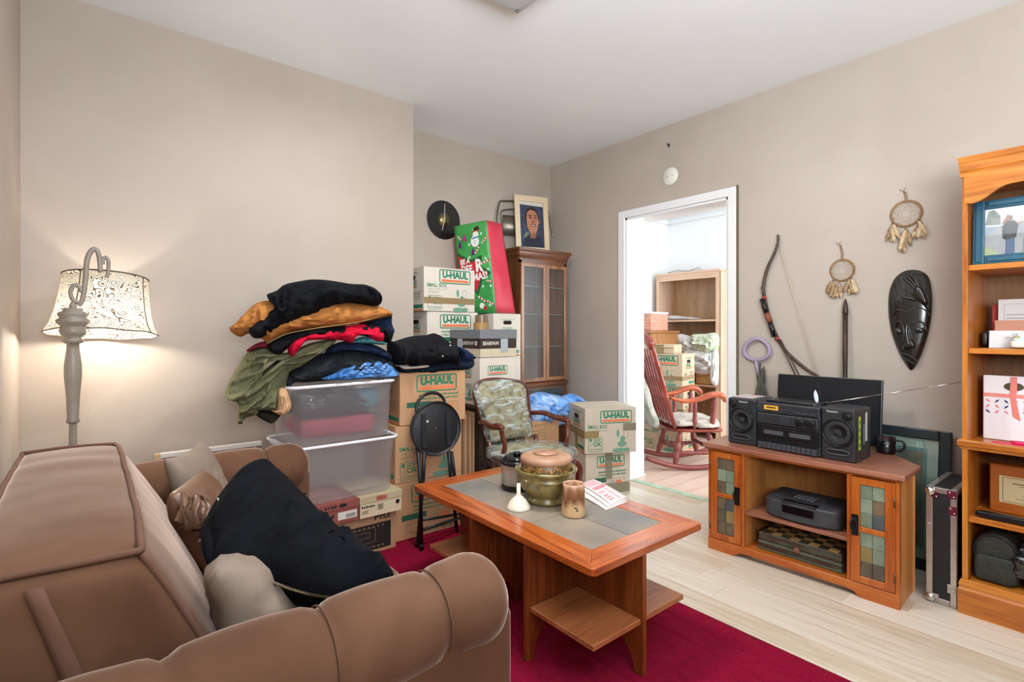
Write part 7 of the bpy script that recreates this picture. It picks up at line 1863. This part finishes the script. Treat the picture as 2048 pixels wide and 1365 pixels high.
for i in range(7):
    for j in range(3):
        cx_, cz_ = 0.014 + i * 0.028, 0.160 - j * 0.022
        for q in range(2):
            an = PI / 4 + q * PI / 2 + (i + j) % 2 * 0.0
            dx, dz = 0.011 * math.cos(an), 0.011 * math.sin(an)
            P = [(cx_ - dx, cz_ - dz), (cx_ - dz * 0.35, cz_ + dx * 0.35), (cx_ + dx, cz_ + dz), (cx_ + dz * 0.35, cz_ - dx * 0.35)]
            if (i + j + q) % 2: M().prism(P, onb(cz_) - 0.0004, onb(cz_) + 0.0006, 'xz').build('petal_print', PC[(i * 3 + j + q) % 4], g3)
M().prism([(0.092 + 0.030 * math.cos(t), 0.222 + 0.017 * math.sin(t)) for t in [2 * PI * i / 24 for i in range(24)]], onb(.22) - 0.0006, onb(.22) + .0006, 'xz').build('oval_handle_hole', mat('olive dark', '4A3E22', 0.6), g3)
M().prism([(0.084, 0.262), (0.102, 0.262), (0.102, 0.20), (0.096, 0.19), (0.112, 0.085), (0.090, 0.100), (0.080, 0.19)], onb(.22) - 0.0030, onb(.22) - 0.0014, 'xz').build('ribbon', mat('coral ribbon', 'DE7C72', 0.4), g3)
tr_ = thing('pink_tray', 'flat pink plastic toy tray at the front of the third shelf', 'toy', (2.795, 0.245, S3), 0)
PNK = mat('hot pink plastic', 'E0285A', 0.35)
M().lathe([(0, 0.001), (0.085, 0.001), (0.100, 0.006), (0.098, 0.010), (0.085, 0.007), (0, 0.006)], 40, T=Matrix.Diagonal((0.30, 1.5, 1, 1))).build('tray', PNK, tr_)
M().lathe([(0.060, 0.007), (0.064, 0.020), (0.0, 0.022)], 30, T=Matrix.Diagonal((0.34, 1.5, 1, 1))).build('raised_middle', PNK, tr_)
M().box(-0.010, 0.010, -0.12, 0.02, 0.0215, 0.028).build('yellow_bar', mat('lime yellow plastic', 'D6DC5A', 0.4), tr_, bevel=0.003)
# wooden plaque box, shelf 4
S4 = 0.3965
pq = thing('wooden_plaque', 'wooden box with a framed certificate on the fourth shelf', 'plaque', (2.93, 0.420, S4), R(-90))
M().box(0, 0.32, 0, 0.06, 0.001, 0.20).build('wood_block', wood('amber plaque wood', '7A3C0E', '9E5416', 'AE6220', axis='x', ring=5), pq, bevel=0.004)
M().box(0.03, 0.29, -0.0015, 0.0, 0.045, 0.155).build('certificate', mat('aged paper', 'CDBB92', 0.6), pq)
mb = M(); T = trans(0, -0.002, 0, rx=R(90)); rrect(mb, 0.16, 0.10, 0.24, 0.10, 0.002, 0, T, r=.002)
quad(mb, 0.07, 0.16, 0.126, 0.130, 0, T); quad(mb, 0.09, 0.14, 0.118, 0.120, 0, T)
for k in range(3): quad(mb, 0.08 + .02 * k, 0.26 - .01 * k, 0.066 + .016 * k, 0.068 + .016 * k, 0, T)
mb.build('printing', mat('sepia ink', '6A5434', 0.7), pq, fixn=False)
b = M().soft(trans(2.805, 0.31, S4 + 0.0135, s=(0.020, 0.135, 0.013)), e=5, n=14)
solo(b, 'black_pouch', BB2, 'long black pouch lying before the plaque on the fourth shelf', 'pouch')
# bottom shelf
S5 = 0.1385
bc = thing('camera_bag', 'rounded dark olive black case on the bottom shelf', 'bag', (2.90, 0.385, S5), 0)
CAS = mat('black olive nylon', '22241E', 0.6, '2C2E26', 30, bs=0.4, bscale=120)
def casefn(p):
    u, v, t = p.x, p.y, p.z * 0.5 + 0.5
    top = math.sqrt(max(0, 1 - (v * 0.96) ** 2))
    z = 0.003 + t * (0.10 + 0.098 * top)
    return Vector((u * 0.09 + 0.0, v * 0.070, z))
M().soft(casefn, e=10, n=16).build('case_body', CAS, bc)
M().soft(trans(-0.096, 0.0, 0.058, s=(0.012, 0.062, 0.052)), e=6, n=10).build('front_pocket', CAS, bc)
M().tube(catmull([(-0.094, 0.067, 0.10), (-0.096, 0.053, 0.165), (-0.097, 0.0, 0.195), (-0.096, -0.053, 0.165), (-0.094, -0.067, 0.10)], 6), 0.003, 6).build('piping', BB2, bc)
M().tube(catmull([(-0.03, 0.0, 0.198), (0.0, 0.03, 0.222), (0.0, -0.03, 0.222), (-0.03, -0.03, 0.198)], 6), 0.005, 6).build('carry_loop', CAS, bc)
BAGK = mat('black bin bag film', '0E1013', 0.15, '1A1D22', 12, bs=1.0, bscale=26, spec=0.9)
lump('black_plastic_bag', 'crinkled black plastic bag beside the rounded case on the bottom shelf', 'plastic bag', BAGK, (2.83, 0.245, S5 + 0.095), (0.055, 0.068, 0.088), e=2.4, n=26, amp=0.05, nsc=11, seed=9)
# ================================================================ THE NEXT ROOM
FO = lambda ax: wood('pale oak laminate case ' + ax, 'C29C7C', 'D4B094', 'DEBEA4', axis=ax, rough=0.5, ring=6, coat=0.05)
fb = thing('oak_bookcase', 'pale oak bookcase in the next room full of newspapers', 'bookcase', (5.23, 3.19, 0))
fbT = Matrix.Translation((-5.23, -3.19, 0))
a0, a1, c0, c1, zt = 5.08, 5.385, 2.81, 3.585, 1.775
M().box(a0, a1, c0, c0 + 0.02, 0, zt, T=fbT).build('side_panel', FO('z'), fb)
M().box(a0, a1, c1 - 0.02, c1, 0, zt, T=fbT).build('side_panel', FO('z'), fb)
M().box(a1 - 0.008, a1, c0, c1, 0, zt, T=fbT).build('back_panel', wood('back ply', '9A7450', 'B08A64', 'BE9A76', axis='z', ring=7), fb)
M().box(a0 - 0.012, a1, c0 - 0.010, c1 + 0.010, zt, zt + 0.022, T=fbT).build('top', FO('y'), fb, bevel=0.003)
M().box(a0 - 0.004, a0 + 0.014, c0, c1, zt - 0.065, zt, T=fbT).build('top_rail', FO('y'), fb)
M().box(a0 - 0.003, a0 + 0.014, c0, c0 + 0.045, 0, zt - .065, T=fbT).build('stile', FO('z'), fb); M().box(a0 - 0.003, a0 + 0.014, c1 - 0.03, c1, 0, zt - .065, T=fbT).build('stile', FO('z'), fb)
for z in (1.27, 0.575, 0.10): M().box(a0 + .004, a1 - .008, c0 + .02, c1 - .02, z - 0.02, z, T=fbT).build('shelf', FO('y'), fb)
NP = mat('crumpled newsprint', 'B9B6B4', 0.8, 'E4E2DE', 30, bs=0.5, bscale=22, lo=0.42, hi=0.58)
NP2 = mat('green comic newsprint', 'A9B88E', 0.8, 'DDE0D2', 26, bs=0.5, bscale=22, lo=0.42, hi=0.58)
def crumple(label, pts, spine, X, th, mt, seed, off=0.0):
    def pos(u, v, h): q = atX(u, v, X); q.x -= h; return q
    mb = M(); blob(mb, pts, spine, th, pos, 8, 0.05, (0.12, 0.08), 0.5, seed, 3, back=0.9, edge=0.3)
    return solo(mb, 'crumpled_newspaper', mt, label, 'newspaper', 'crumpled newspapers in the far bookcase')
crumple('crumpled newspaper on the left of the far bookcase pile', [(1325, 668), (1345, 672), (1362, 668), (1385, 676), (1395, 700), (1385, 712), (1350, 706), (1328, 692)], [(1345, 688), (1380, 692)], 5.10, 0.10, NP, 1)
crumple('greenish comic newspaper sheet on top of the far pile', [(1382, 672), (1410, 668), (1436, 668), (1437, 700), (1420, 712), (1398, 704)], [(1400, 688), (1425, 690)], 5.07, 0.10, NP2, 2)
crumple('crumpled newspaper in the middle of the far bookcase pile', [(1370, 700), (1400, 700), (1432, 705), (1434, 730), (1418, 748), (1395, 748), (1378, 735)], [(1390, 722), (1420, 722)], 5.04, 0.11, NP, 3)
t = thing('wicker_basket', 'small wicker basket on the lower shelf of the far bookcase', 'basket', (5.18, 2.98, 0.576))
M().box(-0.09, 0.09, -0.12, 0.12, 0, 0.13).build('basket_body', mat('honey wicker', 'A87C48', 0.7, 'C49A62', 60, bs=0.8, bscale=50), t, bevel=0.02, seg=2)
M().box(-0.085, 0.085, -0.115, 0.115, 0.125, 0.16).build('cloth_liner', mat('white cotton', 'DCE0E2', 0.9, bs=0.3, bscale=20), t, bevel=0.02, seg=2)
mb = M(); blob(mb, [(1424, 705), (1436, 700), (1437, 735), (1436, 768), (1428, 772), (1421, 760), (1422, 735)], [(1430, 720), (1430, 755)], 0.04, lambda u, v, h: atX(u, v, 5.0) + Vector((-h, 0, 0)), 6, 0.02, (0.15, 0.03), 0, 5, 3, back=0.8)
solo(mb, 'white_cloth', mat('white cotton', 'DCE0E2'), 'white cloth hanging at the right edge of the far bookcase', 'cloth')
mb = M(); blob(mb, [(1330, 636), (1345, 632), (1365, 634), (1385, 636), (1400, 639), (1370, 641), (1335, 641)], [(1345, 638), (1385, 639)], 0.05, lambda u, v, h: atX(u, v, 5.16) + Vector((-h, 0, 0.006)), 6, 0.02, (0.15, 0.1), 0, 6, 3, back=0.8)
solo(mb, 'plastic_wrap', mat('clear wrap', 'E6E6E8', 0.2, alpha=0.7), 'crumpled clear plastic wrap on the upper shelf of the far bookcase', 'plastic wrap')
b = M().box(5.10, 5.35, 3.0, 3.45, zt + 0.022, zt + 0.030).tube(catmull([(5.1, 3.45, zt + 0.03), (5.12, 3.35, zt + 0.05), (5.12, 3.20, zt + 0.035), (5.12, 3.08, zt + 0.055), (5.12, 3.05, zt + 0.04)], 5), 0.006, 6)
solo(b, 'flat_papers', mat('grey paper', 'B4AEA8', 0.8), 'flat grey papers lying on top of the far bookcase', 'papers')
# low cabinet with a woven box on top
t = thing('side_cabinet', 'brown wooden cabinet in the corner of the next room', 'cabinet', (4.74, 3.42, 0))
WDB = lambda ax: wood('brown side cabinet ' + ax, '8E5C34', 'A87446', 'B88458', axis=ax, ring=5)
M().box(-0.25, 0.25, -0.18, 0.18, 0.002, 1.125).build('carcass', WDB('z'), t, bevel=0.004)
M().box(-0.262, 0.262, -0.192, 0.19, 1.125, 1.148).build('top', WDB('x'), t, bevel=0.004)
M().box(-0.22, 0.22, -0.188, -0.179, 0.08, 1.08).build('door', WDB('z'), t, bevel=0.004)
t = thing('woven_box', 'salmon pink woven box with white rim on the side cabinet', 'basket', (4.70, 3.38, 1.149))
WV = mat('salmon weave', 'D28C74', 0.7, 'E6AE98', 50, bs=0.9, bscale=50)
M().box(-0.15, 0.15, -0.10, 0.10, 0, 0.18).build('box_body', WV, t, bevel=0.006)
for k in range(5): M().box(-0.153, 0.153, -0.103, 0.103, 0.012 + k * 0.034, 0.034 + k * 0.034).build('woven_band', WV, t, bevel=0.003)
M().box(-0.157, 0.157, -0.107, 0.107, 0.178, 0.20).build('white_rim', mat('white gloss paint', 'E9EAEA'), t, bevel=0.004)
# boxes behind the rocking chair
for k, lb in enumerate(('printed moving box on the floor behind the rocking chair', 'printed moving box in the middle of the stack behind the rocking chair', 'printed moving box on top of the stack behind the rocking chair')):
    x_, y_ = 4.262, 2.955
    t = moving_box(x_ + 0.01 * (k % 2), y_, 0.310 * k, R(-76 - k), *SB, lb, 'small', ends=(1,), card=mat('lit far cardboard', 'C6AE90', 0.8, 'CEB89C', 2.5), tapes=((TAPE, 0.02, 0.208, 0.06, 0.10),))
    M().box(SB[0] / 2 + .001, SB[0] / 2 + .0018, 0, SB[1], 0.06, 0.10).build('tape', TAPE, t)
t = thing('open_carton', 'small plain carton on the boxes behind the rocking chair', 'box', (4.33, 3.02, 0.9305), R(-74))
M().box(-0.15, 0.15, -0.02, 0.22, 0, 0.085).build('carton', mat('plain buff card', 'C9B496', 0.8), t, bevel=0.002)
M().box(-0.04, 0.05, -0.0212, -0.0204, 0, 0.085).build('tape', TAPE, t); M().box(0.04, 0.15, -0.05, -0.02, 0.06, 0.064).build('flap', mat('plain buff card', 'C9B496', 0.8), t)

# ---------------- rocking chair, facing to the right
CHR = mat('cherry red varnish', '6A1C12', 0.25, '98361A', 3, coat=0.6, spec=0.5); CHP = mat('worn cherry rail', '7A3630', 0.4, '8E463E', 20, coat=0.2)
rc = thing('rocking_chair', 'cherry red turned rocking chair seen through the doorway', 'rocking chair', (3.985, 2.53, 0), R(-36))
def turned(a, b, r, beads=4, n=10, mt=CHP, name='spindle', par=None):
    a, b = Vector(a), Vector(b); P = []; rad = []
    K = 30
    for i in range(K + 1):
        t = i / K; q = abs(math.sin(t * PI * beads)); P.append(lerp(a, b, t)); rad.append(r * (0.62 + 0.55 * math.sin(PI * t) ** 0.5 * (0.55 + 0.45 * q)) * (0.8 if (i % 8 == 4) else 1))
    return M().tube(P, rad, n).build(name, mt, par or rc)
HW = 0.215
for s_ in (-1, 1):
    y = s_ * HW
    P = []
    for i in range(25):
        x = -0.40 + 0.80 * i / 24; z = 0.004 + 0.017 + 0.95 - math.sqrt(0.95 ** 2 - x * x); P.append((x, y, z + 0.004))
    M().tube(P, 0.021, 8, sx=1.0).build('rocker', CHP, rc)
    turned((-0.16, y * 0.97, 0.05), (-0.10, y * 0.80, 0.315), 0.024, 3, name='leg'); turned((0.20, y * 0.97, 0.05), (0.13, y * 0.80, 0.315), 0.024, 3, name='leg')
    turned((-0.125, y * 0.86, 0.14), (0.17, y * 0.88, 0.14), 0.016, 2, name='stretcher')
    # arm and its posts, back post
    ap_ = [(-0.20, y * 1.05, 0.600), (-0.10, y * 1.10, 0.575), (0.02, y * 1.13, 0.590), (0.12, y * 1.15, 0.625), (0.20, y * 1.15, 0.625), (0.245, y * 1.15, 0.590), (0.235, y * 1.15, 0.570)]
    M().tube(catmull(ap_, 6), [0.022, 0.030, 0.036, 0.042, 0.046, 0.038, 0.022], 14, sx=0.60).build('arm_rest', mat('orange cherry arm', '9A3A14', 0.22, 'C25A20', 4, coat=0.6), rc)
    turned((0.00, y, 0.345), (0.0, y * 1.10, 0.580), 0.017, 2, name='arm_post'); turned((0.145, y, 0.345), (0.160, y * 1.13, 0.605), 0.020, 2, name='arm_post')
    turned((-0.155, y * 0.93, 0.340), (-0.36, y * 1.0, 1.06), 0.022, 5, mt=CHR, name='back_post')
turned((0.16, -HW * .85, 0.17), (0.16, HW * .85, 0.17), 0.016, 3, name='stretcher'); turned((-0.12, -HW * .85, 0.17), (-0.12, HW * .85, 0.17), 0.016, 3, name='stretcher')
def seatf(p): return Vector((p.x * (0.235) + 0.03, p.y * (0.235 + 0.02 * p.x), 0.330 + p.z * 0.018 - 0.008 * (1 - p.x ** 2) * (1 - p.y ** 2) * (p.z > 0)))
M().soft(seatf, e=5, n=14).build('seat', CHR, rc)
for k in range(5):
    y = -0.13 + 0.065 * k; turned((-0.165, y, 0.345), (-0.35, y * 1.05, 1.0), 0.012, 4, n=8)
M().tube(catmull([(-0.36, -HW - .02, 1.03), (-0.385, -0.1, 1.10), (-0.39, 0, 1.12), (-0.385, 0.1, 1.10), (-0.36, HW + .02, 1.03)], 5), 0.030, 10, sx=1.4).build('crest_rail', CHR, rc)
QLT = mat('floral quilt', 'C9C4B8', 0.9, 'A88C86', 22, bs=0.5, bscale=20, lo=0.5, hi=0.7); QLG = mat('sage floral quilt', '8E9C90', 0.9, 'D6D2C4', 18, bs=0.5, bscale=20)
def qf(p): return Vector((p.x * 0.215 + 0.03, p.y * 0.225, 0.386 + p.z * 0.034 + 0.012 * noise.noise(Vector((p.x * 3, p.y * 3, p.z)))))
o = M().soft(qf, e=4, n=18).build('quilt_cover', QLT, None)
q_ = thing('seat_quilt', 'crumpled pale floral quilt on the seat of the rocking chair', 'quilt', rc.location, R(-36)); o.parent = q_
fr = M(); g = []
for i in range(60):
    t = i / 59; a = -PI / 2 + PI * 1.0 * t
    x, y = 0.03 + 0.235 * (abs(math.cos(a)) ** 0.5) * (1 if math.cos(a) > 0 else 1), 0.24 * math.sin(a)
    g.append([Vector((x - 0.02, y, 0.392)), Vector((x + 0.006 * math.sin(i * 2), y * 1.02, 0.380)), Vector((x + 0.010 * math.sin(i * 1.7), y * 1.03, 0.356))])
fr.sheet(g, thick=0.002).build('ruffled_edge', QLT, q_)
def bq(p): 
    t = p.z * 0.5 + 0.5
    return Vector((-0.215 - 0.215 * t - 0.075 + p.x * 0.033 + 0.015 * noise.noise(Vector((p.y * 3, t * 5, 1))), p.y * 0.20, 0.33 + t * 0.66))
o = M().soft(bq, e=5, n=18).build('quilt_cover', QLG, None)
q2 = thing('back_quilt', 'grey green floral quilt draped behind the rocking chair back', 'quilt', rc.location, R(-36)); o.parent = q2
